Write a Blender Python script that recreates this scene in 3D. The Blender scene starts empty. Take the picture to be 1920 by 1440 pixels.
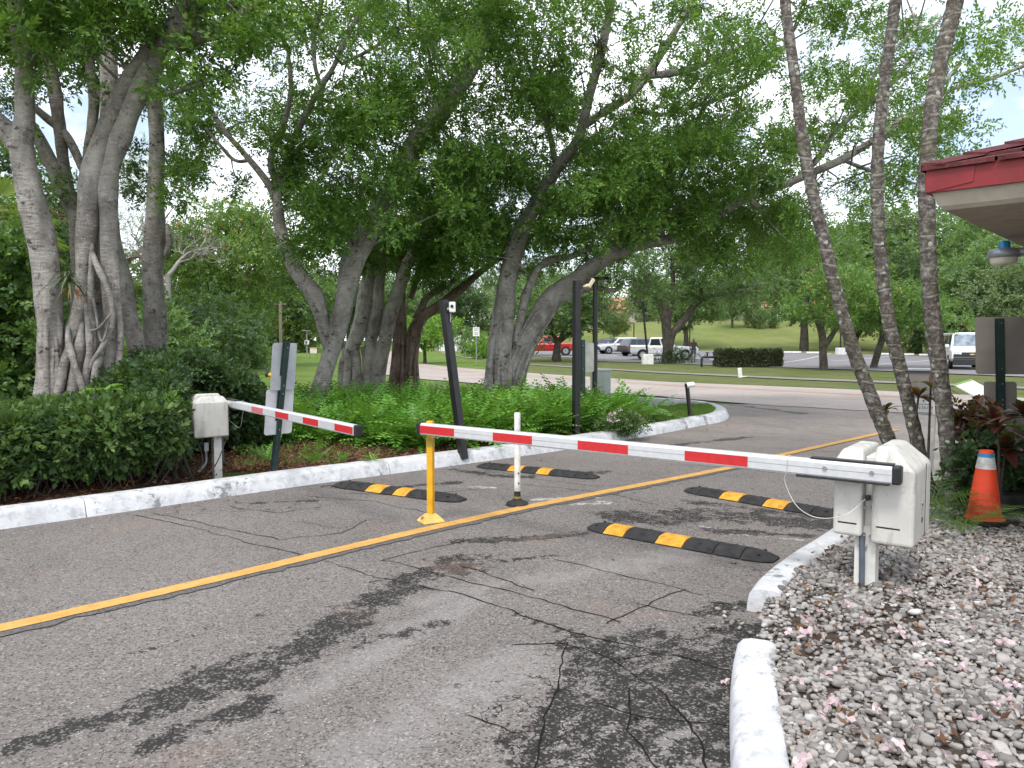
import bpy, bmesh, math, random
import numpy as np
from mathutils import Vector, Matrix
random.seed(7)
rng = np.random.default_rng(11)
SC = bpy.context.scene
COL = SC.collection
R = math.radians
# ------------------------------------------------------------------ camera model
F, HOR, H = 1400.0, 640.0, 1.6
PITCH = math.atan((720 - HOR) / F)
CP, SP = math.cos(PITCH), math.sin(PITCH)
def ray(px, py):
    x = (px - 960) / F; u = (720 - py) / F
    return x, CP + SP * u, -SP + CP * u
def P(px, py, z=0.0):
    x, y, dz = ray(px, py); t = (z - H) / dz
    return np.array((x * t, y * t, z))
def D(px, py, Y):
    x, y, dz = ray(px, py); t = Y / y
    return np.array((x * t, Y, H + dz * t))
def sst(a, b, x):
    t = np.clip((np.asarray(x, float) - a) / (b - a), 0, 1); return t * t * (3 - 2 * t)
def T(x, y):
    hm = 1.7 + 3.5 * sst(-15, 30, x)
    return -0.02 + 0.42 * sst(58, 90, y) + (hm - 0.4) * sst(94, 132, y)
def G(px, py):
    """where the sight line of a pixel meets the terrain"""
    x, y, dz = ray(px, py)
    last = 2.0
    for Y in np.arange(2.0, 400, 0.25):
        t = Y / y
        if H + dz * t <= T(x * t, Y) + 0.02: break
    t = Y / y
    return np.array((x * t, Y, float(T(x * t, Y)) + 0.02))
cam = bpy.data.cameras.new('camera'); camo = bpy.data.objects.new('camera', cam); COL.objects.link(camo)
cam.sensor_width = 36; cam.lens = 36 * F / 1920; cam.clip_end = 3000; cam.clip_start = 0.05
camo.location = (0, 0, H); camo.rotation_euler = (math.pi / 2 - PITCH, 0, 0)
SC.camera = camo
# ------------------------------------------------------------------ materials
class NT:
    def __init__(s, name):
        s.m = bpy.data.materials.new(name); s.m.use_nodes = True
        s.t = s.m.node_tree; s.b = s.t.nodes['Principled BSDF']; s.out = s.t.nodes['Material Output']
        s._oc = None
    def n(s, typ, ins=None, **props):
        nd = s.t.nodes.new(typ)
        for k, v in props.items(): setattr(nd, k, v)
        for k, v in (ins or {}).items(): s.set(nd, k, v)
        return nd
    def set(s, nd, k, v):
        sock = nd.inputs[k]
        if isinstance(v, bpy.types.NodeSocket): s.t.links.new(v, sock)
        elif isinstance(v, (tuple, list)) and len(v) == 3 and sock.type == 'RGBA': sock.default_value = (*v, 1)
        else: sock.default_value = v
    def oc(s):
        if s._oc is None: s._oc = s.n('ShaderNodeTexCoord').outputs['Object']
        return s._oc
    def scaled(s, sc, rot=(0, 0, 0)):
        return s.n('ShaderNodeMapping', {'Vector': s.oc(), 'Scale': sc, 'Rotation': rot}).outputs[0]
    def noise(s, scale, detail=3, rough=.55, vec=None, dist=0):
        return s.n('ShaderNodeTexNoise', {'Vector': vec or s.oc(), 'Scale': scale, 'Detail': detail, 'Roughness': rough, 'Distortion': dist}).outputs[0]
    def vor(s, scale, feature='F1', out='Distance', vec=None):
        return s.n('ShaderNodeTexVoronoi', {'Vector': vec or s.oc(), 'Scale': scale}, feature=feature).outputs[out]
    def ramp(s, fac, stops, interp='LINEAR'):
        nd = s.n('ShaderNodeValToRGB', {'Fac': fac}); cr = nd.color_ramp; cr.interpolation = interp
        while len(cr.elements) < len(stops): cr.elements.new(0.5)
        for e, (p, c) in zip(cr.elements, stops):
            e.position = p; e.color = (*c, 1) if len(c) == 3 else c
        return nd.outputs[0]
    def step(s, fac, a, b):
        return s.n('ShaderNodeMapRange', {'Value': fac, 'From Min': a, 'From Max': b}, interpolation_type='SMOOTHSTEP').outputs[0]
    def mix(s, fac, a, b, mode='MIX'):
        nd = s.n('ShaderNodeMix', data_type='RGBA', blend_type=mode)
        s.set(nd, 0, fac); s.set(nd, 6, a); s.set(nd, 7, b); return nd.outputs[2]
    def math(s, op, a, b=0.0):
        nd = s.n('ShaderNodeMath', operation=op); s.set(nd, 0, a); s.set(nd, 1, b); return nd.outputs[0]
    def attr(s, name):
        return s.n('ShaderNodeAttribute', attribute_name=name).outputs['Fac']
    def bump(s, h, strength=.5, dist=.01):
        s.set(s.b, 'Normal', s.n('ShaderNodeBump', {'Height': h, 'Strength': strength, 'Distance': dist}).outputs[0])
    def fin(s, col=None, rough=None, metal=None, spec=None):
        if col is not None: s.set(s.b, 'Base Color', col)
        if rough is not None: s.set(s.b, 'Roughness', rough)
        if metal is not None: s.set(s.b, 'Metallic', metal)
        if spec is not None: s.set(s.b, 'Specular IOR Level', spec)
        return s.m
M = {}
def simple(key, col, rough=.5, metal=0, spec=.5, var=.12, scale=9, bump=0):
    k = NT(key)
    d = tuple(max(0, c * (1 - var * 2)) for c in col); l = tuple(min(1, c * (1 + var)) for c in col)
    nz = k.noise(scale, 4)
    c = k.ramp(nz, [(.3, d), (.7, l)])
    if bump: k.bump(k.noise(scale * 6, 3), bump, .003)
    M[key] = k.fin(c, rough, metal, spec); return M[key]
def leafmat(key, dark, mid, light, trans=.38, rough=.45, spec=.4):
    k = NT(key)
    c = k.ramp(k.attr('tone'), [(0, dark), (.55, mid), (1, light)])
    k.fin(c, rough, 0, spec)
    tr = k.n('ShaderNodeBsdfTranslucent', {'Color': k.mix(.6, c, (.22, .36, .03))})
    mx = k.n('ShaderNodeMixShader', {0: trans, 1: k.b.outputs[0], 2: tr.outputs[0]})
    k.t.links.new(mx.outputs[0], k.out.inputs[0]); M[key] = k.m
leafmat('leaf_fig', (0.054, 0.113, 0.024), (0.112, 0.235, 0.044), (0.250, 0.428, 0.070))
leafmat('leaf_fig_light', (0.047, 0.103, 0.029), (0.096, 0.191, 0.047), (0.191, 0.319, 0.079))
leafmat('leaf_hedge', (.03, .062, .022), (.062, .118, .036), (.15, .24, .06), .25, .6, .25)
leafmat('leaf_dark', (.022, .046, .02), (.046, .09, .034), (.10, .165, .058), .22, .6, .25)
leafmat('leaf_far', (0.055, 0.110, 0.039), (0.110, 0.195, 0.062), (0.204, 0.312, 0.094))
leafmat('leaf_pale', (.09, .13, .065), (.17, .235, .115), (.29, .37, .18))
leafmat('leaf_yellow', (0.092, 0.127, 0.034), (0.184, 0.241, 0.057), (0.322, 0.368, 0.103))
leafmat('leaf_bright', (.075, .17, .02), (.15, .31, .035), (.27, .46, .075), .45)
leafmat('leaf_oak', (0.043, 0.085, 0.031), (0.095, 0.170, 0.064), (0.191, 0.276, 0.106))
leafmat('fern', (.06, .17, .02), (.13, .32, .045), (.25, .48, .085), .38)
leafmat('ti_leaf', (.03, .008, .010), (.09, .018, .022), (.20, .05, .035), .25, .35)
leafmat('ti_brown', (.05, .018, .010), (.13, .045, .022), (.24, .09, .04), .25, .4)
leafmat('strap_leaf', (.05, .07, .04), (.10, .13, .075), (.18, .20, .12), .15)
leafmat('dry_strap', (.12, .05, .02), (.25, .10, .04), (.38, .19, .08), .15)
leafmat('petal_orange', (.45, .16, .07), (.62, .27, .12), (.75, .42, .20), .3)
leafmat('leaf_lime', (.07, .13, .03), (.14, .235, .05), (.25, .37, .085), .4)
leafmat('leaf_box', (.035, .04, .025), (.065, .078, .042), (.12, .145, .07), .2)
leafmat('petal_pink', (.50, .36, .40), (.62, .47, .51), (.72, .60, .62), .3)
leafmat('litter', (.05, .026, .016), (.12, .062, .038), (.25, .16, .10), .05, .8, .1)
leafmat('grass_blade', (0.057, 0.115, 0.017), (0.115, 0.218, 0.034), (0.196, 0.310, 0.069), .25, .6)
def barkmat(key, dark, mid, light, moss=.25, freq=1.0):
    k = NT(key)
    big = k.noise(2.2 * freq, 5, .6)
    ring = k.noise(5 * freq, 4, .65, k.scaled((1, 1, 5.5)))
    fine = k.noise(52 * freq, 6, .75)
    c = k.ramp(big, [(.28, dark), (.5, mid), (.72, light)])
    c = k.mix(k.math('MULTIPLY', k.step(ring, .53, .68), .38), c, dark)
    c = k.mix(k.math('MULTIPLY', k.step(fine, .5, .75), .5), c, light)
    dv = k.n('ShaderNodeVectorMath', {0: k.scaled((1, 1, 1.9)), 1: k.n('ShaderNodeVectorMath', {0: k.n('ShaderNodeTexNoise', {'Vector': k.oc(), 'Scale': 14, 'Detail': 4}).outputs[1], 'Scale': .16}, operation='SCALE').outputs[0]}, operation='ADD').outputs[0]
    spot = k.vor(6 * freq, vec=dv)
    c = k.mix(k.math('MULTIPLY', k.step(spot, .36, .16), k.step(k.noise(1.7, 3), .49, .62)), c, (dark[0] * .35, dark[1] * .35, dark[2] * .35))
    c = k.mix(k.math('MULTIPLY', k.step(k.noise(3.1, 4), .5, .72), moss), c, (.09, .11, .045))
    bl = k.noise(9 * freq, 9, .82); c = k.mix(k.math('MULTIPLY', k.step(bl, .535, .58), .6), c, light); c = k.mix(k.math('MULTIPLY', k.step(k.noise(6.5 * freq, 9, .8, k.scaled((1, 1, .8))), .455, .40), .75), c, dark)
    gr = k.noise(95 * freq, 5, .75, k.scaled((1, 1, .6))); c = k.mix(k.math('MULTIPLY', k.step(gr, .52, .62), .45), c, dark)
    k.bump(k.math('ADD', k.math('MULTIPLY', ring, .8), k.math('MULTIPLY', fine, .6)), 1.0, .045)
    M[key] = k.fin(c, .9, 0, .15)
barkmat('bark_fig', (.13, .115, .103), (.33, .305, .28), (.52, .49, .46), .15)
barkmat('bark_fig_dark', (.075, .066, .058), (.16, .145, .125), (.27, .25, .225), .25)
barkmat('bark_root', (.10, .075, .058), (.23, .175, .14), (.36, .29, .245), .1)
barkmat('bark_oak', (.05, .042, .035), (.10, .085, .07), (.17, .15, .125), .25)
barkmat('bark_red', (.09, .05, .035), (.17, .10, .07), (.25, .16, .11), .1)
barkmat('bark_bare', (.16, .145, .13), (.30, .27, .25), (.42, .39, .36), 0)
def palmbark():
    k = NT('bark_palm')
    sp = k.n('ShaderNodeSeparateXYZ', {0: k.oc()})
    z = k.math('ADD', sp.outputs[2], k.math('MULTIPLY', k.noise(2.2, 3), .22))
    sw = k.math('FRACT', k.math('MULTIPLY', z, 7.5))
    c = k.ramp(k.noise(17, 6, .75), [(.34, (.04, .034, .03)), (.5, (.115, .10, .088)), (.64, (.29, .275, .25))])
    ringm = k.math('MULTIPLY', k.math('MULTIPLY', k.step(sw, .80, .90), k.step(k.noise(11, 3), .42, .56)), .5)
    c = k.mix(ringm, c, (.40, .38, .34))
    c = k.mix(k.math('MULTIPLY', k.step(sw, .14, .03), k.step(k.noise(6, 3), .42, .6)), c, (.07, .06, .05))
    c = k.mix(k.math('MULTIPLY', k.step(k.noise(2.4, 4), .48, .64), .3), c, (.10, .10, .05))
    lich = k.step(k.vor(13), .3, .2)
    c = k.mix(k.math('MULTIPLY', lich, k.step(k.noise(5, 3), .5, .6)), c, (.42, .44, .36))
    k.bump(k.math('ADD', k.math('MULTIPLY', k.step(sw, .7, .95), .45), k.math('MULTIPLY', k.noise(40, 4), .9)), .7, .015)
    M['bark_palm'] = k.fin(c, .9, 0, .15)
palmbark()
# ------------------------------------------------------------------ mesh tools
def make_mesh(name, chunks, mats, attrs=None):
    """chunks: (V (n,3), F (k,m) int, material index, smooth)"""
    me = bpy.data.meshes.new(name)
    Vs, loops, starts, mi, sm = [], [], [], [], []
    off = 0; ls = 0
    for V, Fc, m, s in chunks:
        V = np.asarray(V, np.float32).reshape(-1, 3); Fc = np.asarray(Fc, np.int32)
        Vs.append(V); loops.append((Fc + off).ravel())
        k, w = Fc.shape
        starts.append(ls + np.arange(k, dtype=np.int32) * w); ls += k * w
        mi.append(np.broadcast_to(np.asarray(m, np.int32), (k,))); sm.append(np.full(k, bool(s)))
        off += len(V)
    V = np.concatenate(Vs); L = np.concatenate(loops); S = np.concatenate(starts)
    me.vertices.add(len(V)); me.vertices.foreach_set('co', V.ravel())
    me.loops.add(len(L)); me.loops.foreach_set('vertex_index', L)
    me.polygons.add(len(S)); me.polygons.foreach_set('loop_start', S)
    me.polygons.foreach_set('material_index', np.concatenate(mi).astype(np.int32))
    me.polygons.foreach_set('use_smooth', np.concatenate(sm))
    me.update(calc_edges=True)
    for m in (mats if isinstance(mats, (list, tuple)) else [mats]):
        me.materials.append(M[m] if isinstance(m, str) else m)
    for k, (dom, arr) in (attrs or {}).items():
        a = me.attributes.new(k, 'FLOAT', dom); a.data.foreach_set('value', np.asarray(arr, np.float32).ravel())
    return me
def grid_faces(m, n, closed):
    i = np.arange(m - 1)[:, None]; j = np.arange(n if closed else n - 1)[None, :]
    a = i * n + j; b = i * n + (j + 1) % n
    return np.stack([a, b, b + n, a + n], -1).reshape(-1, 4)
def catmull(pts, per):
    p = np.asarray(pts, float)
    if len(p) == 2: 
        t = np.linspace(0, 1, per + 1)[:, None]; return p[0] * (1 - t) + p[1] * t
    q = np.vstack([2 * p[0] - p[1], p, 2 * p[-1] - p[-2]])
    out = []
    for i in range(1, len(q) - 2):
        t = np.linspace(0, 1, per, endpoint=False)[:, None]
        a, b, c, d = q[i - 1], q[i], q[i + 1], q[i + 2]
        out.append(.5 * (2 * b + (c - a) * t + (2 * a - 5 * b + 4 * c - d) * t ** 2 + (3 * b - a - 3 * c + d) * t ** 3))
    out.append(p[-1:]); return np.vstack(out)
def tube_geo(path, rad, n=10, lump=0.0, seed=0, flute=0.0, cap=True):
    p = np.asarray(path, float); m = len(p); rad = np.broadcast_to(np.asarray(rad, float), (m,))
    tan = np.gradient(p, axis=0); tan /= np.linalg.norm(tan, axis=1, keepdims=True) + 1e-9
    ref = np.array((0, -1.0, 0)) if abs(tan[0][1]) < .9 else np.array((1.0, 0, 0))
    nrm = np.zeros_like(p)
    for i in range(m):
        r = ref - tan[i] * ref.dot(tan[i]); r /= np.linalg.norm(r) + 1e-9; nrm[i] = r; ref = r
    bi = np.cross(tan, nrm)
    a = np.linspace(0, 2 * np.pi, n, endpoint=False)
    g = np.random.default_rng(seed + 5)
    rr = np.ones((m, n))
    if lump or flute:
        s = np.concatenate([[0], np.cumsum(np.linalg.norm(np.diff(p, axis=0), axis=1))])[:, None] / (rad.mean() * 2 + 1e-6)
        for k in range(5):
            f = g.integers(1, 4); rr += lump * .5 * np.sin(f * a + g.uniform(0, 6.3) + s * g.uniform(-1.1, 1.1)) * np.sin(s * g.uniform(.3, 1.3) + g.uniform(0, 6))
        for k in range(3):
            f = g.integers(4, 8); rr += flute * .5 * np.sin(f * a + g.uniform(0, 6.3) + s * g.uniform(-.35, .35))
    V = p[:, None] + (nrm[:, None] * np.cos(a)[None, :, None] + bi[:, None] * np.sin(a)[None, :, None]) * (rad[:, None] * rr)[..., None]
    return V.reshape(-1, 3), grid_faces(m, n, True)
class MB:
    def __init__(s): s.c = []
    def add(s, V, Fc, m=0, smooth=False):
        Fc = np.asarray(Fc, np.int32); s.c.append((np.asarray(V, float), Fc if Fc.ndim == 2 else Fc[None], m, smooth)); return s
    def box(s, c, size, m=0, rz=0, taper=1.0, tapery=None, shift=(0, 0)):
        x, y, z = [k / 2 for k in size]; ty = taper if tapery is None else tapery
        V = np.array([(-x, -y, -z), (x, -y, -z), (x, y, -z), (-x, y, -z), (-x * taper + shift[0], -y * ty + shift[1], z), (x * taper + shift[0], -y * ty + shift[1], z), (x * taper + shift[0], y * ty + shift[1], z), (-x * taper + shift[0], y * ty + shift[1], z)])
        if rz:
            ca, sa = math.cos(rz), math.sin(rz); V = np.c_[V[:, 0] * ca - V[:, 1] * sa, V[:, 0] * sa + V[:, 1] * ca, V[:, 2]]
        s.add(V + np.array(c), [(0, 3, 2, 1), (4, 5, 6, 7), (0, 1, 5, 4), (1, 2, 6, 5), (2, 3, 7, 6), (3, 0, 4, 7)], m); return s
    def tube(s, path, rad, n=10, m=0, smooth=True, cap=True, **kw):
        V, Fc = tube_geo(path, rad, n, **kw); s.add(V, Fc, m, smooth)
        if cap:
            k = len(V) // n
            s.add(V[:n], [list(range(n))[::-1]], m); s.add(V[(k - 1) * n:], [list(range(n))], m)
        return s
    def cyl(s, p0, p1, r0, r1=None, n=16, m=0, smooth=True):
        return s.tube([p0, p1], [r0, r0 if r1 is None else r1], n, m, smooth)
    def lathe(s, prof, c=(0, 0, 0), n=24, m=0, smooth=True):
        a = np.linspace(0, 2 * np.pi, n, endpoint=False); pr = np.asarray(prof, float)
        V = np.stack([pr[:, 0:1] * np.cos(a), pr[:, 0:1] * np.sin(a), np.broadcast_to(pr[:, 1:2], (len(pr), n))], -1).reshape(-1, 3) + np.array(c)
        s.add(V, grid_faces(len(pr), n, True), m, smooth); return s
    def prism(s, poly, depth, plane='xz', off=0.0, m=0):
        """extrude a 2-D outline; plane xz -> along y from off to off+depth"""
        p = np.asarray(poly, float); n = len(p)
        def mk(d):
            if plane == 'xz': return np.c_[p[:, 0], np.full(n, d), p[:, 1]]
            if plane == 'yz': return np.c_[np.full(n, d), p[:, 0], p[:, 1]]
            return np.c_[p[:, 0], p[:, 1], np.full(n, d)]
        V = np.vstack([mk(off), mk(off + depth)])
        s.add(V[:n], [list(range(n))], m); s.add(V[n:], [list(range(n))[::-1]], m)
        i = np.arange(n); s.add(V, np.stack([i, (i + 1) % n, (i + 1) % n + n, i + n], -1), m); return s
    def quad(s, a, b, c, d, m=0): return s.add([a, b, c, d], [(0, 1, 2, 3)], m)
    def build(s, name, mats, parent=None, bevel=0, world=False, seg=2):
        ch = s.c
        if world and parent is not None:
            o_ = np.array(parent.location); ch = [(V - o_, Fc, m, sm) for V, Fc, m, sm in ch]
        o = bpy.data.objects.new(name, make_mesh(name, ch, mats)); COL.objects.link(o)
        if bevel:
            w = o.modifiers.new('weld', 'WELD'); w.merge_threshold = 1e-5
            b = o.modifiers.new('bevel', 'BEVEL'); b.width = bevel; b.segments = seg; b.limit_method = 'ANGLE'; b.angle_limit = R(35)
        if parent is not None: o.parent = parent
        return o
def tag(o, label=None, cat=None, group=None, kind=None):
    if label: o['label'] = label
    if cat: o['category'] = cat
    if group: o['group'] = group
    if kind: o['kind'] = kind
    return o
def thing(name, label, cat, loc=(0, 0, 0), rz=0.0, group=None, scale=1.0):
    o = bpy.data.objects.new(name, None); COL.objects.link(o); o.empty_display_size = .2
    o.location = [float(k) for k in loc]; o.rotation_euler = (0, 0, rz); o.scale = (scale,) * 3
    return tag(o, label, cat, group)
def copy_tree(o, parent=None):
    c = o.copy(); COL.objects.link(c); c.parent = parent
    for ch in list(o.children): copy_tree(ch, c)
    return c
def unit(v): return v / (np.linalg.norm(v, axis=-1, keepdims=True) + 1e-9)
def text_part(name, body, size, mat, parent, M4, extrude=.001):
    cu = bpy.data.curves.new('tmp', 'FONT'); cu.body = body; cu.size = size; cu.extrude = extrude
    cu.align_x = 'CENTER'; cu.align_y = 'CENTER'
    o = bpy.data.objects.new('tmp', cu); COL.objects.link(o)
    dg = bpy.context.evaluated_depsgraph_get(); dg.update()
    me = bpy.data.meshes.new_from_object(o.evaluated_get(dg)); me.transform(M4); me.name = name
    bpy.data.objects.remove(o); me.materials.clear(); me.materials.append(M[mat])
    t = bpy.data.objects.new(name, me); COL.objects.link(t); t.parent = parent; return t
# ---- 2-D value noise
def vn(x, y, seed=0):
    xi = np.floor(x).astype(np.int64); yi = np.floor(y).astype(np.int64); fx = x - xi; fy = y - yi
    def h(a, b):
        n = (a * 374761393 + b * 668265263 + seed * 974711) & 0x7fffffff; n = ((n ^ (n >> 13)) * 1274126177) & 0x7fffffff
        return ((n ^ (n >> 16)) & 0xffff) / 65535.0
    u = fx * fx * (3 - 2 * fx); v = fy * fy * (3 - 2 * fy)
    return (h(xi, yi) * (1 - u) + h(xi + 1, yi) * u) * (1 - v) + (h(xi, yi + 1) * (1 - u) + h(xi + 1, yi + 1) * u) * v
def fbm(x, y, seed=0, oct=4):
    r = 0; a = .5
    for k in range(oct): r = r + a * vn(x * 2 ** k, y * 2 ** k, seed + k); a *= .5
    return r / (1 - .5 ** oct)
# ---- leaves
def sprigs(pos, axis, L=.22, K=10, leaf=.075, wid=.45, g=rng, up=.9, spread=1.0, jit=.35):
    """leafy twigs: (S,3) positions and axes -> quads (S*K*4,3) and a tone per quad"""
    S = len(pos); a = unit(axis)
    n = unit(np.array((0, 0, up)) + g.normal(0, .55, (S, 3))); n = unit(n - a * (n * a).sum(1, keepdims=True)); b = np.cross(n, a)
    t = (np.arange(K) + .5) / K; side = np.where(np.arange(K) % 2, 1.0, -1.0)
    ang = (1.15 - .75 * t) * spread
    base = pos[:, None] + a[:, None] * (t * L)[None, :, None]
    d = a[:, None] * np.cos(ang)[None, :, None] + b[:, None] * (np.sin(ang) * side)[None, :, None] + g.normal(0, jit, (S, K, 3))
    d = unit(d); nn = unit(n[:, None] + g.normal(0, jit, (S, K, 3))); w = unit(np.cross(nn, d))
    l = leaf * g.uniform(.65, 1.25, (S, K, 1)) ; hw = l * wid * .5
    q = np.stack([base, base + d * l * .48 + w * hw - nn * l * .04, base + d * l, base + d * l * .48 - w * hw - nn * l * .04], 2)
    tone = np.clip(g.normal(.44, .24, (S, 1)) + g.normal(0, .2, (S, K)), 0, 1)
    return q.reshape(-1, 3), tone.reshape(-1)
def quads(n): return np.arange(n * 4, dtype=np.int32).reshape(-1, 4)
def leaf_object(name, parts, mat, parent=None, world=True):
    V = np.concatenate([p[0] for p in parts]); t = np.concatenate([p[1] for p in parts])
    if world and parent is not None: V = V - np.array(parent.location)
    o = bpy.data.objects.new(name, make_mesh(name, [(V, quads(len(V) // 4), 0, False)], mat, {'tone': ('FACE', t)})); COL.objects.link(o)
    if parent is not None: o.parent = parent
    return o
def cloud(cent, rad, per, g=rng, flat=.65, **kw):
    C = len(cent); idx = np.repeat(np.arange(C), per)
    d = unit(g.normal(0, 1, (len(idx), 3))); r = g.uniform(0, 1, (len(idx), 1)) ** .5
    o = d * r * rad[idx][:, None] * np.array((1, 1, flat))
    return sprigs(cent[idx] + o, d + g.normal(0, .6, o.shape) + np.array((0, 0, -.15)), g=g, **kw)
# ---- trees given by limbs
CLEAR = [([(946, 620), (956, 500), (976, 440), (1000, 390), (1030, 335), (1056, 300), (1082, 265), (1100, 210)], 7, 15.6), ([(1000, 618), (1044, 552), (1140, 482), (1250, 450)], 4, 15.6), ([(1330, 415), (1402, 370), (1480, 350)], 0, 15.6), ([(590, 770), (622, 653), (655, 520), (690, 440)], 8, 14),
    ([(590, 556), (537, 470), (519, 378), (460, 290), (400, 210)], 4, 14), ([(694, 640), (708, 540)], 6, 18), ([(726, 620), (762, 500)], 4, 18), ([(780, 600), (825, 572), (895, 515)], 4, 18.5), ([(104, 640), (64, 380), (40, 250), (45, 140)], 8, 10.6), ([(165, 560), (178, 330), (240, 170), (300, 80)], 14, 10.8), ([(205, 480), (210, 330), (270, 170)], 8, 10.8),
    ([(290, 600), (292, 260), (285, 150)], 6, 14.2), ([(1110, 160), (1120, 130), (1146, 0)], -6, 15.6), ([(1212, 142), (1268, 55)], -2, 15.6), ([(1500, 330), (1580, 298), (1640, 262), (1740, 190)], 0, 15.6), ([(560, 240), (600, 170), (650, 70)], -8, 14), ([(205, 170), (195, 50)], 0, 14.2), ([(1052, 560), (1005, 505)], -4, 15.6)]
class Tree:
    def __init__(s, name, label, Y, base, bark='bark_fig', cat='tree', group=None, seed=1):
        s.Y = Y; s.b = bark; s.tr = MB(); s.k = .78; s.sk = []; s.skr = []; s.leaves = []; s.seed = seed; s.g = np.random.default_rng(seed)
        s.root = thing(name, label, cat, base, group=group)
    def limb(s, pts, n=14, per=5, lump=.16, flute=.05, skel=True):
        q = []
        for p in pts:
            Y = p[3] if len(p) > 3 else s.Y
            q.append((*D(p[0], p[1], Y), p[2] * Y / F * s.k))
        c = catmull(q, per); s.seed += 1
        c[:, 3] = np.maximum(c[:, 3], .004)
        s.tr.tube(c[:, :3], c[:, 3], n, lump=lump, seed=s.seed, flute=flute)
        if skel: s.sk.append(c[:, :3]); s.skr.append(c[:, 3])
        return c
    def strands(s, c, count=7, frac=(.0, .6), rr=(.16, .32), twist=.5, off=.82, flare=.35):
        m = len(c); i0, i1 = int(frac[0] * m), max(int(frac[1] * m), int(frac[0] * m) + 4)
        seg = c[i0:i1]
        tan = unit(np.gradient(seg[:, :3], axis=0)); nx = unit(np.cross(tan, np.array((0, 1.0, 0)))); ny = np.cross(tan, nx)
        u = np.linspace(0, 1, len(seg))
        for k in range(count):
            a = 2 * np.pi * (k + s.g.uniform(-.3, .3)) / count + s.g.uniform(-twist, twist) * u * 2 + .25 * np.sin(u * s.g.uniform(3, 8) + k)
            end = s.g.uniform(.6, 1.0)
            r = seg[:, 3] * s.g.uniform(*rr) * (1 - .45 * u) * s.g.choice([.6, 1.0, 1.15]) + .004
            o = seg[:, 3] * (off + flare * (1 - u) ** 3 - .5 * sst(end - .25, end, u))
            p = seg[:, :3] + nx * (np.cos(a) * o)[:, None] + ny * (np.sin(a) * o)[:, None]
            s.seed += 1; s.tr.tube(p, r, 9, lump=.18, seed=s.seed)
    def blobs(s, lst, dens=3.1, R0=(.22, .50), per=54, leaf=.08, twig=True, K=10, L=.24, flat=.6, **kw):
        sk = np.concatenate(s.sk); sr = np.concatenate(s.skr); cs = []; rs = []
        for (px, py, rx, ry, Y0, Y1, d) in lst:
            Ym = (Y0 + Y1) / 2; cr = .55 * F / Ym
            n = max(1, int(round(d * dens * 2.8 * (rx * ry) / (cr * cr))))
            for _ in range(n):
                a = s.g.uniform(0, 6.283); r = s.g.uniform(0, 1) ** .5
                cs.append(D(px + rx * r * math.cos(a), py + ry * r * math.sin(a), s.g.uniform(Y0, Y1))); rs.append(s.g.uniform(*R0))
        cs = np.array(cs); rs = np.array(rs)
        if dens > 2:                                   # bare stretches of limb: no foliage grows right in front of them
            fy = cs[:, 1] * CP - (cs[:, 2] - H) * SP; qx = 960 + F * cs[:, 0] / fy; qy = 720 - F * (cs[:, 1] * SP + (cs[:, 2] - H) * CP) / fy; keep = np.ones(len(cs), bool)
            for pl, w, Yl in CLEAR: keep &= ~((pdist(qx, qy, pl) < w + .62 * rs * F / cs[:, 1]) & (cs[:, 1] < Yl + .15) & (s.g.uniform(0, 1, len(cs)) < .93))
            cs, rs = cs[keep], rs[keep]
        s.leaves.append(cloud(cs, rs, per, s.g, flat=flat, leaf=leaf, K=K, L=L, **kw))
        if twig:
            thin = sr < .16
            for c in cs:
                src = sk[thin] if thin.any() else sk
                p0 = src[np.argmin(((src - c) ** 2).sum(1))]
                if np.linalg.norm(p0 - c) > 3.2: continue
                if s.g.uniform() > .5 and dens > 2: continue
                mid = (p0 + c) / 2 + s.g.normal(0, .12, 3) + np.array((0, 0, .08))
                V, Fc = tube_geo(catmull([p0, mid, c], 3), np.linspace(.022, .006, 7), 4); s.tr.add(V, Fc, 0, True)
    def done(s, leaf='leaf_fig'):
        s.tr.build('trunk', s.b, s.root, world=True)
        if s.leaves: leaf_object('crown', s.leaves, leaf, s.root)
        return s.root
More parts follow.
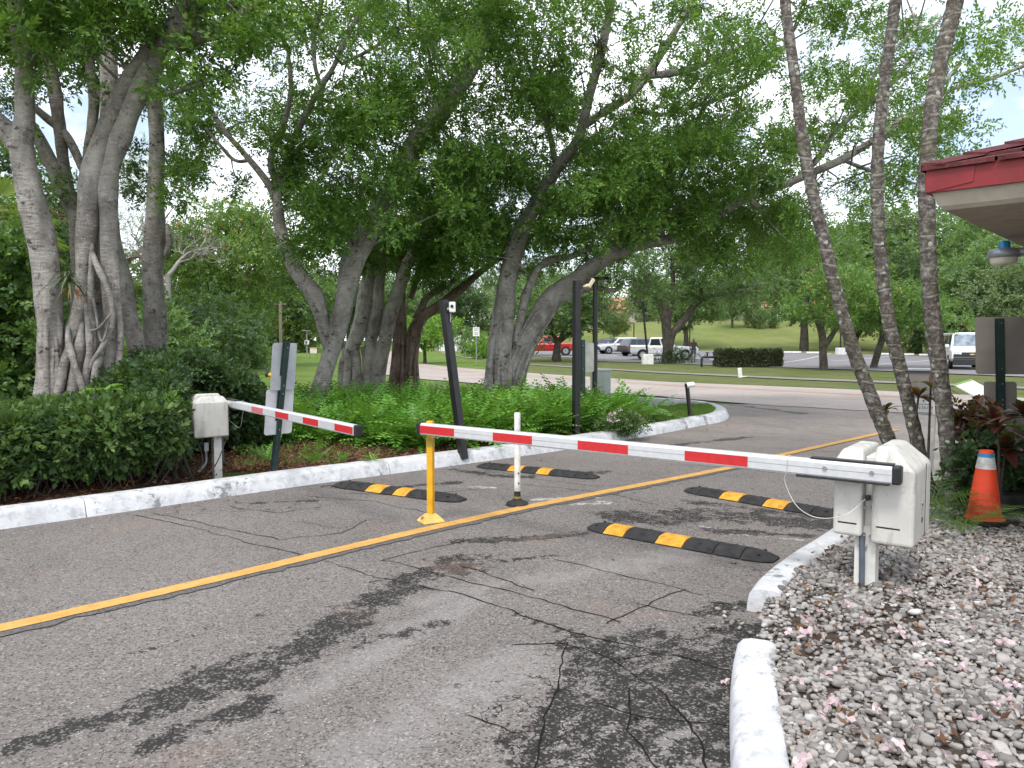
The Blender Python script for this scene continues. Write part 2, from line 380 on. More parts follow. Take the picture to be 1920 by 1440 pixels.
# ------------------------------------------------------------------ setting materials
def asphalt(key, base, lite, stains=True, speck=1.0):
    k = NT(key)
    v = k.vor(105, 'F1', 'Color'); sp = k.n('ShaderNodeSeparateColor', {0: v}).outputs[0]
    big = k.noise(.55, 5, .6); med = k.noise(6, 5, .65); fine = k.noise(160, 3, .7)
    c = k.ramp(big, [(.3, base), (.7, lite)])
    c = k.mix(k.math('MULTIPLY', k.step(med, .5, .75), .35), c, tuple(b * .7 for b in base))
    ch = k.n('ShaderNodeSeparateColor', {0: v}).outputs[1]
    c = k.mix(k.math('MULTIPLY', k.step(sp, .78, .98), .55 * speck), c, k.ramp(ch, [(.2, (.24, .22, .205)), (.8, (.42, .395, .37))]))
    c = k.mix(k.math('MULTIPLY', k.step(sp, .35, .05), .85 * speck), c, tuple(b * .2 for b in base))
    c = k.mix(k.math('MULTIPLY', k.step(fine, .42, .7), .45 * speck), c, (.27, .25, .24))
    hb = k.math('ADD', k.math('MULTIPLY', sp, .7), k.math('MULTIPLY', fine, .8))
    if stains:
        c = k.mix(k.math('MULTIPLY', k.attr('worn'), k.step(k.noise(.8, 5, .65), .2, .6)), c, k.mix(k.step(med, .4, .7), (.24, .206, .186), (.31, .27, .246)))  # worn asphalt, with the apron's extra sky light mixed into its colour
        cen = lambda s_, a_: k.math('MULTIPLY', k.math('SUBTRACT', s_, .5), a_)
        nz = k.noise(9, 6, .75); st = k.attr('stain'); pl = k.attr('pale'); al = k.attr('alli')
        nf = k.math('ADD', k.math('MULTIPLY', k.noise(26, 5, .8), .6), k.math('MULTIPLY', k.noise(5.5, 4, .7), .4))
        sm = k.step(k.math('ADD', k.math('ADD', k.math('MULTIPLY', st, .72), cen(nz, 2.3)), k.math('ADD', k.math('ADD', cen(nf, 1.5), cen(k.noise(3.6, 6, .7), 1.9)), k.math('MULTIPLY', sp, -.16))), .30, .52)
        dk = k.mix(k.math('MULTIPLY', k.step(sp, .70, .98), .7), (.014, .0125, .012), (.20, .185, .17))
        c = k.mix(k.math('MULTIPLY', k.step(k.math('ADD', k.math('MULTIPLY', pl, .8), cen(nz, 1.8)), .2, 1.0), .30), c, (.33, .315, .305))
        wp = k.step(k.math('ADD', k.math('MULTIPLY', k.attr('paint'), .62), k.math('MULTIPLY', k.noise(13, 7, .8), .9)), .88, 1.0)
        c = k.mix(k.math('MULTIPLY', wp, .75), c, (.50, .48, .45))
        c = k.mix(k.math('MULTIPLY', sm, .94), c, dk)
        wv = k.n('ShaderNodeVectorMath', {0: k.oc(), 1: k.n('ShaderNodeVectorMath', {0: k.n('ShaderNodeTexNoise', {'Vector': k.oc(), 'Scale': 5, 'Detail': 4}).outputs[1], 'Scale': .35}, operation='SCALE').outputs[0]}, operation='ADD').outputs[0]
        e = k.vor(3.0, 'DISTANCE_TO_EDGE', vec=wv)
        cr = k.math('MULTIPLY', k.step(e, .012, .003), k.step(al, .15, .5))
        c = k.mix(cr, c, (.012, .011, .010)); hb = k.math('SUBTRACT', hb, k.math('MULTIPLY', cr, 1.5))
        rust = k.math('MULTIPLY', k.step(k.noise(1.3, 4), .56, .72), .22)
        c = k.mix(rust, c, (.26, .17, .125))
        wet = k.math('SUBTRACT', .9, k.math('MULTIPLY', sm, .12)); k.set(k.b, 'Roughness', wet); k.fin(c, None, 0, .3)
    else: k.fin(c, .9, 0, .3)
    k.bump(hb, .55, .006); M[key] = k.m
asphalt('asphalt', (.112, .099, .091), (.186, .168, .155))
asphalt('road_asphalt', (.285, .243, .218), (.37, .32, .29), False, .35)
asphalt('lot_asphalt', (.15, .145, .155), (.20, .195, .20), False, .3)
def ground_mats():
    k = NT('lawn')
    c = k.ramp(k.noise(.35, 5, .65), [(.3, (.085, .145, .028)), (.52, (.125, .195, .038)), (.72, (.18, .215, .065))])
    c = k.mix(k.math('MULTIPLY', k.step(k.noise(14, 5, .8), .45, .7), .55), c, (.05, .10, .018))
    c = k.mix(k.math('MULTIPLY', k.step(k.noise(.9, 5, .7, k.scaled((1, 1.6, 1))), .60, .72), .55), c, (.23, .18, .10))
    k.bump(k.noise(45, 4, .8), .9, .06); M['lawn'] = k.fin(c, .95, 0, .1)
    k = NT('hill_grass')
    c = k.ramp(k.noise(.2, 5, .65), [(.3, (.10, .145, .035)), (.52, (.15, .18, .055)), (.72, (.21, .21, .085))])
    c = k.mix(k.math('MULTIPLY', k.step(k.noise(3, 5, .8), .48, .7), .4), c, (.09, .14, .03))
    c = k.mix(k.math('MULTIPLY', k.step(k.noise(.6, 6, .75, k.scaled((1, 2.2, 1))), .5, .64), .6), c, (.20, .165, .085)); M['hill_grass'] = k.fin(c, .95, 0, .1)
    k = NT('verge_grass')
    c = k.ramp(k.noise(.5, 5, .7), [(.3, (.075, .105, .03)), (.5, (.115, .145, .045)), (.7, (.17, .155, .075))])
    c = k.mix(k.math('MULTIPLY', k.step(k.noise(9, 5, .8), .46, .68), .6), c, (.05, .075, .02)); c = k.mix(k.math('MULTIPLY', k.step(k.noise(.8, 5, .7, k.scaled((1, 2.5, 1))), .52, .66), .75), c, (.20, .14, .09)); k.bump(k.noise(30, 4, .8), .9, .06); M['verge_grass'] = k.fin(c, .95, 0, .1)
    k = NT('mulch')
    v = k.vor(55, 'F1', 'Color', k.scaled((1, .45, 1), (0, 0, .6))); s = k.n('ShaderNodeSeparateColor', {0: v}).outputs[1]
    c = k.ramp(s, [(.1, (.018, .010, .007)), (.5, (.075, .032, .018)), (.8, (.13, .06, .032)), (1, (.22, .14, .085))])
    c = k.mix(k.step(k.noise(2.2, 5, .7), .52, .68), c, (.045, .035, .024))
    k.bump(k.math('ADD', s, k.noise(25, 4)), .9, .03); M['mulch'] = k.fin(c, .95, 0, .1)
    k = NT('soil')
    c = k.ramp(k.noise(30, 5, .7), [(.3, (.03, .022, .017)), (.7, (.105, .08, .062))]); k.bump(k.noise(60, 4), .9, .02); M['soil'] = k.fin(c, .95, 0, .1)
    k = NT('stone')
    c = k.ramp(k.attr('tone'), [(0, (.08, .075, .07)), (.25, (.15, .139, .131)), (.5, (.25, .236, .223)), (.7, (.34, .323, .305)), (.85, (.28, .236, .206)), (.93, (.42, .41, .40)), (1, (.54, .535, .52))])
    c = k.mix(k.math('MULTIPLY', k.step(k.noise(55, 4, .7), .5, .75), .45), c, (.16, .14, .125))
    k.bump(k.noise(150, 3), .4, .004); M['stone'] = k.fin(c, .8, 0, .3)
    k = NT('kerb_paint')
    n1 = k.noise(2.3, 6, .72); n2 = k.noise(11, 5, .7)
    c = k.ramp(k.noise(5, 4), [(.3, (.42, .43, .44)), (.7, (.60, .61, .625))])
    c = k.mix(k.math('MULTIPLY', k.step(n2, .48, .66), .6), c, (.27, .27, .275))
    c = k.mix(k.math('MULTIPLY', k.step(n1, .605, .63), .85), c, (.15, .15, .155))
    c = k.mix(k.math('MULTIPLY', k.step(k.noise(28, 5, .8), .60, .72), .5), c, (.20, .175, .15))
    k.bump(k.math('ADD', k.step(n1, .61, .585), k.noise(40, 4)), .5, .012); M['kerb_paint'] = k.fin(c, .8, 0, .3)
    k = NT('concrete')
    c = k.ramp(k.noise(3, 6, .7), [(.3, (.17, .16, .145)), (.7, (.24, .228, .21))]); k.bump(k.noise(60, 4), .3, .005); M['concrete'] = k.fin(c, .95, 0, .0)
    k = NT('yellow_line')
    c = k.ramp(k.noise(7, 5, .7), [(.3, (.44, .23, .055)), (.7, (.58, .34, .10))])
    c = k.mix(k.step(k.noise(48, 7, .85), .555, .63), c, (.17, .13, .09)); c = k.mix(k.math('MULTIPLY', k.step(k.noise(4, 6, .75), .60, .70), .6), c, (.25, .19, .13))
    k.bump(k.vor(95), .4, .005); M['yellow_line'] = k.fin(c, .8, 0, .3)
    k = NT('orange_line')
    c = k.ramp(k.noise(3, 5, .7), [(.3, (.46, .26, .12)), (.7, (.50, .34, .20))]); M['orange_line'] = k.fin(c, .85, 0, .2)
    k = NT('dark_strip')
    c = k.ramp(k.noise(60, 5, .8), [(.36, (.040, .038, .038)), (.64, (.16, .15, .145))]); M['dark_strip'] = k.fin(c, .9, 0, .3)
    k = NT('white_line'); c = k.ramp(k.noise(4, 5, .7), [(.35, (.38, .37, .37)), (.6, (.62, .62, .62))]); M['white_line'] = k.fin(c, .85, 0, .2)
ground_mats()
def inpoly(x, y, poly):
    r = np.zeros(np.shape(x), bool); n = len(poly)
    for i in range(n):
        x0, y0 = poly[i][:2]; x1, y1 = poly[(i + 1) % n][:2]
        if y0 == y1: continue
        r ^= ((y0 > y) != (y1 > y)) & (x < (x1 - x0) * (y - y0) / (y1 - y0) + x0)
    return r
def pdist(x, y, pl):
    d = np.full(np.shape(x), 1e9)
    for a, b in zip(pl[:-1], pl[1:]):
        ax, ay = a[:2]; bx, by = b[:2]; L = (bx - ax) ** 2 + (by - ay) ** 2 + 1e-9
        t = np.clip(((x - ax) * (bx - ax) + (y - ay) * (by - ay)) / L, 0, 1)
        d = np.minimum(d, np.hypot(x - ax - t * (bx - ax), y - ay - t * (by - ay)))
    return d
def PX(l, z=0.0): return [P(a, b, z) for a, b in l]
def resample(pl, n):
    pl = np.asarray(pl, float); s = np.r_[0, np.cumsum(np.linalg.norm(np.diff(pl[:, :2], axis=0), axis=1))]
    t = np.linspace(0, s[-1], n); return np.stack([np.interp(t, s, pl[:, k]) for k in range(pl.shape[1])], 1)
# ---- terrain
xs = np.r_[np.arange(-500, -120, 40), np.arange(-120, 120, 3), np.arange(120, 521, 40)]
ys = np.r_[np.arange(-60, 0, 10), np.arange(0, 140, 1.5), np.arange(140, 300, 20), np.arange(300, 1301, 200)]
gx, gy = np.meshgrid(xs, ys); gz = T(gx, gy)
Vg = np.c_[gx.ravel(), gy.ravel(), gz.ravel()]; Fg = grid_faces(len(ys), len(xs), False)
cy = gy.ravel()[Fg].mean(1); cx = gx.ravel()[Fg].mean(1)
hillm = ((cy > 82) & (cx > -2 + (cy - 82) * .1)).astype(int)
hillm = np.where((hillm == 0) & (cx > 1.0) & (cy > 22), 2, hillm)
o = bpy.data.objects.new('ground', make_mesh('ground', [(Vg, Fg, hillm, True)], ['lawn', 'hill_grass', 'verge_grass'])); COL.objects.link(o); tag(o, kind='structure')
# ---- kerb lines
KL = PX([(0, 993), (226, 961), (560, 912), (815, 878), (1056, 844), (1240, 813), (1311, 799)])
dk0 = KL[0] - KL[1]; dk0 /= np.linalg.norm(dk0)
KL = [KL[0] + dk0 * 12, KL[0] + dk0 * 3.2] + KL
KTIP = PX([(1352, 791), (1366, 783), (1364, 776), (1345, 768), (1311, 762), (1262, 758), (1200, 755)])
KALL = catmull(np.array(KL + KTIP), 6)
KC = resample(KALL, 46)
KR1 = catmull(np.array(PX([(1452, 1760), (1436, 1560), (1424, 1440), (1414, 1330), (1412, 1262), (1417, 1228)], .06)), 6)
KR2 = catmull(np.array(PX([(1432, 1132), (1454, 1100), (1505, 1058), (1562, 1020), (1610, 985), (1668, 938), (1730, 908), (1830, 893), (1960, 886), (2300, 880)], .06)), 6)
def kerb(name, line, prof, side=1, joint=None):
    """sweep a profile (offset to the island side, z) along a ground line, in cast lengths with open joints"""
    mb = MB(); line = np.asarray(line, float)[:, :2]
    s = np.r_[0, np.cumsum(np.linalg.norm(np.diff(line, axis=0), axis=1))]
    J = joint or s[-1]; k0 = 0.0; i = 0
    while k0 < s[-1] - .05:
        k1 = min(s[-1], k0 + J * (1 + .25 * math.sin(i * 2.3))); i += 1
        t = np.linspace(k0 + .004, k1 - .004, max(4, int((k1 - k0) / .12)))
        p = np.stack([np.interp(t, s, line[:, 0]), np.interp(t, s, line[:, 1])], 1)
        tn = unit(np.gradient(p, axis=0)); nm = np.c_[-tn[:, 1], tn[:, 0]] * side
        pr = np.array(prof)
        wob = 1 + .05 * (fbm(t[:, None] * 2.2 + 0 * pr[None, :, 0], np.arange(len(pr))[None] * 3.0 + 0 * t[:, None], 3) - .5)
        V = np.concatenate([p[:, None] + nm[:, None] * pr[None, :, 0:1], (pr[None, :, 1] * wob)[..., None] + np.zeros((len(p), len(pr), 1))], 2)
        n = len(pr); mb.add(V.reshape(-1, 3), grid_faces(len(p), n, False), 0, True)
        mb.add(V[0], [list(range(n))]); mb.add(V[-1], [list(range(n))[::-1]])
        k0 = k1
    return tag(mb.build(name, 'kerb_paint'), kind='structure')
kerb('kerb', KALL, [(-.012, -.03), (0, .0), (.045, .11), (.07, .14), (.11, .153), (.24, .158), (.29, .145), (.30, -.03)], 1, 3.1)
PR = [(-.1, -.03), (-.095, .05), (-.085, .105), (-.06, .132), (-.02, .142), (.06, .142), (.09, .13), (.1, .10), (.1, -.03)]
kerb('gravel_kerb', KR1, PR, -1, None); kerb('gravel_kerb', KR2, PR, -1, 2.6)
# ---- driveway sheet with stains placed where the photograph has them
drive_poly = [KALL[0] + np.array((-dk0[1], dk0[0], 0)) * 0 , *[k for k in KALL], P(1190, 740), P(2500, 820), np.array((22, 16, 0)), np.array((16, -5, 0))]
c = .06
gx, gy = np.meshgrid(np.arange(-13, 17, c), np.arange(-2, 19, c))
keep = inpoly(gx, gy, drive_poly) | (pdist(gx, gy, list(KALL)) < .09)
fcs = grid_faces(gx.shape[0], gx.shape[1], False); fcs = fcs[keep.ravel()[fcs].all(1)]
used = np.unique(fcs); rem = np.full(gx.size, -1); rem[used] = np.arange(len(used))
X, Y = gx.ravel()[used], gy.ravel()[used]
def blotch(lst, seed):
    r = np.zeros(len(X)); 
    for pts, w in lst:
        d = pdist(X, Y, PX(pts)) / w + (fbm(X * 3.2, Y * 3.2, seed, 5) - .5) * 1.6
        r = np.maximum(r, 1 - sst(.1, 1.55, d))
    return r
stain = blotch([([(60, 1385), (280, 1325), (440, 1268), (560, 1205)], .10), ([(300, 1300), (420, 1275), (560, 1215), (660, 1150), (780, 1080), (900, 1045)], .20),
    ([(300, 1395), (400, 1360), (495, 1315)], .10), ([(690, 1205), (720, 1190)], .10), ([(770, 1190), (820, 1170)], .10), ([(240, 1225), (310, 1215)], .05),
    ([(870, 1015), (980, 1010), (1090, 1000)], .10), ([(900, 1055), (1060, 1040)], .06), ([(1180, 972), (1330, 962), (1530, 985)], .30), ([(1330, 995), (1540, 1005)], .10),
    ([(1290, 940), (1550, 972)], .12), ([(620, 912), (700, 918), (850, 905)], .10), ([(440, 945), (600, 938)], .05), ([(850, 880), (960, 895), (1130, 885)], .12),
    ([(1360, 1440), (1385, 1300), (1395, 1190)], .16), ([(1300, 1150), (1395, 1130)], .07), ([(1060, 1210), (1180, 1195), (1370, 1180)], .06), ([(1000, 1430), (1060, 1290), (1130, 1215)], .09), ([(960, 1150), (1100, 1195), (1260, 1245), (1380, 1262)], .035),
    ([(1180, 1420), (1300, 1300)], .12), ([(1380, 760), (1500, 775)], .2), ([(1240, 838), (1400, 820)], .12)], 3)
stain = np.maximum(stain, .92 * blotch([([(1120, 1440), (1190, 1300), (1300, 1215)], .40), ([(1370, 1420), (1385, 1180)], .25)], 9))
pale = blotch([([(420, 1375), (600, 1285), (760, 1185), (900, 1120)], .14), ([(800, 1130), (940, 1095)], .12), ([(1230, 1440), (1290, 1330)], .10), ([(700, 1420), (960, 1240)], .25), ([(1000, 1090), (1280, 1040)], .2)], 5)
paint = blotch([([(830, 912), (930, 914)], .13), ([(1000, 937), (1110, 932)], .14), ([(1080, 945), (1130, 942)], .12), ([(1260, 975), (1330, 990)], .07), ([(1350, 1000), (1500, 1012)], .08), ([(1210, 945), (1300, 955)], .05)], 8) * .8
alli = blotch([([(1010, 1430), (1090, 1290), (1180, 1230), (1340, 1215), (1380, 1350)], .35), ([(380, 955), (560, 945)], .35), ([(1200, 1440), (1330, 1240)], .35)], 12)
alli = np.maximum(alli, .30 * sst(.50, .66, fbm(X * .45, Y * .45, 21, 3)))
ob = bpy.data.objects.new('driveway', make_mesh('driveway', [(np.c_[X, Y, 0 * X], rem[fcs], 0, True)], 'asphalt', {'stain': ('POINT', stain), 'pale': ('POINT', pale), 'paint': ('POINT', paint), 'alli': ('POINT', alli), 'worn': ('POINT', sst(8.5, 15, Y + .25 * X) * .75)}))  # paler toward the main road: real wear plus painted-in open-sky light
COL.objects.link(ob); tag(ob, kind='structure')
# ---- cracks: jagged slivers 4 mm above the asphalt
def jag(pl, n, amp, seed):
    p = resample(np.asarray(pl)[:, :2], n); tn = unit(np.gradient(p, axis=0)); nm = np.c_[-tn[:, 1], tn[:, 0]]
    t = np.arange(n) * 1.0; return p + nm * (((fbm(t * .23, t * 0 + seed, seed, 4) - .5) * amp * 2)[:, None]), nm
mb = MB(); g = np.random.default_rng(4)
cracks = [[(246, 966), (345, 985), (480, 1022), (572, 1041)], [(612, 1052), (700, 1083), (850, 1110), (960, 1146), (1112, 1196), (1200, 1212), (1370, 1258)],
    [(715, 1050), (850, 1082), (960, 1110), (1070, 1141), (1165, 1166)], [(1137, 1170), (1200, 1140), (1282, 1104)], [(865, 1061), (960, 1095), (1000, 1108)],
    [(1040, 1050), (1220, 1092), (1320, 1116)], [(1190, 1130), (1340, 1166)], [(715, 1050), (800, 1030), (880, 1012)], [(290, 962), (420, 990), (525, 1012)], [(525, 1012), (640, 1000), (690, 975)],
    [(570, 930), (700, 940), (815, 965)], [(560, 978), (640, 992)], [(980, 908), (1140, 925), (1235, 948)], [(905, 880), (1000, 898), (1120, 912), (1180, 910)], [(1080, 958), (1200, 972), (1300, 990)],
    [(1240, 823), (1400, 838), (1600, 850)], [(1380, 793), (1480, 803), (1615, 811)], [(1340, 759), (1440, 775), (1490, 777)], [(1100, 838), (1250, 852), (1420, 850)], [(1250, 870), (1400, 880), (1540, 900)],
    [(960, 1210), (1060, 1205), (1150, 1235), (1240, 1300), (1300, 1380), (1330, 1470)], [(1060, 1205), (1050, 1290), (1010, 1380), (1000, 1470)], [(1150, 1235), (1230, 1225), (1330, 1245)],
    [(1110, 1320), (1220, 1345), (1370, 1365)], [(880, 1340), (960, 1375), (1010, 1370)], [(1180, 1290), (1180, 1370), (1240, 1450)], [(1290, 928), (1400, 940), (1540, 955)], [(1480, 803), (1660, 830)], [(1560, 745), (1700, 780)], [(1330, 1130), (1400, 1135)], [(430, 950), (520, 962), (600, 950)], [(640, 925), (760, 930), (900, 918)]]
for i, cpx in enumerate(cracks):
    pl = np.array(PX(cpx)); L = np.linalg.norm(np.diff(pl[:, :2], axis=0), axis=1).sum(); n = max(8, int(L / .035))
    q, nm = jag(pl, n, .035, i + 2); w = (.001 + .0058 * fbm(np.arange(n) * .35, np.arange(n) * 0 + i * 7.0, i, 3))[:, None] * (1 if L > .6 else .7)
    V = np.c_[np.stack([q - nm * w, q + nm * w], 1).reshape(-1, 2), np.full(2 * n, .0035)]
    mb.add(V, grid_faces(n, 2, False))
M['crack'] = NT('crack').fin((.012, .011, .010), 1, 0, .1)
tag(mb.build('asphalt_cracks', 'crack'), kind='structure')
# ---- painted centre line with a ragged darker strip beside it
CLp = np.array([P(a, b) for a, b in [(-900, 1392), (-300, 1250), (0, 1180), (240, 1126), (480, 1070), (560, 1050), (780, 998), (978, 954), (1110, 928), (1240, 903), (1378, 876), (1460, 855), (1600, 824), (1680, 806)]])
q = resample(CLp, 240); tn = unit(np.gradient(q[:, :2], axis=0)); nm = np.c_[-tn[:, 1], tn[:, 0]]
def band(name, o0, o1, z, mat, rough=.006, a=0, b=240):
    t = np.arange(240)[a:b]
    e0 = o0 + (fbm(t * .9, t * 0, 4, 3) - .5) * rough * 2; e1 = o1 + (fbm(t * .9, t * 0 + 50, 4, 3) - .5) * rough * 2
    V = np.stack([np.c_[q[a:b, :2] + nm[a:b] * e0[:, None], np.full(len(t), z)], np.c_[q[a:b, :2] + nm[a:b] * e1[:, None], np.full(len(t), z)]], 1).reshape(-1, 3)
    tag(MB().add(V, grid_faces(len(t), 2, False)).build(name, mat), kind='structure')
band('centre_line', -.065, .065, .010, 'yellow_line'); band('dark_strip', -.125, -.04, .006, 'dark_strip', .045, 0, 165)
# ---- main road, its lines, the path, the car park
def strip(name, A, B, off, mat, n=90, m=8, jagged=0):
    a = resample(np.array(A), n); b = resample(np.array(B), n)
    t = np.linspace(0, 1, m)[None, :, None]; V = a[:, None] * (1 - t) + b[:, None] * t
    if jagged: V[:, 0, :2] += (fbm(np.arange(n) * .6, np.arange(n) * 0., 7, 4)[:, None] - .5) * jagged
    V[..., 2] = T(V[..., 0], V[..., 1]) + off
    return tag(MB().add(V.reshape(-1, 3), grid_faces(n, m, False), 0, True).build(name, mat), kind='structure')
GP = lambda l: [G(a, b) for a, b in l]
far_e = GP([(2700, 785), (2300, 768), (1900, 746), (1612, 732), (1240, 716), (985, 699), (914, 694), (840, 688), (772, 680), (752, 671), (752, 661), (770, 653), (800, 648.5), (850, 647)])
near_e = GP([(2700, 880), (2300, 822), (1900, 790), (1612, 772), (1362, 756), (1240, 745), (985, 730), (907, 721), (780, 710), (718, 703), (692, 692), (700, 678), (722, 662), (745, 652), (775, 645.5), (850, 643)])
strip('road', near_e, far_e, .031, 'road_asphalt', 160, 12, .5)
for k, dy in enumerate((0, 1.6)):
    ln = GP([(2300, 778 + dy * 1.6), (1900, 757 + dy * 1.4), (1612, 741 + dy), (1240, 722 + dy), (985, 705 + dy), (914, 699 + dy), (840, 694 + dy), (780, 686 + dy * .8)])
    ln2 = [p + np.array((.02, .13, 0)) for p in ln]; strip('road_line', ln, ln2, .037, 'orange_line', 120, 2)
pth = GP([(806, 650), (814, 655), (830, 663), (850, 668), (915, 675.5), (985, 683.5), (1061, 689), (1240, 700), (1488, 712), (1683, 719.5), (1900, 729), (2400, 751)])
strip('path', pth, [p + np.array((.3, 1.7, 0)) for p in pth], .035, 'concrete', 120, 3)
lot_n = GP([(940, 668), (1000, 668.5), (1071, 671), (1120, 678), (1240, 681), (1307, 684), (1467, 689), (1594, 694), (1672, 697), (1840, 704), (2400, 728)])
lot_f = [np.array((p[0], 88 if i > 3 else 92, 0)) for i, p in enumerate(GP([(960, 655), (990, 655), (1040, 655), (1100, 655), (1190, 656), (1307, 659), (1467, 661), (1600, 664), (1700, 668), (1850, 674), (2300, 684)]))]
lot_f = GP([(940, 652), (990, 653), (1040, 654), (1100, 654), (1190, 655), (1307, 658), (1467, 661), (1600, 664), (1715, 667.5), (1850, 673), (2400, 690)])
strip('parking_lot', lot_n, lot_f, .045, 'lot_asphalt', 100, 24)
for i, (a, b) in enumerate([((1467, 681), (1560, 663)), ((1560, 678), (1690, 667)), ((1330, 676), (1400, 660)), ((1650, 684), (1790, 671)), ((1360, 671), (1240, 674)), ((1160, 668), (1110, 664)), ((1440, 688.5), (1650, 695.5))]):
    l0 = GP([a, b]); d = unit(l0[1] - l0[0]); nn = np.array((-d[1], d[0], 0)) * .16
    strip('bay_line', l0, [p + nn for p in l0], .055, 'white_line', 20, 2)
# ---- mulch bed behind the kerb
bed_poly = [*[k for k in KALL[:-4]], P(1311, 757), np.array((3.2, 15.9, 0)), np.array((2, 16.2, 0)), np.array((-1, 15.8, 0)), np.array((-5, 14.9, 0)), np.array((-6.6, 17.5, 0)), np.array((-15, 20, 0)), np.array((-18, 8, 0))]
c = .12; gx, gy = np.meshgrid(np.arange(-17, 6, c), np.arange(-3, 20, c))
ins = inpoly(gx, gy, bed_poly) & (pdist(gx, gy, list(KALL)) > .12)
fcs = grid_faces(*gx.shape, False); fcs = fcs[ins.ravel()[fcs].all(1)]; used = np.unique(fcs); rem = np.full(gx.size, -1); rem[used] = np.arange(len(used))
X, Y = gx.ravel()[used], gy.ravel()[used]; dK = pdist(X, Y, list(KALL))
Z = .115 + .07 * (fbm(X * 1.5, Y * 1.5, 4, 4) - .5) * sst(.2, .8, dK) + .05 * sst(.3, 1.6, dK) - .12 * sst(13.5, 16, Y)
Z = Z - .20 * np.exp(-((X + 3.4) ** 2 + (Y - 9.0) ** 2) / .9) * sst(.25, .6, dK)
ob = bpy.data.objects.new('mulch_bed', make_mesh('mulch_bed', [(np.c_[X, Y, Z], rem[fcs], 0, True)], 'mulch')); COL.objects.link(ob); tag(ob, kind='structure')
# ---- gravel island
isl = [*[k for k in KR1], *[k for k in KR2], np.array((14, 8, 0)), np.array((10, .5, 0)), np.array((1.4, .9, 0))]
c = .08; gx, gy = np.meshgrid(np.arange(.4, 12, c), np.arange(.6, 10, c))
ins = inpoly(gx, gy, isl); fcs = grid_faces(*gx.shape, False); fcs = fcs[ins.ravel()[fcs].all(1)]; used = np.unique(fcs); rem = np.full(gx.size, -1); rem[used] = np.arange(len(used))
X, Y = gx.ravel()[used], gy.ravel()[used]
def gz_(x, y): return .105 + .03 * (fbm(x * 2.5, y * 2.5, 31, 3) - .5)
ob = bpy.data.objects.new('gravel_soil', make_mesh('gravel_soil', [(np.c_[X, Y, gz_(X, Y)], rem[fcs], 0, True)], 'soil')); COL.objects.link(ob); tag(ob, kind='structure')
bm = bmesh.new(); bmesh.ops.create_icosphere(bm, subdivisions=2, radius=1); bm.verts.ensure_lookup_table()
IV = np.array([v.co[:] for v in bm.verts]); IF = np.array([[v.index for v in f.verts] for f in bm.faces]); bm.free()
def stones(n, xr, yr, rr, poly, hw=True, seed=3):
    g = np.random.default_rng(seed); x = g.uniform(*xr, n); y = g.uniform(*yr, n)
    px = 960 + F * x / y
    ok = inpoly(x, y, poly) & ((fbm(x * 1.6, y * 1.6, 55, 3) < .60) | (g.uniform(0, 1, n) < .45)) & (px < 2050) & (pdist(x, y, list(KR1)) > .075) & (pdist(x, y, list(KR2)) > .075)
    x, y = x[ok], y[ok]; n = len(x); r = g.uniform(rr[0], rr[1], n) * (1 + .6 * (g.uniform(0, 1, n) > .93))
    tpl = [IV * (1 + g.normal(0, .12, (len(IV), 1))) for _ in range(8)]
    tpl = [np.sign(t) * np.abs(t) ** g.uniform(.5, .85) for t in tpl]
    V = np.array(tpl)[g.integers(0, 8, n)]
    V = V * np.stack([g.uniform(.75, 1.35, n), g.uniform(.65, 1.0, n), g.uniform(.4, .68, n)], 1)[:, None] * r[:, None, None]
    a, b = g.uniform(0, 6.28, n), g.normal(0, .35, n)
    ca, sa, cb, sb = [q[:, None] for q in (np.cos(a), np.sin(a), np.cos(b), np.sin(b))]
    vx, vy, vz = V[..., 0], V[..., 1], V[..., 2]; vx, vz = vx * cb - vz * sb, vx * sb + vz * cb; vx, vy = vx * ca - vy * sa, vx * sa + vy * ca
    z = gz_(x, y) + r * g.uniform(.05, 1.0, n)
    W = np.stack([vx + x[:, None], vy + y[:, None], vz + z[:, None]], -1)
    Fc = (IF[None] + (np.arange(n) * len(IV))[:, None, None]).reshape(-1, 3)
    patch = fbm(x * 1.1, y * 1.1, 77, 3)
    tone = np.clip(g.beta(2.0, 1.9, n) + (patch - .5) * .35, 0, 1)
    return W.reshape(-1, 3), Fc, np.repeat(tone, len(IF))
W, Fc, tn_ = stones(47000, (.9, 4.6), (2.1, 6.6), (.0065, .0185), isl)
W2, Fc2, tn2 = stones(60, (.93, 1.35), (3.75, 4.5), (.008, .016), [P(1330, 1190), P(1330, 1130), P(1440, 1130), P(1440, 1200)], seed=8)
W2[:, 2] -= .095
ob = bpy.data.objects.new('gravel', make_mesh('gravel', [(W, Fc, 0, True), (W2, Fc2, 0, True)], 'stone', {'tone': ('FACE', np.r_[tn_, tn2])})); COL.objects.link(ob); tag(ob, kind='stuff')
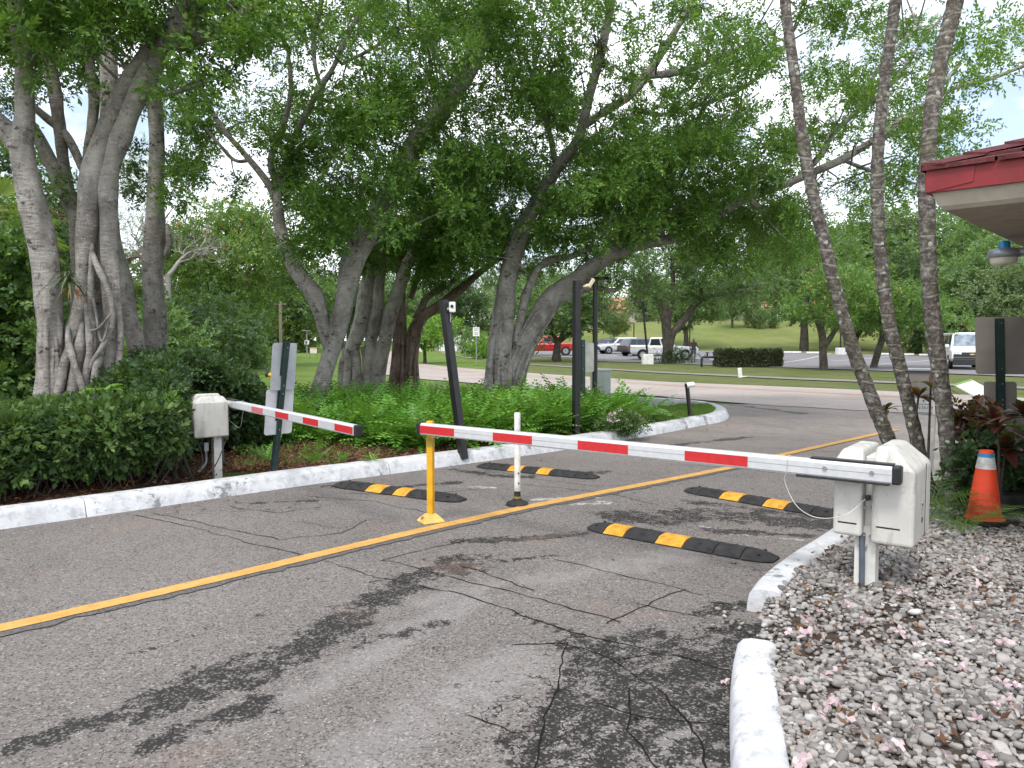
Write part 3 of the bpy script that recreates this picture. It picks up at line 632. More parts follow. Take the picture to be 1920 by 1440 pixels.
# ---- leaf litter on mulch and gravel
g = np.random.default_rng(17); n = 9000
x = g.uniform(-8, 5, n); y = g.uniform(4, 14, n); ok = inpoly(x, y, bed_poly) & (pdist(x, y, list(KALL)) > .3) & (pdist(x, y, list(KALL)) < 2.2); x, y = x[ok], y[ok]
z = .13 + .05 * sst(.3, 1.6, pdist(x, y, list(KALL))) + g.uniform(-.01, .03, len(x))
x2 = g.uniform(1, 4.6, 800); y2 = g.uniform(2.2, 6.4, 800); ok = inpoly(x2, y2, isl); x2, y2 = x2[ok], y2[ok]
p = np.r_[np.c_[x, y, z], np.c_[x2, y2, np.full(len(x2), .138)]]
x3 = g.uniform(-6, 6, 420); y3 = g.uniform(2.5, 15, 420); dq = np.minimum(pdist(x3, y3, KC), np.minimum(pdist(x3, y3, list(KR1)), pdist(x3, y3, list(KR2)))); ok = inpoly(x3, y3, drive_poly) & ~inpoly(x3, y3, isl) & ((dq < .5) & (dq > .12) | (g.uniform(0, 1, 420) < .06)); p = np.r_[p, np.c_[x3, y3, np.full(420, .006)][ok]]
ax = unit(g.normal(0, 1, p.shape) * np.array((1, 1, .18)))
leaf_object('leaf_litter', [sprigs(p, ax, L=.02, K=2, leaf=.05, wid=.38, g=g, up=3.0)], 'litter')['kind'] = 'stuff'
# ------------------------------------------------------------------ near fig trees
GFIG = 'old grey fig trees along the drive'
def base(px, Y, z=.1): d = D(px, 700, Y); return (d[0], Y, z)
def zpx(Y, z): return HOR + F * (H - z) / Y * 1.0   # approx row of a height at a depth
# --- the leaning pale trunk at the very left
t = Tree('fig_tree', 'pale fig tree leaning left with a forked top, at the far left above the hedges', 10.6, base(105, 10.6), group=GFIG, seed=21); t.k = .72
c = t.limb([(100, 860, 42), (96, 790, 37), (95, 720, 33), (93, 640, 29), (90, 560, 30), (80, 470, 33), (62, 380, 32), (46, 300, 30), (40, 250, 27)], 18)
t.strands(c, 8, (0, .62), (.14, .3), .35, .86)
t.limb([(38, 270, 30), (8, 238, 25), (-40, 190, 21), (-110, 100, 18)], 14)
t.limb([(38, 280, 30), (46, 215, 24), (44, 120, 20), (32, 50, 20), (24, -40, 18), (10, -160, 12)], 14)
t.limb([(-40, 190, 12), (-30, 90, 10), (-60, -60, 7)], 8)
t.limb([(75, 500, 9), (88, 560, 12), (82, 620, 12), (92, 690, 12), (100, 760, 12), (95, 840, 12)], 9); t.limb([(98, 560, 6), (112, 620, 8), (106, 690, 9), (118, 770, 10), (112, 850, 10)], 9)
t.blobs([(10, 70, 70, 80, 9.5, 12, .42), (80, 40, 60, 50, 9.5, 12, .9), (60, 90, 60, 60, 9.5, 12, .5), (10, 190, 30, 60, 10, 12, .22), (-60, 60, 90, 160, 9.5, 12, .5), (40, -120, 200, 80, 9, 13, .6)], leaf=.085)
t.done()
# --- the big twisted trunk
t = Tree('fig_tree', 'thick twisted fig trunk of braided grey roots, rising right behind the left hedge', 10.8, base(165, 10.8), group=GFIG, seed=33); t.k = .80
Yb = 11.0
Yb = 11.2; c1 = t.limb([(184, 880, 34, Yb), (184, 800, 32, Yb), (186, 740, 28, Yb), (188, 660, 25, Yb), (190, 560, 24, Yb), (190, 480, 24, Yb), (188, 400, 24, Yb), (190, 340, 24, Yb)], 18, lump=.1)
t.limb([(90, 880, 27), (104, 760, 23), (116, 690, 21), (138, 625, 20), (156, 560, 20), (161, 490, 21), (164, 420, 23), (172, 340, 25), (190, 270, 22), (217, 205, 23), (252, 140, 24), (285, 95, 24)], 16)
t.limb([(204, 640, 9), (204, 560, 12), (204, 480, 16), (203, 400, 18), (205, 330, 20), (223, 262, 21), (248, 200, 22), (278, 140, 24), (305, 90, 26), (340, 40, 28), (372, -20, 26), (410, -110, 22), (450, -230, 14)], 16)
t.limb([(180, 350, 9), (190, 342, 12), (200, 352, 8)], 9); t.limb([(190, 350, 6), (199, 372, 8), (203, 392, 4)], 8)
t.limb([(213, 470, 8), (219, 540, 10), (216, 590, 13), (207, 645, 18), (202, 695, 25), (204, 760, 32), (208, 880, 38)], 12)
t.limb([(172, 462, 2, 10.8), (178, 490, 7, 10.6), (196, 528, 7, 10.55), (210, 570, 7, 10.6), (208, 615, 6, 10.6), (190, 652, 6, 10.5), (168, 690, 5, 10.5), (158, 735, 6, 10.5), (156, 800, 6, 10.5)], 9)
t.limb([(128, 600, 2, 10.8), (128, 640, 7, 10.5), (142, 690, 8, 10.4), (160, 745, 9, 10.4), (172, 830, 10, 10.4)], 9)
t.limb([(160, 555, 3, 10.8), (165, 600, 8, 10.6), (168, 660, 8, 10.5), (160, 720, 9, 10.5), (165, 830, 10, 10.5)], 9)
t.limb([(156, 590, 3, 10.8), (150, 650, 12, 10.6), (142, 700, 14, 10.6), (132, 780, 16, 10.6), (125, 870, 18, 10.6)], 10)
t.limb([(196, 625, 2, 10.9), (190, 660, 8, 10.6), (178, 705, 9, 10.5), (176, 760, 10, 10.5), (180, 850, 12, 10.5)], 9)
t.limb([(174, 440, 1.5, 10.9), (172, 470, 5, 10.7), (170, 560, 7, 10.65), (176, 640, 8, 10.6), (172, 720, 9, 10.6), (178, 860, 11, 10.6)], 9); t.limb([(142, 610, 3, 10.8), (128, 655, 9, 10.6), (112, 720, 11, 10.5), (100, 790, 13, 10.5), (92, 870, 15, 10.5)], 9); t.limb([(218, 515, 1.5, 10.95), (222, 560, 5, 10.8), (226, 640, 7, 10.7), (222, 720, 9, 10.7), (228, 850, 12, 10.7)], 9)
t.limb([(175, 560, 3.5, 10.55), (190, 640, 3, 10.5), (205, 600, 3, 10.5)], 6); t.limb([(170, 620, 3, 10.5), (185, 615, 3, 10.45), (207, 590, 3, 10.5)], 6)
t.limb([(325, 75, 28), (368, 60, 24), (415, 52, 20), (462, 25, 15), (520, -40, 10)], 14)
t.limb([(300, 90, 10), (350, 40, 9), (430, 10, 8), (480, -30, 5)], 8)
t.limb([(272, 150, 9), (300, 175, 7), (340, 170, 5), (390, 150, 3)], 8)
t.blobs([(200, 10, 260, 60, 9.8, 12, .55), (150, 40, 80, 60, 9.8, 12, .95), (270, 45, 90, 50, 9.8, 12, .6), (400, 85, 80, 45, 9.5, 12, 1.0), (445, 20, 60, 50, 9.5, 12, .95), (320, 140, 60, 45, 10, 12, .5), (340, -110, 260, 90, 9, 13, .8), (345, 190, 45, 35, 10, 12.5, .5), (230, 250, 30, 30, 10, 11, .08)], leaf=.085)
t.done()
# --- dark trunks behind, straight grey trunk, leaning stem
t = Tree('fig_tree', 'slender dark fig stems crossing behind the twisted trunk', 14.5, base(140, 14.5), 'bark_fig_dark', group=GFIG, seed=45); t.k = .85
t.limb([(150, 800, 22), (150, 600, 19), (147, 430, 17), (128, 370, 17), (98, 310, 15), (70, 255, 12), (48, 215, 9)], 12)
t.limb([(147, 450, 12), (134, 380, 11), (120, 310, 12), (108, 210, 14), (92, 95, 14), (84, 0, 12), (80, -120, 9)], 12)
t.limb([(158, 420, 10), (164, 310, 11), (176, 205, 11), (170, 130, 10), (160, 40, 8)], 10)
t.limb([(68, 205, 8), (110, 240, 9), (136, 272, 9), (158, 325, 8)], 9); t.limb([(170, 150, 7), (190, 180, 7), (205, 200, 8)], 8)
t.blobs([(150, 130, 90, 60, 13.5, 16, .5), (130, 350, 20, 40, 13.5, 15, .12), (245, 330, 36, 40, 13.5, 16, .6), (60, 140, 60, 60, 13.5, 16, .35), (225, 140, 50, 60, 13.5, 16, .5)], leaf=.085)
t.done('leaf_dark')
t = Tree('fig_tree', 'straight upright grey fig trunk with a swollen lower half, behind the mound bush', 14.2, base(290, 14.2), group=GFIG, seed=57); t.k = .74
c = t.limb([(292, 800, 34), (291, 700, 31), (290, 640, 28), (288, 560, 26), (290, 480, 25), (291, 410, 24), (294, 330, 20), (292, 260, 18), (288, 190, 18), (280, 100, 17), (265, 0, 15), (250, -120, 10)], 16)
t.strands(c, 4, (0, .4), (.2, .4), .2, .7); t.limb([(308, 480, 8), (318, 455, 9), (314, 425, 6)], 8)
t.limb([(200, 230, 16), (206, 170, 20), (202, 100, 22), (190, 20, 24), (180, -80, 20)], 14)
t.limb([(262, 780, 24, 13.6), (256, 660, 22, 13.6), (241, 590, 20, 13.6), (228, 520, 18, 13.6), (215, 440, 14, 13.6), (206, 360, 14, 13.8), (202, 280, 15, 14), (200, 230, 16, 14.2)], 12)
t.blobs([(330, 260, 55, 60, 13.5, 16, .5), (360, 330, 50, 45, 13, 16, .40), (350, 190, 60, 40, 13, 16, .55), (255, 190, 30, 50, 14, 16, .25), (345, 385, 30, 25, 13, 16, .2)], leaf=.08)
t.done()
# --- centre left: leaning tree with a long left limb
t = Tree('fig_tree', 'spotted grey fig trunk leaning right, with one long limb arching left over the signpost', 14, base(590, 14), group=GFIG, seed=61)
c = t.limb([(582, 830, 32), (593, 770, 27), (600, 735, 24), (611, 695, 20), (622, 653, 20), (634, 608, 22), (646, 560, 22), (655, 520, 26), (669, 470, 27), (695, 425, 24), (726, 368, 24), (760, 302, 24), (800, 240, 24), (845, 180, 25), (880, 125, 24), (900, 60, 21), (906, 0, 19), (910, -90, 16), (930, -200, 12)], 16)
t.limb([(618, 665, 12), (607, 605, 18), (590, 556, 20), (560, 515, 20), (537, 470, 17), (524, 420, 14), (519, 378, 12), (500, 340, 9), (460, 290, 7), (420, 245, 6.5), (395, 205, 6), (372, 150, 5), (360, 90, 4)], 12)
t.limb([(520, 380, 9), (530, 330, 9), (558, 245, 8), (598, 170, 7), (626, 125, 6), (655, 60, 6), (690, 0, 5), (710, -60, 4)], 9)
t.limb([(520, 350, 7), (508, 300, 8), (530, 240, 7), (545, 170, 6), (540, 90, 4)], 9)
t.limb([(470, 300, 5), (440, 300, 4), (410, 270, 4), (385, 240, 3)], 7); t.limb([(605, -40, 6), (600, 20, 6), (588, 70, 5.5), (592, 130, 5), (602, 170, 4.5), (594, 205, 3.5)], 8)
t.limb([(640, 120, 4), (700, 90, 4), (760, 50, 3.5), (800, 60, 2.5)], 7); t.limb([(650, 540, 12), (640, 560, 14), (655, 575, 10), (658, 548, 8)], 9); t.limb([(596, 690, 3), (612, 668, 4), (618, 640, 4), (628, 620, 3)], 6)
t.limb([(668, 475, 22), (655, 480, 14), (642, 490, 8)], 9)
t.blobs([(370, 185, 60, 60, 12.5, 16, .45), (350, 275, 45, 45, 12.5, 16, .4), (480, 235, 60, 40, 12.5, 16, .6), (500, 105, 60, 50, 12.5, 16, .45), (560, 170, 45, 40, 12, 16, .7), (440, 160, 40, 50, 12.5, 16, .35), (590, 250, 90, 60, 12, 16, .85), (540, 50, 40, 40, 12, 16, .25), (640, 65, 55, 45, 12, 16, .5), (690, 150, 70, 60, 12, 16, .85), (620, 330, 90, 60, 12, 16, .95), (555, 325, 50, 60, 12, 16, .75), (700, 250, 85, 60, 12, 16, 1),
   (655, 420, 95, 60, 12.5, 17, 1), (580, 425, 60, 75, 13, 17, .85), (555, 525, 40, 45, 13.5, 17, .25), (780, 195, 90, 80, 12, 16.5, .95), (830, 60, 80, 60, 12, 16, .95), (760, 55, 45, 40, 12, 16, .45), (800, 330, 100, 70, 12.5, 17, 1.1), (910, 50, 70, 60, 12, 16, 1.1), (940, 165, 60, 80, 12, 16, .85), (680, -110, 400, 80, 11, 17, .7), (620, 20, 120, 50, 12, 17, .55), (760, 30, 120, 50, 12, 17, .55), (520, 40, 60, 50, 12, 16, .4), (470, 400, 40, 30, 13, 16, .3), (440, 330, 30, 25, 13, 16, .25), (720, 340, 60, 60, 12, 16, .7)], leaf=.075)
t.done()
# --- two banyan clusters
t = Tree('banyan_tree', 'grey fig of fused stems with hollow roots and a stout leaning right trunk', 18, base(680, 18), 'bark_fig', group=GFIG, seed=71)
for l in ([(645, 790, 11), (650, 740, 11), (653, 690, 12), (660, 655, 16), (676, 615, 20), (690, 545, 20), (700, 485, 19), (715, 430, 17), (735, 370, 14), (760, 310, 11)], [(672, 790, 15), (672, 735, 13), (668, 680, 12), (664, 650, 10)], [(688, 790, 10), (690, 730, 10), (693, 660, 13), (702, 600, 17), (708, 540, 17), (712, 480, 13), (706, 440, 10)],
          [(707, 790, 11), (708, 740, 11), (713, 680, 12), (726, 620, 17), (745, 550, 16), (762, 500, 14), (790, 440, 14), (815, 390, 12), (830, 330, 9)], [(695, 770, 7), (700, 690, 7), (708, 640, 8)], [(652, 790, 9), (640, 740, 9), (640, 690, 8), (650, 655, 9)], [(718, 790, 10), (714, 740, 8), (708, 700, 7)], [(680, 780, 6), (683, 690, 5), (680, 650, 6)], [(660, 790, 5), (661, 730, 4), (668, 670, 4), (676, 630, 4)], [(699, 785, 5), (697, 720, 4), (700, 650, 4)], [(722, 785, 5), (719, 735, 4), (722, 690, 4), (732, 640, 4)], [(633, 790, 6), (636, 745, 5), (645, 690, 5), (660, 660, 6)], [(712, 700, 9), (717, 715, 8), (714, 735, 5)]): t.limb(l, 11)
t.blobs([(740, 420, 95, 65, 16, 20, 1), (770, 500, 60, 45, 17, 21, .6), (690, 470, 60, 50, 16, 20, .7), (820, 420, 70, 60, 16, 20, .9)], leaf=.085); t.done()
t = Tree('banyan_tree', 'reddish banyan trunk wrapped in thin stringy aerial roots, with a low limb arching right', 18.5, base(757, 18.5), 'bark_root', group=GFIG, seed=83)
c = t.limb([(748, 790, 26), (748, 735, 19), (748, 680, 15), (750, 620, 13), (752, 570, 12), (752, 500, 12), (760, 440, 9), (780, 380, 7)], 12); t.strands(c, 14, (0, .8), (.16, .34), .7, 1.0, .7)
c = t.limb([(772, 790, 20), (770, 730, 15), (771, 670, 12), (778, 620, 15), (796, 590, 13), (825, 572, 12), (860, 546, 11), (895, 515, 8), (930, 490, 6), (980, 465, 4)], 12); t.strands(c, 11, (0, .55), (.18, .36), .6, 1.0, .7)
t.limb([(780, 600, 9), (800, 560, 8), (830, 540, 7), (860, 520, 5)], 9); t.limb([(770, 560, 7), (790, 500, 7), (830, 460, 6), (880, 430, 5), (930, 400, 4)], 9)
t.blobs([(840, 490, 70, 35, 16.5, 21, .85), (860, 450, 80, 55, 16, 20, 1), (920, 450, 50, 45, 16, 20, .7), (790, 460, 60, 50, 17, 21, .8)], leaf=.085); t.done()
# --- the big two-limbed tree behind the ferns
t = Tree('fig_tree', 'massive ribbed fig trunk splitting into two bare limbs beside the black lamp posts', 15.6, base(975, 15.6), group=GFIG, seed=97)
ca = t.limb([(936, 815, 38), (938, 745, 33), (939, 690, 28), (941, 640, 25), (945, 590, 23), (950, 545, 20), (956, 500, 21), (976, 440, 20), (1000, 390, 18), (1030, 335, 17), (1056, 300, 15), (1082, 265, 13), (1096, 220, 12), (1106, 180, 11), (1120, 130, 10), (1136, 60, 9), (1146, 0, 9), (1165, -90, 7)], 18)
cb = t.limb([(952, 815, 36), (956, 745, 29), (966, 700, 24), (983, 652, 23), (1000, 618, 24), (1020, 583, 26), (1044, 552, 26), (1082, 524, 22), (1140, 482, 18), (1190, 460, 15), (1250, 450, 12), (1300, 436, 11), (1350, 402, 10), (1402, 370, 10), (1460, 350, 9), (1520, 325, 9), (1580, 298, 9), (1640, 262, 8), (1690, 225, 7), (1740, 190, 6), (1800, 120, 4)], 16)
t.strands(ca, 13, (0, .46), (.13, .3), .35, .93, .3); t.strands(cb, 10, (0, .36), (.13, .3), .35, .93, .3)
for l in ([(968, 640, 11), (985, 560, 11), (1008, 505, 10), (1040, 486, 9), (1068, 482, 7), (1100, 470, 5)], [(1044, 312, 8), (1030, 250, 7), (1016, 190, 6), (1000, 140, 4)], [(1096, 235, 8), (1140, 205, 9), (1180, 180, 9), (1212, 142, 11), (1240, 100, 10), (1268, 55, 8), (1292, 15, 6), (1310, -60, 4)], [(1212, 142, 8), (1255, 138, 8), (1300, 128, 7), (1352, 104, 5), (1400, 85, 3)], [(1190, 205, 6), (1240, 215, 5), (1300, 200, 5), (1380, 172, 4.5), (1440, 130, 4), (1478, 80, 3)], [(1160, 475, 9), (1210, 440, 9), (1260, 400, 8), (1330, 370, 6)], [(1400, 372, 8), (1440, 400, 6), (1480, 390, 4)],
          [(1500, 330, 8), (1540, 290, 8), (1560, 250, 6), (1610, 205, 6), (1640, 140, 5), (1680, 90, 4), (1720, 50, 3)], [(1580, 300, 5), (1660, 330, 4), (1720, 345, 3)], [(1612, 205, 6), (1655, 175, 5), (1700, 120, 4), (1740, 60, 3)], [(1735, 195, 5), (1790, 165, 5), (1850, 150, 5), (1930, 120, 4)], [(890, 335, 6), (915, 335, 7), (940, 322, 6), (985, 340, 5), (1010, 370, 6)], [(1060, 560, 8), (1110, 540, 7), (1150, 545, 6), (1170, 530, 4)], [(1320, 190, 3), (1290, 300, 4), (1250, 380, 5)], [(1240, 450, 6), (1250, 380, 5), (1270, 300, 4)]): t.limb(l, 9)
t.blobs([(900, 300, 80, 80, 13, 18, 1), (960, 380, 80, 80, 13, 18, 1), (900, 430, 80, 60, 14, 19, 1), (1010, 60, 60, 55, 12.5, 17, .45), (1000, 220, 75, 80, 13, 18, .85), (1080, 170, 60, 80, 13, 18, .6), (1090, 330, 80, 70, 13, 18, .95), (1060, 420, 90, 70, 14, 19, 1), (1150, 400, 100, 80, 14, 19, 1.05), (1160, 290, 80, 70, 13, 18, .85), (1240, 330, 90, 70, 13, 18, .95), (1250, 235, 70, 55, 13, 18, .6), (1185, 110, 60, 50, 12.5, 17, .5), (1330, 130, 80, 60, 12.5, 17, .7), (1390, 60, 55, 60, 12, 17, .6), (1425, 130, 35, 60, 12, 17, .45), (1300, 40, 50, 40, 12, 16, .35),
   (1280, 420, 120, 70, 14, 19, 1.05), (1380, 400, 110, 70, 14, 19, 1.05), (1330, 300, 90, 60, 13, 18, .95), (1430, 260, 90, 70, 13, 18, .8), (1450, 370, 80, 60, 13.5, 19, .95), (1500, 440, 60, 60, 13.5, 19, .7), (1420, 470, 90, 45, 14, 20, .85), (1130, 500, 60, 40, 15, 19, .6), (1010, 465, 60, 40, 15, 19, .6), (1540, 260, 65, 60, 13, 18, .6), (1600, 340, 60, 55, 13, 18, .55), (1560, 130, 60, 50, 12, 17, .4), (1530, 40, 55, 50, 12, 17, .45), (1640, 140, 50, 60, 12, 17, .38), (1700, 80, 65, 60, 12, 17, .36), (1700, 260, 70, 70, 12.5, 18, .62), (1690, 195, 60, 50, 12, 17, .45), (1780, 260, 50, 70, 12, 17, .50), (1790, 330, 40, 35, 12.5, 17, .5), (1850, 60, 70, 55, 11, 16, .35), (1895, 140, 45, 35, 11, 15, .3), (1810, 130, 40, 30, 11, 15, .25), (1140, -90, 260, 80, 12, 17, .6), (1600, -100, 300, 80, 11, 17, .4), (1590, 430, 25, 40, 14, 18, .3), (1060, 30, 120, 50, 12, 17, .5), (1240, 30, 90, 50, 12, 17, .35), (1330, 200, 80, 50, 12, 18, .5), (1560, 180, 80, 60, 12, 18, .35), (1640, 60, 110, 60, 12, 18, .3), (1700, 330, 50, 50, 13, 18, .4), (1650, 260, 60, 50, 13, 18, .4), (1120, 230, 90, 70, 13, 18, .6)], leaf=.075)
t.done()
# --- air plants on the limbs
def rosette(p, n, L, w, droop, g, up=.5):
    """strap leaves: n blades of 5 segments"""
    A = g.uniform(0, 6.283, n); El = g.uniform(-.3, 1.2, n) * up + .25; S = 6; t = np.linspace(0, 1, S)
    l = L * g.uniform(.6, 1.15, n)
    rad = l[:, None] * (t[None] * np.cos(El)[:, None]); z = l[:, None] * (t * np.sin(El)[:, None]) - droop * l[:, None] * t ** 2.2
    cx = rad * np.cos(A)[:, None]; cyy = rad * np.sin(A)[:, None]
    wd = w * np.sin(np.pi * np.clip(t * .85 + .12, 0, 1))[None] * np.ones((n, 1)); sx, sy = -np.sin(A)[:, None] * wd, np.cos(A)[:, None] * wd
    a = np.stack([cx + sx, cyy + sy, z], -1); b = np.stack([cx - sx, cyy - sy, z], -1)
    q = np.stack([a[:, :-1], a[:, 1:], b[:, 1:], b[:, :-1]], 2).reshape(-1, 3) + np.array(p)
    return q, np.repeat(np.clip(g.normal(.45, .2, n), 0, 1), S - 1)
g = np.random.default_rng(5)
for px, py, Y, L, n, lab in [(128, 528, 10.3, .42, 60, 'large spiky air plant with orange dead leaves, wedged between the two left fig trunks'), (1118, 88, 15.4, .62, 70, 'large bristly air plant high on the bare limb of the two-limbed fig'), (1135, 128, 15.3, .55, 60, 'drooping bristly air plant just under the large one on the bare limb'), (1310, 14, 15.2, .36, 40, 'small air plant near the tip of an upper branch at the top of the photo'), (1527, 226, 15, .30, 36, 'small air plant silhouetted right of the first palm trunk'), (1165, 188, 15.2, .42, 40, 'brownish air plant hanging under a mossy branch'), (1210, 150, 15.2, .42, 40, 'mossy air plant where the upper branches fork'), (1330, 140, 15, .34, 30, 'thin air plant hanging below the horizontal upper branch'), (885, 345, 15.8, .4, 40, 'shaggy dark air plant on the short stub in the middle of the canopy'), (450, 60, 10.6, .5, 60, 'dark shaggy air plant on the big branch above the left hedge'), (1095, 282, 15.3, .3, 30, 'little air plant tucked in the elbow of the left bare limb')]:
    p = D(px, py, Y); r = thing('air_plant', lab, 'air plant', p, group='air plants growing on the fig limbs')
    leaf_object('leaves', [rosette(p, n, L, .011 if n < 50 else .014, .75, g, 1.0)], 'strap_leaf', r)
    leaf_object('dead_leaves', [rosette(p + np.array((0.05, -.02, -.1 if px < 200 else -.02)), n // 4, L * .55, .012, 1.2, g, .3)], 'dry_strap', r)
# ------------------------------------------------------------------ hedges and bushes by the drive
def bush(name, label, cat, samples, mat, stems=None, group=None, per=26, leaf=.07, loc=None, R0=(.12, .2), K=8, L=.13, wid=.62, mm=0.0):
    c = np.array(samples); r = thing(name, label, cat, loc if loc is not None else c.mean(0) * np.array((1, 1, 0)) + np.array((0, 0, .1)), group=group)
    g = np.random.default_rng(len(c))
    leaf_object('foliage', [cloud(c, g.uniform(*R0, len(c)), per, g, flat=.8, leaf=leaf, K=K, L=L, wid=wid)], mat, r)
    top = c[(c[:, 2] > np.quantile(c[:, 2], .62))]
    if mm: leaf_object('new_growth', [cloud(top[g.permutation(len(top))[:int(len(top) * mm)]] + (0, 0, .05), np.full(int(len(top) * mm), .11), 6, g, leaf=leaf * .8, K=6, L=L * .8, wid=wid)], 'leaf_bright', r)
    if stems: stems.build('stems', 'bark_oak', r, world=True)
    return r
g = np.random.default_rng(8)
kd = -dk0; kn = np.array((kd[1], -kd[0], 0)); kn = kn if kn[1] > 0 else -kn     # along the kerb (to the right), and away from the road
k0 = P(0, 993)
def hedge_pts(n, s0, s1, d0, d1, ztop, g, nz=4):
    o = []
    for _ in range(n):
        s = g.uniform(s0, s1); d = d0 + (d1 - d0) * g.uniform() ; zt = ztop(s, d) * (1 + .22 * (fbm(np.array(s * 1.7), np.array(d * 1.7), nz, 3) - .5))
        f = g.uniform() ; side = g.uniform()
        if side < .45: z = zt * g.uniform(.93, 1.02)
        elif side < .85: d = d0 + .12 * g.normal(); z = zt * (.38 + .62 * f ** .8)
        else: z = zt * g.uniform(.45, .9)
        p = k0 + kd * s + kn * d; o.append((p[0], p[1], z + .1))
    return o
pts = hedge_pts(1150, -4.5, 2.1, .75, 2.0, lambda s, d: .70 + .06 * (s > 1), g, 4)
st = MB()
for _ in range(190):
    s = g.uniform(-3, 2.0); d = g.uniform(.62, 1.3); p = k0 + kd * s + kn * d; e = p + np.array((g.normal(0, .14), g.normal(0, .14), g.uniform(.5, .85)))
    st.tube(catmull([p + (0, 0, .1), (p + e) / 2 + g.normal(0, .05, 3), e], 4), np.linspace(.010, .004, 9), 5)
pts = [p for p in pts if not (960 + F * p[0] / p[1] > 318)]
bush('hedge', 'broad leafy hedge with bare stems showing below, along the left kerb', 'hedge', pts, 'leaf_hedge', st, leaf=.066, per=34, mm=.40)
pts = []
for _ in range(900):
    a = g.uniform(0, 6.283); e = g.uniform(0, 1) ** .6; px = 335 + 140 * math.cos(a) * g.uniform(.75, 1); Y = 10.6 + 1.7 * math.sin(a) * g.uniform(.3, 1)
    zt = 1.16 * math.sqrt(max(.03, 1 - ((px - 330) / 158) ** 2)) * (1 - .12 * ((Y - 10.6) / 1.7) ** 2) * g.uniform(.92, 1.04)
    z = .15 + zt * (1 if g.uniform() < .55 else g.uniform(.15, .95)); q = D(px, 700, Y); pts.append((q[0], Y, z))
for _ in range(420):
    s = g.uniform(1.7, 3.0); d = .95 + .9 * g.uniform() ; zt = (1.0 - .35 * sst(2.3, 3.0, s)); z = .12 + zt * g.uniform(.15, 1.0); p = k0 + kd * s + kn * d; pts.append((p[0], p[1], z))
st = MB()
for _ in range(30):
    p = D(g.uniform(250, 430), 700, g.uniform(9.6, 11.2)); p[2] = .1; st.tube([p, p + g.normal(0, .2, 3) * (1, 1, 0) + (0, 0, .9)], [.014, .006], 5)
pts = [p for p in pts if not (960 + F * p[0] / p[1] > 318 and p[1] < 9.8)]
bush('bush', 'rounded dark green bush between the twisted fig trunk and the left gate box', 'bush', pts, 'leaf_dark', st, leaf=.068, per=32, R0=(.13, .22), mm=.12)
pts = []
for _ in range(900):
    px = g.uniform(-330, 92); Y = g.uniform(11.2, 14.5); zt = 2.35 * (1 + .25 * math.sin(px * .013 + 1) + .12 * math.sin(px * .05)) * (1 - .55 * sst(20, 110, px))
    z = .2 + zt * (g.uniform(.9, 1.03) if g.uniform() < .4 else g.uniform(.05, .95)); q = D(px, 700, Y); pts.append((q[0], Y, z))
st = MB()
for _ in range(30):
    p = D(g.uniform(-300, 80), 700, g.uniform(11.6, 14)); p[2] = .05; st.tube([p, p + g.normal(0, .3, 3) * (1, 1, 0) + (0, 0, 1.8)], [.02, .008], 5)
bush('bush', 'tall mixed green bush left of the leaning pale fig trunk', 'bush', pts, 'leaf_fig_light', None, leaf=.09, per=22, R0=(.16, .28))
# broad-leaved seedling poking from the hedge, and the dark spike leaf
def broad(p, n, L, W, g, el=(.2, .7)):
    q = []
    for k in range(n):
        a = g.uniform(0, 6.283); e = g.uniform(*el); d = np.array((math.cos(a) * math.cos(e), math.sin(a) * math.cos(e), math.sin(e))); sd = np.array((-math.sin(a), math.cos(a), 0)); l = L * g.uniform(.7, 1.15)
        ts = np.linspace(0, 1, 6); ww = W * np.sin(np.pi * np.clip(ts * .9 + .08, 0, 1)) ** .8
        c = np.array([p + d * l * t - np.array((0, 0, 1)) * .35 * l * t * t for t in ts])
        up = np.array((0, 0, .25)) * 1
        for i in range(5):
            for s in (1, -1):
                q.append([c[i], c[i + 1], c[i + 1] + (sd * s + up) * ww[i + 1], c[i] + (sd * s + up) * ww[i]])
    q = np.array(q).reshape(-1, 3); return q, np.repeat(np.clip(g.normal(.5, .22, n), 0, 1), 10)
p = D(195, 735, 8.3); r = thing('seedling', 'bright green large-leaved seedling poking out of the hedge top below the twisted trunk', 'plant', p * (1, 1, 0) + (0, 0, .9))
leaf_object('leaves', [broad(p, 9, .3, .07, g)], 'leaf_bright', r); MB().tube([p * (1, 1, 0) + (0, 0, .85), p], [.012, .008], 6).build('stem', 'leaf_bright_stem' if 'leaf_bright_stem' in M else 'bark_oak', r, world=True)
p = D(178, 762, 7.75); r = thing('spike_leaf_plant', 'single dark upright spear leaf standing in the hedge top', 'plant', p - (0, 0, .1))
mb = MB(); mb.add(*tube_geo([p - (0, 0, .1), p + (.004, 0, .06), p + (.012, 0, .2)], [.02, .024, .003], 6), 0, True); M['dark_leaf'] = simple('dark_leaf', (.015, .04, .018), .5); mb.build('leaf', 'dark_leaf', r, world=True)
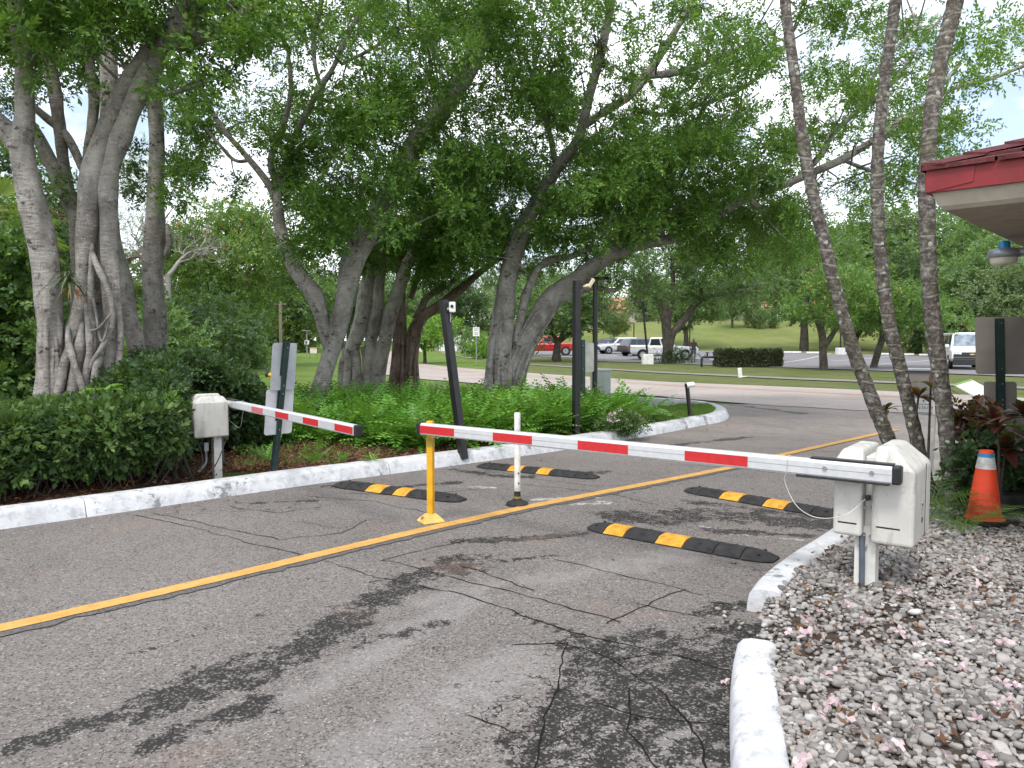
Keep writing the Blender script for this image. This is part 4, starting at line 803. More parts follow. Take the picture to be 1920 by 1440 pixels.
# ------------------------------------------------------------------ ferns
def fern_field(P0, sc, fronds, g, tonemu=None):
    """P0 (n,3) plants; every frond a drooping rachis with 15 pairs of pinnae"""
    n = len(P0); m = n * fronds; idx = np.repeat(np.arange(n), fronds)
    A = g.uniform(0, 6.283, m); el = g.uniform(.55, 1.4, m); L = sc[idx] * g.uniform(.7, 1.15, m); NP = 12; t = (np.arange(NP) + .8) / (NP + .5)
    th = el[:, None] - t[None] * g.uniform(.5, 1.5, m)[:, None]                      # bend along the rachis
    dt = 1 / NP; x = np.cumsum(np.cos(th) * dt, 1) * L[:, None]; z = np.cumsum(np.sin(th) * dt, 1) * L[:, None]
    dr = np.stack([np.cos(A), np.sin(A), 0 * A], -1); sd = np.stack([-np.sin(A), np.cos(A), 0 * A], -1)
    c = P0[idx][:, None] + dr[:, None] * x[..., None] + np.array((0, 0, 1.0)) * z[..., None]
    tg = dr[:, None] * np.cos(th)[..., None] + np.array((0, 0, 1.0)) * np.sin(th)[..., None]
    nn = np.cross(tg, sd[:, None] * np.ones_like(tg))
    pl = (.19 * np.sin(np.pi * np.clip(t * .82 + .16, 0, 1)) ** .9)[None, :, None] * L[:, None, None]; out = []
    for s in (1, -1):
        roll = g.uniform(-.4, .4, (m, 1, 1)); d = unit(sd[:, None] * s + tg * .35 - nn * .15 + nn * roll * s + g.normal(0, .06, c.shape)); w = tg * (.031 * L)[:, None, None]
        out.append(np.stack([c - w * .6, c + d * pl * .55 - w, c + d * pl, c + d * pl * .5 + w], 2))
    q = np.stack(out, 2).reshape(-1, 3)
    tone = np.clip(g.normal(.5, .2, (m, 1)) + g.normal(0, .08, (m, NP * 2)), 0, 1)
    return q, tone.reshape(-1)
g = np.random.default_rng(23); px = g.uniform(440, 1285, 4200); Y = g.uniform(8.5, 15.6, 4200); X = (px - 960) / F * Y
dk_ = pdist(X, Y, KC); need = .62 + 1.9 * (1 - sst(500, 850, px)) + .25 * fbm(X * 2, Y * 2, 3, 2)
ok = (dk_ > need) & inpoly(X, Y, bed_poly) & ~((px < 560) & (Y > 12.6)) & ~((px > 1060) & (Y > 14.8 - (px - 1060) * .004))
pts = np.c_[X, Y, np.full(len(X), .1)][ok]
pts = pts[g.permutation(len(pts))[:820]]
leaf_object('ferns', [fern_field(pts, g.uniform(.55, .92, len(pts)), 9, g)], 'fern')['kind'] = 'stuff'
lone = [(500, 838, 9.1), (585, 850, 8.95), (640, 860, 9.0), (1255, 770, 14), (700, 862, 9.0)]
for i, (px, py, Y) in enumerate(lone):
    p = D(px, 700, Y); p[2] = .13; r = thing('fern', ['low fern at the edge of the dirt right of the leaning signpost', 'small fern on the red mulch between the signpost and the yellow post', 'tiny fern sprouting on the red mulch under the left barrier tip', 'low fern beside the black camera bollard', 'small fern at the mulch edge under the left barrier end'][i], 'fern', p, group='single ferns on the mulch')
    leaf_object('fronds', [fern_field(p[None], np.array([.36, .30, .2, .4, .26])[i:i + 1], 8, g)], 'fern', r)
# flowering plant at the kerb
p = D(1172, 700, 12.0); p[2] = .12; r = thing('flowering_plant', 'low plant dotted with pink and white flowers at the kerb right of the lamp post', 'flowers', p)
cs = p + g.normal(0, 1, (60, 3)) * (.17, .14, .07) + (0, 0, .15); leaf_object('leaves', [cloud(cs, np.full(60, .1), 9, g, leaf=.05, K=6, L=.1)], 'leaf_hedge', r)
fl = p + unit(g.normal(0, 1, (48, 3)) * (1, 1, .7)) * (.28, .22, .2) + (0, -.02, .19); fl = fl[fl[:, 2] > .26]
[leaf_object('flower', [sprigs(fl[i:i + 1], g.normal(0, 1, (1, 3)), L=.01, K=5, leaf=.035, wid=.9, g=g, spread=2)], 'petal_pink', r) for i in range(len(fl))]
# grass strip at the kerb nose and weeds in the dirt
q1 = np.array([P(g.uniform(1225, 1360), g.uniform(762, 792), .1) for _ in range(7000)]); q1 = q1[inpoly(q1[:, 0], q1[:, 1], bed_poly) & (pdist(q1[:, 0], q1[:, 1], KC) > .3)]
pxs = g.uniform(440, 700, 260); q2 = np.array([P(a, g.uniform(838, 880) - (a - 440) * .05, .14) for a in pxs]); q2 = q2[pdist(q2[:, 0], q2[:, 1], KC) > .35]
gp = np.r_[q1, q2]
leaf_object('grass', [sprigs(gp, g.normal(0, .25, gp.shape) + (0, 0, 1), L=.03, K=4, leaf=.09, wid=.07, g=g, spread=.4)], 'grass_blade')['kind'] = 'stuff'
# ------------------------------------------------------------------ palms at the right
GP3 = 'three ringed palm trunks by the right gate'
def palm(label, pts, Y, seed):
    q = [(*D(a, b, y if y else Y), r * (y if y else Y) / F) for a, b, r, y in [(k + (None,))[:4] for k in pts]]
    c = catmull(q, 10); rr = c[:, 3] * .75 * (1 + .05 * np.sin(np.arange(len(c)) * 1.9))
    r = thing('palm_tree', label, 'palm tree', (*c[0][:2], .1), group=GP3)
    MB().tube(c[:, :3], rr, 16, lump=.05, seed=seed).build('trunk', 'bark_palm', r, world=True)
    g = np.random.default_rng(seed); top = c[-1][:3]; parts = []
    for k in range(13):
        a = k * 2.4 + g.uniform(0, .5); e = g.uniform(-.1, 1.2); L = 2.0; t = np.linspace(.05, 1, 26); th = e - t * 1.5
        x = np.cumsum(np.cos(th)) * L / 26; z = np.cumsum(np.sin(th)) * L / 26; dr = np.array((math.cos(a), math.sin(a), 0)); sd = np.array((-math.sin(a), math.cos(a), 0))
        cc = top + dr * x[:, None] + np.array((0, 0, 1)) * z[:, None]; tg = dr * np.cos(th)[:, None] + np.array((0, 0, 1)) * np.sin(th)[:, None]
        for s in (1, -1):
            d = unit(sd * s + tg * .5 + np.array((0, 0, -.45)) + g.normal(0, .08, cc.shape)); l = (.42 * np.sin(np.pi * np.clip(t * .85 + .12, 0, 1)))[:, None]; w = tg * .016
            parts.append((np.stack([cc - w, cc + d * l * .5 - w, cc + d * l, cc + d * l * .5 + w], 1).reshape(-1, 3), np.clip(g.normal(.5, .15, 26), 0, 1)))
    leaf_object('crown', parts, 'leaf_fig_light', r); return r
palm('leaning palm trunk with pale rings, nearest the gate arm and tilted furthest left', [(1712, 960, 20), (1690, 890, 19), (1665, 822, 18), (1637, 755, 17), (1600, 655, 16), (1566, 540, 15), (1545, 450, 15), (1522, 355, 14), (1503, 250, 13.5), (1490, 140, 12.5), (1476, 40, 12), (1466, -60, 12), (1455, -160, 11), (1440, -480, 10)], 7.6, 3)
palm('middle palm trunk of the three, mottled with lichen behind the gate box', [(1748, 945, 18), (1727, 862, 16), (1708, 775, 16), (1690, 700, 16), (1668, 610, 16), (1655, 520, 15.5), (1648, 440, 15), (1645, 340, 14.5), (1648, 250, 14), (1658, 160, 13.5), (1670, 70, 13), (1680, -10, 13), (1690, -110, 12), (1715, -480, 10)], 7.2, 4)
palm('thickest palm trunk, rising straight beside the traffic cone', [(1792, 965, 25), (1784, 920, 20), (1778, 850, 18.5), (1768, 740, 19), (1752, 630, 19.5), (1742, 520, 19), (1738, 420, 19), (1738, 320, 19), (1746, 220, 18.5), (1760, 130, 18.5), (1780, 50, 18.5), (1796, -20, 18), (1820, -130, 16), (1880, -480, 14)], 6.6, 5)
# ---- ti plants, small palms, purple bush
def ti(label, root_px, Yr, top_px, n, L, W, mat, g, lean=0):
    b = D(root_px, 700, Yr); b[2] = .1; tp = D(*top_px)
    r = thing('ti_plant', label, 'plant', b, group='dark red ti plants by the palms')
    MB().tube(catmull([b, (b + tp) / 2 + (lean, 0, 0), tp], 6), np.linspace(.014, .009, 13), 7).build('stem', 'bark_oak', r, world=True)
    leaf_object('leaves', [broad(tp, n, L, W, g, (-.1, 1.3))], mat, r)
g = np.random.default_rng(41)
ti('brown-leaved ti plant left of the thickest palm trunk, over the duty sign', 1752, 6.9, (1722, 745, 7.1), 13, .22, .035, 'ti_brown', g, -.1)
ti('ti plant with a brown rosette half hidden between two palm trunks', 1745, 6.9, (1745, 725, 7.0), 10, .24, .035, 'ti_brown', g)
ti('single small ti rosette on a thin stem in front of the grey sign back', 1832, 6.6, (1836, 760, 6.6), 9, .13, .024, 'ti_brown', g)
ti('low red ti leaves showing left of the leaning palm trunk', 1690, 7.9, (1660, 770, 7.9), 7, .22, .03, 'ti_leaf', g)
ti('big dark red ti plant crowding the right sign post', 1885, 6.2, (1872, 800, 6.2), 16, .30, .05, 'ti_leaf', g)
ti('dark red ti plant at the right edge of the photo beside the sign post', 1935, 6.0, (1925, 780, 6.0), 16, .30, .05, 'ti_leaf', g)
ti('dark ti plant drooping right behind the top of the traffic cone', 1880, 6.35, (1885, 845, 6.35), 15, .26, .05, 'ti_leaf', g)
cs = np.array([D(g.uniform(1800, 1960), 700, g.uniform(6.4, 7.2)) * (1, 1, 0) + (0, 0, g.uniform(.15, .72)) for _ in range(130)]); r = bush('bush', 'low dark purple and green bush behind the traffic cone', 'bush', cs, 'leaf_dark', None, leaf=.055, per=9, R0=(.1, .16), K=6, L=.1, wid=.75)
cs = np.array([D(g.uniform(1790, 1850), 700, g.uniform(6.9, 7.3)) * (1, 1, 0) + (0, 0, g.uniform(.75, .98)) for _ in range(40)]); leaf_object('purple_leaves', [cloud(cs, np.full(len(cs), .07), 5, g, leaf=.06, K=5, L=.09, wid=.8)], 'ti_leaf', r)
def smallpalm(label, px, Y, n, L, g):
    b = D(px, 700, Y); b[2] = .1; r = thing('small_palm', label, 'small palm', b, group='small palm seedlings at the foot of the trunks'); parts = []
    for k in range(n):
        a = g.uniform(0, 6.283); e = g.uniform(.6, 1.35); N_ = 14; t = np.linspace(.05, 1, N_); th = e - t * g.uniform(.7, 1.5); l0 = L * g.uniform(.7, 1.2)
        x = np.cumsum(np.cos(th)) * l0 / N_; z = np.cumsum(np.sin(th)) * l0 / N_; dr = np.array((math.cos(a), math.sin(a), 0)); sd = np.array((-math.sin(a), math.cos(a), 0))
        cc = b + dr * x[:, None] + np.array((0, 0, 1)) * z[:, None]; tg = dr * np.cos(th)[:, None] + np.array((0, 0, 1)) * np.sin(th)[:, None]
        for s in (1, -1):
            d = unit(sd * s + tg * .9 - np.array((0, 0, .2)) + g.normal(0, .07, cc.shape)); l = (.16 * np.where(t > .3, 1, .0) * (1.1 - .5 * t))[:, None]; w = tg * .005
            parts.append((np.stack([cc - w, cc + d * l * .5 - w, cc + d * l, cc + d * l * .5 + w], 1).reshape(-1, 3), np.clip(g.normal(.6, .2, N_), 0, 1)))
        w = sd * .003; parts.append((np.stack([cc[:-1] - w, cc[:-1] + w, cc[1:] + w, cc[1:] - w], 1).reshape(-1, 3), np.full(N_ - 1, .5)))
    leaf_object('fronds', parts, 'leaf_fig_light', r)
smallpalm('small palm seedling between the gate box and the thickest palm trunk', 1752, 6.25, 14, .55, g); smallpalm('small palm seedling with fanned fronds in front of the traffic cone', 1818, 5.75, 14, .5, g); smallpalm('small palm seedling hugging the right side of the thickest palm base', 1800, 6.0, 10, .42, g)
# ------------------------------------------------------------------ object materials
def objmats():
    k = NT('gate_plastic')
    st = k.noise(3.5, 5, .7, k.scaled((3, 3, .7)))
    c = k.ramp(k.noise(2.5, 5), [(.3, (.46, .45, .415)), (.7, (.58, .57, .54))])
    c = k.mix(k.math('MULTIPLY', k.step(st, .48, .68), .7), c, (.29, .275, .225)); c = k.mix(k.math('MULTIPLY', k.step(k.noise(7, 7, .8), .56, .70), .6), c, (.19, .18, .155))
    k.bump(k.noise(30, 4), .15, .004); M['gate_plastic'] = k.fin(c, .6, 0, .35)
    simple('gate_metal', (.62, .61, .58), .5, 0, .4, .12, 6); simple('white_alu', (.60, .61, .625), .35, .25, .5, .05, 20)
    simple('stripe_red', (.50, .018, .022), .4, 0, .5, .08, 30); simple('stripe_pink', (.52, .13, .14), .5, 0, .4, .12, 30)
    simple('stripe_white', (.74, .75, .76), .4, 0, .5, .05, 30)
    simple('black_plastic', (.018, .018, .020), .45, 0, .4, .2, 20); simple('rubber', (.030, .029, .030), .75, 0, .25, .25, 14, .3)
    simple('hump_yellow', (.62, .30, .035), .7, 0, .3, .22, 14, .2); simple('post_yellow', (.68, .36, .015), .4, 0, .4, .1, 8); simple('post_base_tan', (.66, .42, .12), .6, 0, .3, .15, 8)
    simple('dull_yellow', (.40, .27, .03), .35); simple('post_white', (.66, .64, .60), .5, 0, .4, .2, 9); simple('grey_conduit', (.09, .11, .14), .5); simple('grey_metal', (.33, .34, .35), .45, .3)
    simple('cone_orange', (.80, .07, .022), .5, 0, .35, .12, 6); simple('cone_white', (.62, .60, .56), .45, 0, .4, .22, 18); simple('tape_blue', (.03, .22, .45), .5)
    simple('black_paint', (.012, .012, .013), .4, 0, .5, .2, 8); simple('green_steel', (.018, .040, .036), .45, .1, .5, .2, 12); simple('sign_alu', (.40, .42, .45), .45, .3, .4, .08, 8); simple('sign_alu_pale', (.56, .57, .59), .5, .15, .4, .08, 8)
    simple('sign_back', (.24, .215, .195), .55, .1, .35, .06, 5); simple('sign_greygreen', (.33, .35, .31), .5, .1); simple('cabinet_green', (.42, .49, .45), .5, 0, .4, .08, 4); simple('white_paint', (.75, .75, .74), .5, 0, .4, .06, 8)
    simple('tan_lamp', (.62, .52, .36), .4); simple('lamp_glass', (.72, .68, .58), .3, 0, .5, .1, 8); simple('lamp_grey', (.33, .35, .39), .4, .4); simple('sensor_blue', (.02, .28, .62), .35)
    simple('red_fascia', (.225, .016, .02), .5, 0, .4, .14, 5); simple('stucco', (.46, .40, .335), .9, 0, .2, .07, 6, .35); simple('soffit', (.40, .35, .295), .85, 0, .2, .07, 9, .25)
    simple('box_stone', (.25, .235, .22), .75, 0, .2, .12, 5); simple('sign_text', (.05, .06, .08), .5); simple('duty_board', (.60, .63, .63), .4); simple('sign_white', (.72, .72, .70), .5); simple('sign_amber', (.75, .36, .02), .5); simple('sign_frame', (.20, .09, .07), .6)
    simple('sticker', (.16, .10, .10), .6); simple('concrete_white', (.66, .65, .62), .8, 0, .2, .12, 6); simple('wire', (.55, .55, .53), .5); simple('bolt', (.45, .45, .46), .3, .8)
    k = NT('shingle')
    c = k.ramp(k.noise(8, 6, .75), [(.3, (.05, .016, .018)), (.55, (.105, .030, .032)), (.75, (.165, .055, .052))]); c = k.mix(k.math('MULTIPLY', k.step(k.noise(150, 2), .55, .7), .5), c, (.17, .08, .08)); k.bump(k.noise(120, 3), .6, .008); M['shingle'] = k.fin(c, .92, 0, .2)
    simple('tyre', (.016, .016, .017), .8); simple('rim', (.45, .46, .47), .35, .7); simple('car_glass', (.03, .04, .05), .06, 0, .8, .1); simple('car_black', (.016, .016, .018), .5); simple('chrome', (.55, .56, .58), .15, .9)
    simple('screen_glass', (.22, .27, .33), .05, 0, .8, .3, 3)
    for nm, cc in (('car_red', (.45, .014, .02)), ('car_blue', (.012, .03, .16)), ('car_silver', (.60, .61, .63)), ('car_dark', (.07, .08, .095)), ('car_white', (.85, .86, .87)), ('car_scarlet', (.45, .03, .02))):
        k = NT(nm); k.fin(cc, .3, .15 if nm not in ('car_white',) else 0, .5); k.set(k.b, 'Coat Weight', .6); M[nm] = k.m
    simple('tail_red', (.45, .01, .01), .2); simple('head_lamp', (.65, .67, .70), .1); simple('amber', (.6, .2, .02), .2)
    simple('skin', (.24, .12, .08), .6); simple('shirt', (.10, .075, .06), .9); simple('denim', (.12, .17, .25), .9); simple('cap', (.38, .31, .20), .9); simple('shoe', (.06, .06, .06), .8); simple('bag', (.32, .33, .36), .7); simple('gold', (.60, .46, .18), .3, .5)
    simple('terracotta', (.55, .26, .18), .8, 0, .2, .15, 2); simple('house_wall', (.62, .55, .47), .9); simple('board', (.36, .13, .05), .8); simple('pole_wood', (.24, .20, .16), .9)
objmats()
# ------------------------------------------------------------------ barrier gates
def gate(label, mats_cfg):
    r = thing('barrier_gate', label, 'barrier gate', group='barrier gates')
    # local frame: x along the arm towards the tip, y out of the arm side, z up; arm axis at y=0, z=.835; s measured from the butt end
    mb = MB()
    top = lambda x0, x1, out: [(x0, .30), (x1, .30), (x1, .74 if out > 0 else .84), (x1 - .05, .80 if out > 0 else .895), (x0 + .07 if out < 0 else x0 + .03, .90), (x0, .82)]
    yb, yf = (-.52 if mats_cfg['L'] > 3.9 else -.66), -.085
    def shell(x0, x1, zlo, hi, ch, ex):
        V = []
        w = x1 - x0
        for (xa, xb, ya, yb_, z) in ((x0, x1, yb, yf, zlo), (x0, x1, yb, yf, hi - ch), (x0 + ex[0], x1 - ex[1], yb + .10, yf - .05, hi)):
            V += [(xa, ya, z), (xb, ya, z), (xb, yb_, z), (xa, yb_, z)]
        fs = [(0, 3, 2, 1), (8, 9, 10, 11)]
        for k in (0, 4):
            for i in range(4): fs.append((k + i, k + (i + 1) % 4, k + 4 + (i + 1) % 4, k + 4 + i))
        return V, fs
    V, fs = shell(-.045, .185, .395, .975, .13, (.13, .01)); h1 = MB().add(V, fs)
    h1 = h1.build('housing', 'gate_plastic', r, .022, seg=3)
    V, fs = shell(.235, .40, .42, .95, .08, (.01, .04)); h2 = MB().add(V, fs).build('housing', 'gate_plastic', r, .022, seg=3)
    MB().box((.21, (yb + yf) / 2 + .0, .655), (.05, .42, .50)).build('seam_panel', 'gate_metal', r, .006)
    for x0, w in ((.025, .13), (.26, .11)):
        MB().box((x0 + w / 2, yf - .006, .50), (w, .014, .012)).build('vent_slot', 'black_plastic', r, .003)
    for x in (.195, .226):
        for z in (.43, .60): MB().cyl((x, yf - .055, z), (x, yf - .030, z), .006).build('bolt', 'bolt', r)
    MB().box((.225, -.20, .14), (.12, .10, .68)).build('post', 'gate_metal', r, .004)
    sm = MB()
    sm.box((-.046, yb + .2, .63), (.003, .005, .44)); sm.build('seam', 'black_plastic', r); MB().cyl((-.046, yb + .30, .62), (-.052, yb + .30, .62), .014, n=12).build('lock', 'bolt', r); MB().box((-.0465, yb + .30, .52), (.003, .05, .03)).build('data_plate', 'sticker', r)
    mb = MB(); mb.tube(catmull([(.24, -.135, .44), (.235, -.135, .20), (.237, -.133, .09), (.262, -.12, -.02)], 6), .017, 10); mb.build('conduit', 'grey_conduit', r)
    for z in (.10, .36): MB().box((.235, -.14, z), (.05, .018, .018)).build('conduit_clip', 'bolt', r, .003)
    # arm
    Lm = mats_cfg['L']; cut = sorted(set([.055, Lm] + [q for a, b, _ in mats_cfg['red'] for q in (Lm - a, Lm - b)]))
    prof = [(-.030, -.050), (.030, -.050), (.036, -.040), (.036, .034), (.022, .050), (-.022, .050), (-.036, .034), (-.036, -.040)]
    ch = MB(); sag = lambda s: .0
    for a, b in zip(cut[:-1], cut[1:]):
        V = np.array([(s, y, .835 + z) for s in (a, b) for y, z in prof]); ch.add(V, grid_faces(2, 8, True), 0)
    for s, fl in ((.055, 1), (Lm, -1)):
        V = np.array([(s, y, .835 + z) for y, z in prof]); ch.add(V, [list(range(8))[::fl]], 0)
    arm = ch.build('arm', 'white_alu', r)
    for a, b, m in mats_cfg['red']:
        s = MB()
        for sg in (1, -1): s.box((Lm - (a + b) / 2, sg * .0365, .835 - .003), (b - a, .003, .066))
        s.build('stripe', m, arm)
    MB().box((Lm / 2, .0362, .8355), (Lm - .05, .0012, .0035)).build('groove', 'grey_metal', arm)
    for s0, sg in ((.055, -1), (Lm, 1)): MB().box((s0 + sg * .022, 0, .835), (.05, .079, .108)).build('end_cap', 'black_plastic', arm, .012)
    for s in (.16, .42): MB().cyl((s, .036, .84), (s, .046, .84), .013, n=6).build('bolt', 'bolt', arm)
    MB().box((.33, -.005, .778), (.52, .085, .012)).build('arm_bracket', 'black_plastic', arm, .003); MB().box((.28, -.005, .893), (.46, .06, .010)).build('arm_bracket', 'black_plastic', arm, .003)
    MB().cyl((.24, -.15, .835), (.24, -.03, .835), .035).build('pivot', 'gate_metal', arm)
    MB().tube(catmull([(.215, -.075, .66), (.30, .0, .57), (.45, .02, .53), (.58, .015, .58), (.66, .01, .72), (.645, .037, .80), (.64, .039, .887), (.64, -.03, .889)], 8), .0025, 6).build('cable', 'wire', r)
    MB().box((.205, yf - .015, .665), (.024, .05, .03)).build('cable_gland', 'black_plastic', r, .005)
    return r
pitch = [(0.0, .40, 'stripe_red'), (.82, 1.21, 'stripe_red'), (1.63, 2.05, 'stripe_red'), (2.48, 2.91, 'stripe_red')]
ux = np.array((-.794, .608)); tip = np.array((-.784, 6.53)); Lr = 3.80
g1 = gate('barrier gate on the gravel, weathered cream box, striped arm reaching to the yellow post', {'L': Lr, 'red': pitch})
g1.location = (*(tip - ux * Lr), 0); g1.rotation_euler = (0, 0, math.atan2(ux[1], ux[0]))
pitch2 = [(.02, .42, 'stripe_red'), (.82, 1.22, 'stripe_red'), (1.64, 2.04, 'stripe_red'), (2.46, 2.86, 'stripe_pink')]
ux = np.array((.608, -.794)); tip = np.array((-1.272, 6.1)); L2 = 4.02; sc = .88
g2 = gate('barrier gate behind the left kerb, cream box before the dark bush, striped arm', {'L': L2, 'red': pitch2})
g2.scale = (sc,) * 3; q0 = tip - ux * L2 * sc; g2.location = (*q0, .135); g2.rotation_euler = (0, 0, math.atan2(ux[1], ux[0]))
mb = MB().box((.235, -.15, .12), (.002, .002, .002))
for ch in list(g2.children):
    if ch.name.startswith('conduit') : bpy.data.objects.remove(ch)
MB().tube(catmull([(.20, -.33, .22), (.20, -.33, .08), (.27, -.40, .02), (.42, -.48, 0)], 6), .016, 8).build('conduit', 'grey_metal', g2); MB().box((.20, -.33, .28), (.07, .06, .12)).build('junction_box', 'grey_metal', g2, .006)
MB().tube(catmull([(.22, -.12, .45), (.22, -.12, .12), (.16, -.08, .03), (.02, -.02, .0)], 6), .014, 8).build('conduit', 'grey_conduit', g2)
mS = Matrix.Translation((.225, -.2525, .22)) @ Matrix.Rotation(math.pi / 2, 4, 'X')
st = MB().box((.225, -.2515, .225), (.075, .002, .06)).build('sticker', 'sticker', g2); 
text_part('sticker_text', '400', .045, 'sign_white', st, Matrix.Translation((.225, -.2532, .225)) @ Matrix.Rotation(math.pi / 2, 4, 'X'))
# ------------------------------------------------------------------ rubber speed humps
def hump(label, a, b, pat, w=.30, h=.055):
    A, B = P(*a), P(*b); L = float(np.linalg.norm(B - A)); ang = math.atan2(B[1] - A[1], B[0] - A[0])
    r = thing('speed_hump', label, 'speed hump', A, ang, 'rubber speed humps across the two lanes')
    prof = [(-w / 2, .008), (-w / 2 + .02, .018), (-w / 4, h * .85), (-.03, h), (.03, h), (w / 4, h * .85), (w / 2 - .02, .018), (w / 2, .008)]
    tot = sum(k for k, _ in pat); x = 0
    for i, (k, m) in enumerate(pat):
        l = k / tot * L; e0 = i == 0; e1 = i == len(pat) - 1; ns = 8; V = []
        for j in range(ns + 1):
            u = j / ns; s = 1.0
            if e0: s = math.sqrt(max(.02, 1 - (1 - u) ** 2))
            if e1: s = math.sqrt(max(.02, 1 - u ** 2))
            xx = x + .004 + (l - .008) * u
            V += [(xx, y * (.35 + .65 * s), .010 + (z - .008) * (s if (e0 or e1) else 1)) for y, z in prof]
        mb = MB().add(V, grid_faces(ns + 1, 8, False), 0, True)
        n = len(V); mb.add(np.array(V[:8]), [list(range(8))]); mb.add(np.array(V[-8:]), [list(range(8))[::-1]])
        for y in (-.07, .07):
            if m == 'rubber' and l > .15: mb.cyl((x + l / 2, y, h * .78), (x + l / 2, y, h * .9 + .003), .013, n=8)
        sg = mb.build('segment', m, r); sg['label'] = 'yellow reflective segment' if m != 'rubber' else 'black rubber segment'
        if m == 'rubber' and i % 3 == 1 and len(pat) > 6:
            pass
        x += l
K, Y_ = 'rubber', 'hump_yellow'
hump('nearest speed hump, black rubber with two worn yellow blocks, in front of the right gate', (1107, 988), (1458, 1052), [(.22, K), (.20, Y_), (.30, K), (.24, Y_), (.26, K), (.22, K), (.24, K)])
hump('speed hump running in behind the right gate box, black with two bright yellow blocks', (1288, 919), (1580, 970), [(.22, K), (.26, K), (.22, Y_), (.26, K), (.22, Y_), (.26, K), (.24, K)])
hump('speed hump left of the yellow post, curled black rubber with two yellow blocks', (632, 909), (870, 940), [(.26, K), (.28, K), (.22, Y_), (.16, K), (.18, Y_), (.34, K), (.30, K)])
hump('farthest speed hump, behind the white post along the left kerb', (898, 874), (1122, 897), [(.25, K), (.28, K), (.2, Y_), (.22, K), (.18, Y_), (.36, K), (.26, K)])
# ------------------------------------------------------------------ lane posts
p = P(808, 978); r = thing('lane_post', 'flat yellow plastic lane post under the barrier tip on the yellow line', 'lane post', p, .5)
MB().add(*tube_geo([(0, 0, .03), (0, 0, .90)], .041, 4), 0).add(np.array([(.041, 0, .9), (0, .041, .9), (-.041, 0, .9), (0, -.041, .9)]), [(0, 1, 2, 3)]).build('post', 'post_yellow', r, .008)
MB().box((0, 0, .71), (.0605, .0605, .085), rz=math.pi / 4).build('reflective_band', 'dull_yellow', r, .004)
MB().box((0, 0, .022), (.21, .19, .04), taper=.72).box((0, 0, .058), (.15, .137, .035), taper=.55).build('base', 'post_base_tan', r, .008)
for s in (-1, 1): MB().cyl((s * .08, 0, .03), (s * .08, 0, .05), .012).build('bolt', 'bolt', r)
p = P(970, 947); r = thing('lane_post', 'scuffed white round lane post with a black foot, behind the barrier arm', 'lane post', p)
MB().lathe([(.0, .91), (.024, .908), (.030, .90), (.030, .14)], n=20).build('post', 'post_white', r); MB().lathe([(.032, .14), (.032, .09), (.034, .085)], n=20).build('foot_band', 'black_plastic', r); MB().lathe([(.033, .09), (.033, .055)], n=20).build('foot_band', 'dull_yellow', r); MB().lathe([(.034, .07), (.055, .05), (.105, .028), (.112, .004)], n=20).build('base', 'rubber', r)
for z in (.22, .32): MB().cyl((.012, -.03, z), (.012, -.0335, z), .008).build('hole', 'black_plastic', r)
# ------------------------------------------------------------------ traffic cone
p = D(1855, 700, 6.05); p[2] = .125; r = thing('traffic_cone', 'orange traffic cone with a dirty white collar among the ti plants', 'traffic cone', p, .4)
MB().lathe([(.150, .03), (.128, .05), (.121, .08), (.0725, .44)], n=32).build('body', 'cone_orange', r); MB().lathe([(.0745, .44), (.058, .535)], n=32).build('collar', 'cone_white', r); MB().lathe([(.0575, .535), (.052, .578), (.046, .590), (.034, .588), (.032, .57)], n=32).build('tip', 'cone_orange', r)
MB().lathe([(.0600, .535), (.0565, .565)], n=32).build('tape', 'tape_blue', r)
MB().box((0, 0, .015), (.36, .36, .03)).build('base', 'rubber', r, .012)
r = thing('rubber_block', 'black rubber block lying behind the cone foot', 'rubber block', D(1905, 700, 6.35) * (1, 1, 0) + (0, 0, .12), .3); MB().box((0, 0, .09), (.34, .2, .16), taper=.9).build('block', 'rubber', r, .02); MB().box((0, 0, .178), (.2, .03, .015)).build('handle', 'black_plastic', r, .004)
# ------------------------------------------------------------------ posts and signs
def lerp3(a, b, t): return np.array(a) * (1 - t) + np.array(b) * t
a = D(868, 852, 9.7); b = D(832, 563, 9.75); r = thing('camera_post', 'leaning square black post with a small white camera box near its top', 'post', (a[0], a[1], .1))
mb = MB(); v = b - a; mb.tube([a - v * .03, b], .068, 4, 0, False); mb.build('post', 'black_paint', r, .006, True)
q = lerp3(a, b, .955) + (.10, -.02, 0); MB().box(q, (.08, .09, .135), rz=.2).build('camera_box', 'white_paint', r, .012, True); MB().box(q - (.05, 0, .02), (.05, .03, .03)).build('bracket', 'grey_metal', r, 0, True); MB().tube([q - (.02, 0, .07), lerp3(a, b, .86) + (.055, -.03, 0)], .007, 6).build('cable', 'grey_metal', r, 0, True)
MB().tube([q + (.0, -.044, .01), q + (.0, -.055, .01)], .022, 12).build('lens', 'black_plastic', r, 0, True)
a = D(1080, 815, 11.8); a[2] = .1; r = thing('floodlight_post', 'square black post at the kerb with a tilted tan floodlight on top', 'lamp post', a)
zt = D(1080, 526, 11.8)[2]; MB().box((0, 0, (zt - .1) / 2), (.10, .10, zt - .1), rz=.5).build('post', 'black_paint', r, .006); MB().box((0, 0, .02), (.24, .24, .03), rz=.5).build('base_plate', 'black_paint', r, .004)
h = zt - .1; MB().tube([(.05, 0, h - .05), (.14, 0, h - .05)], .012, 8).build('arm', 'black_plastic', r)
fl = MB().box((0, 0, 0), (.05, .15, .17)); fo = fl.build('floodlight', 'tan_lamp', r, .006); fo.location = (.19, 0, h - .045); fo.rotation_euler = (0, R(38), .6)
fb = MB().box((-.018, 0, .02), (.05, .09, .09)).build('driver_box', 'black_plastic', fo, .004)
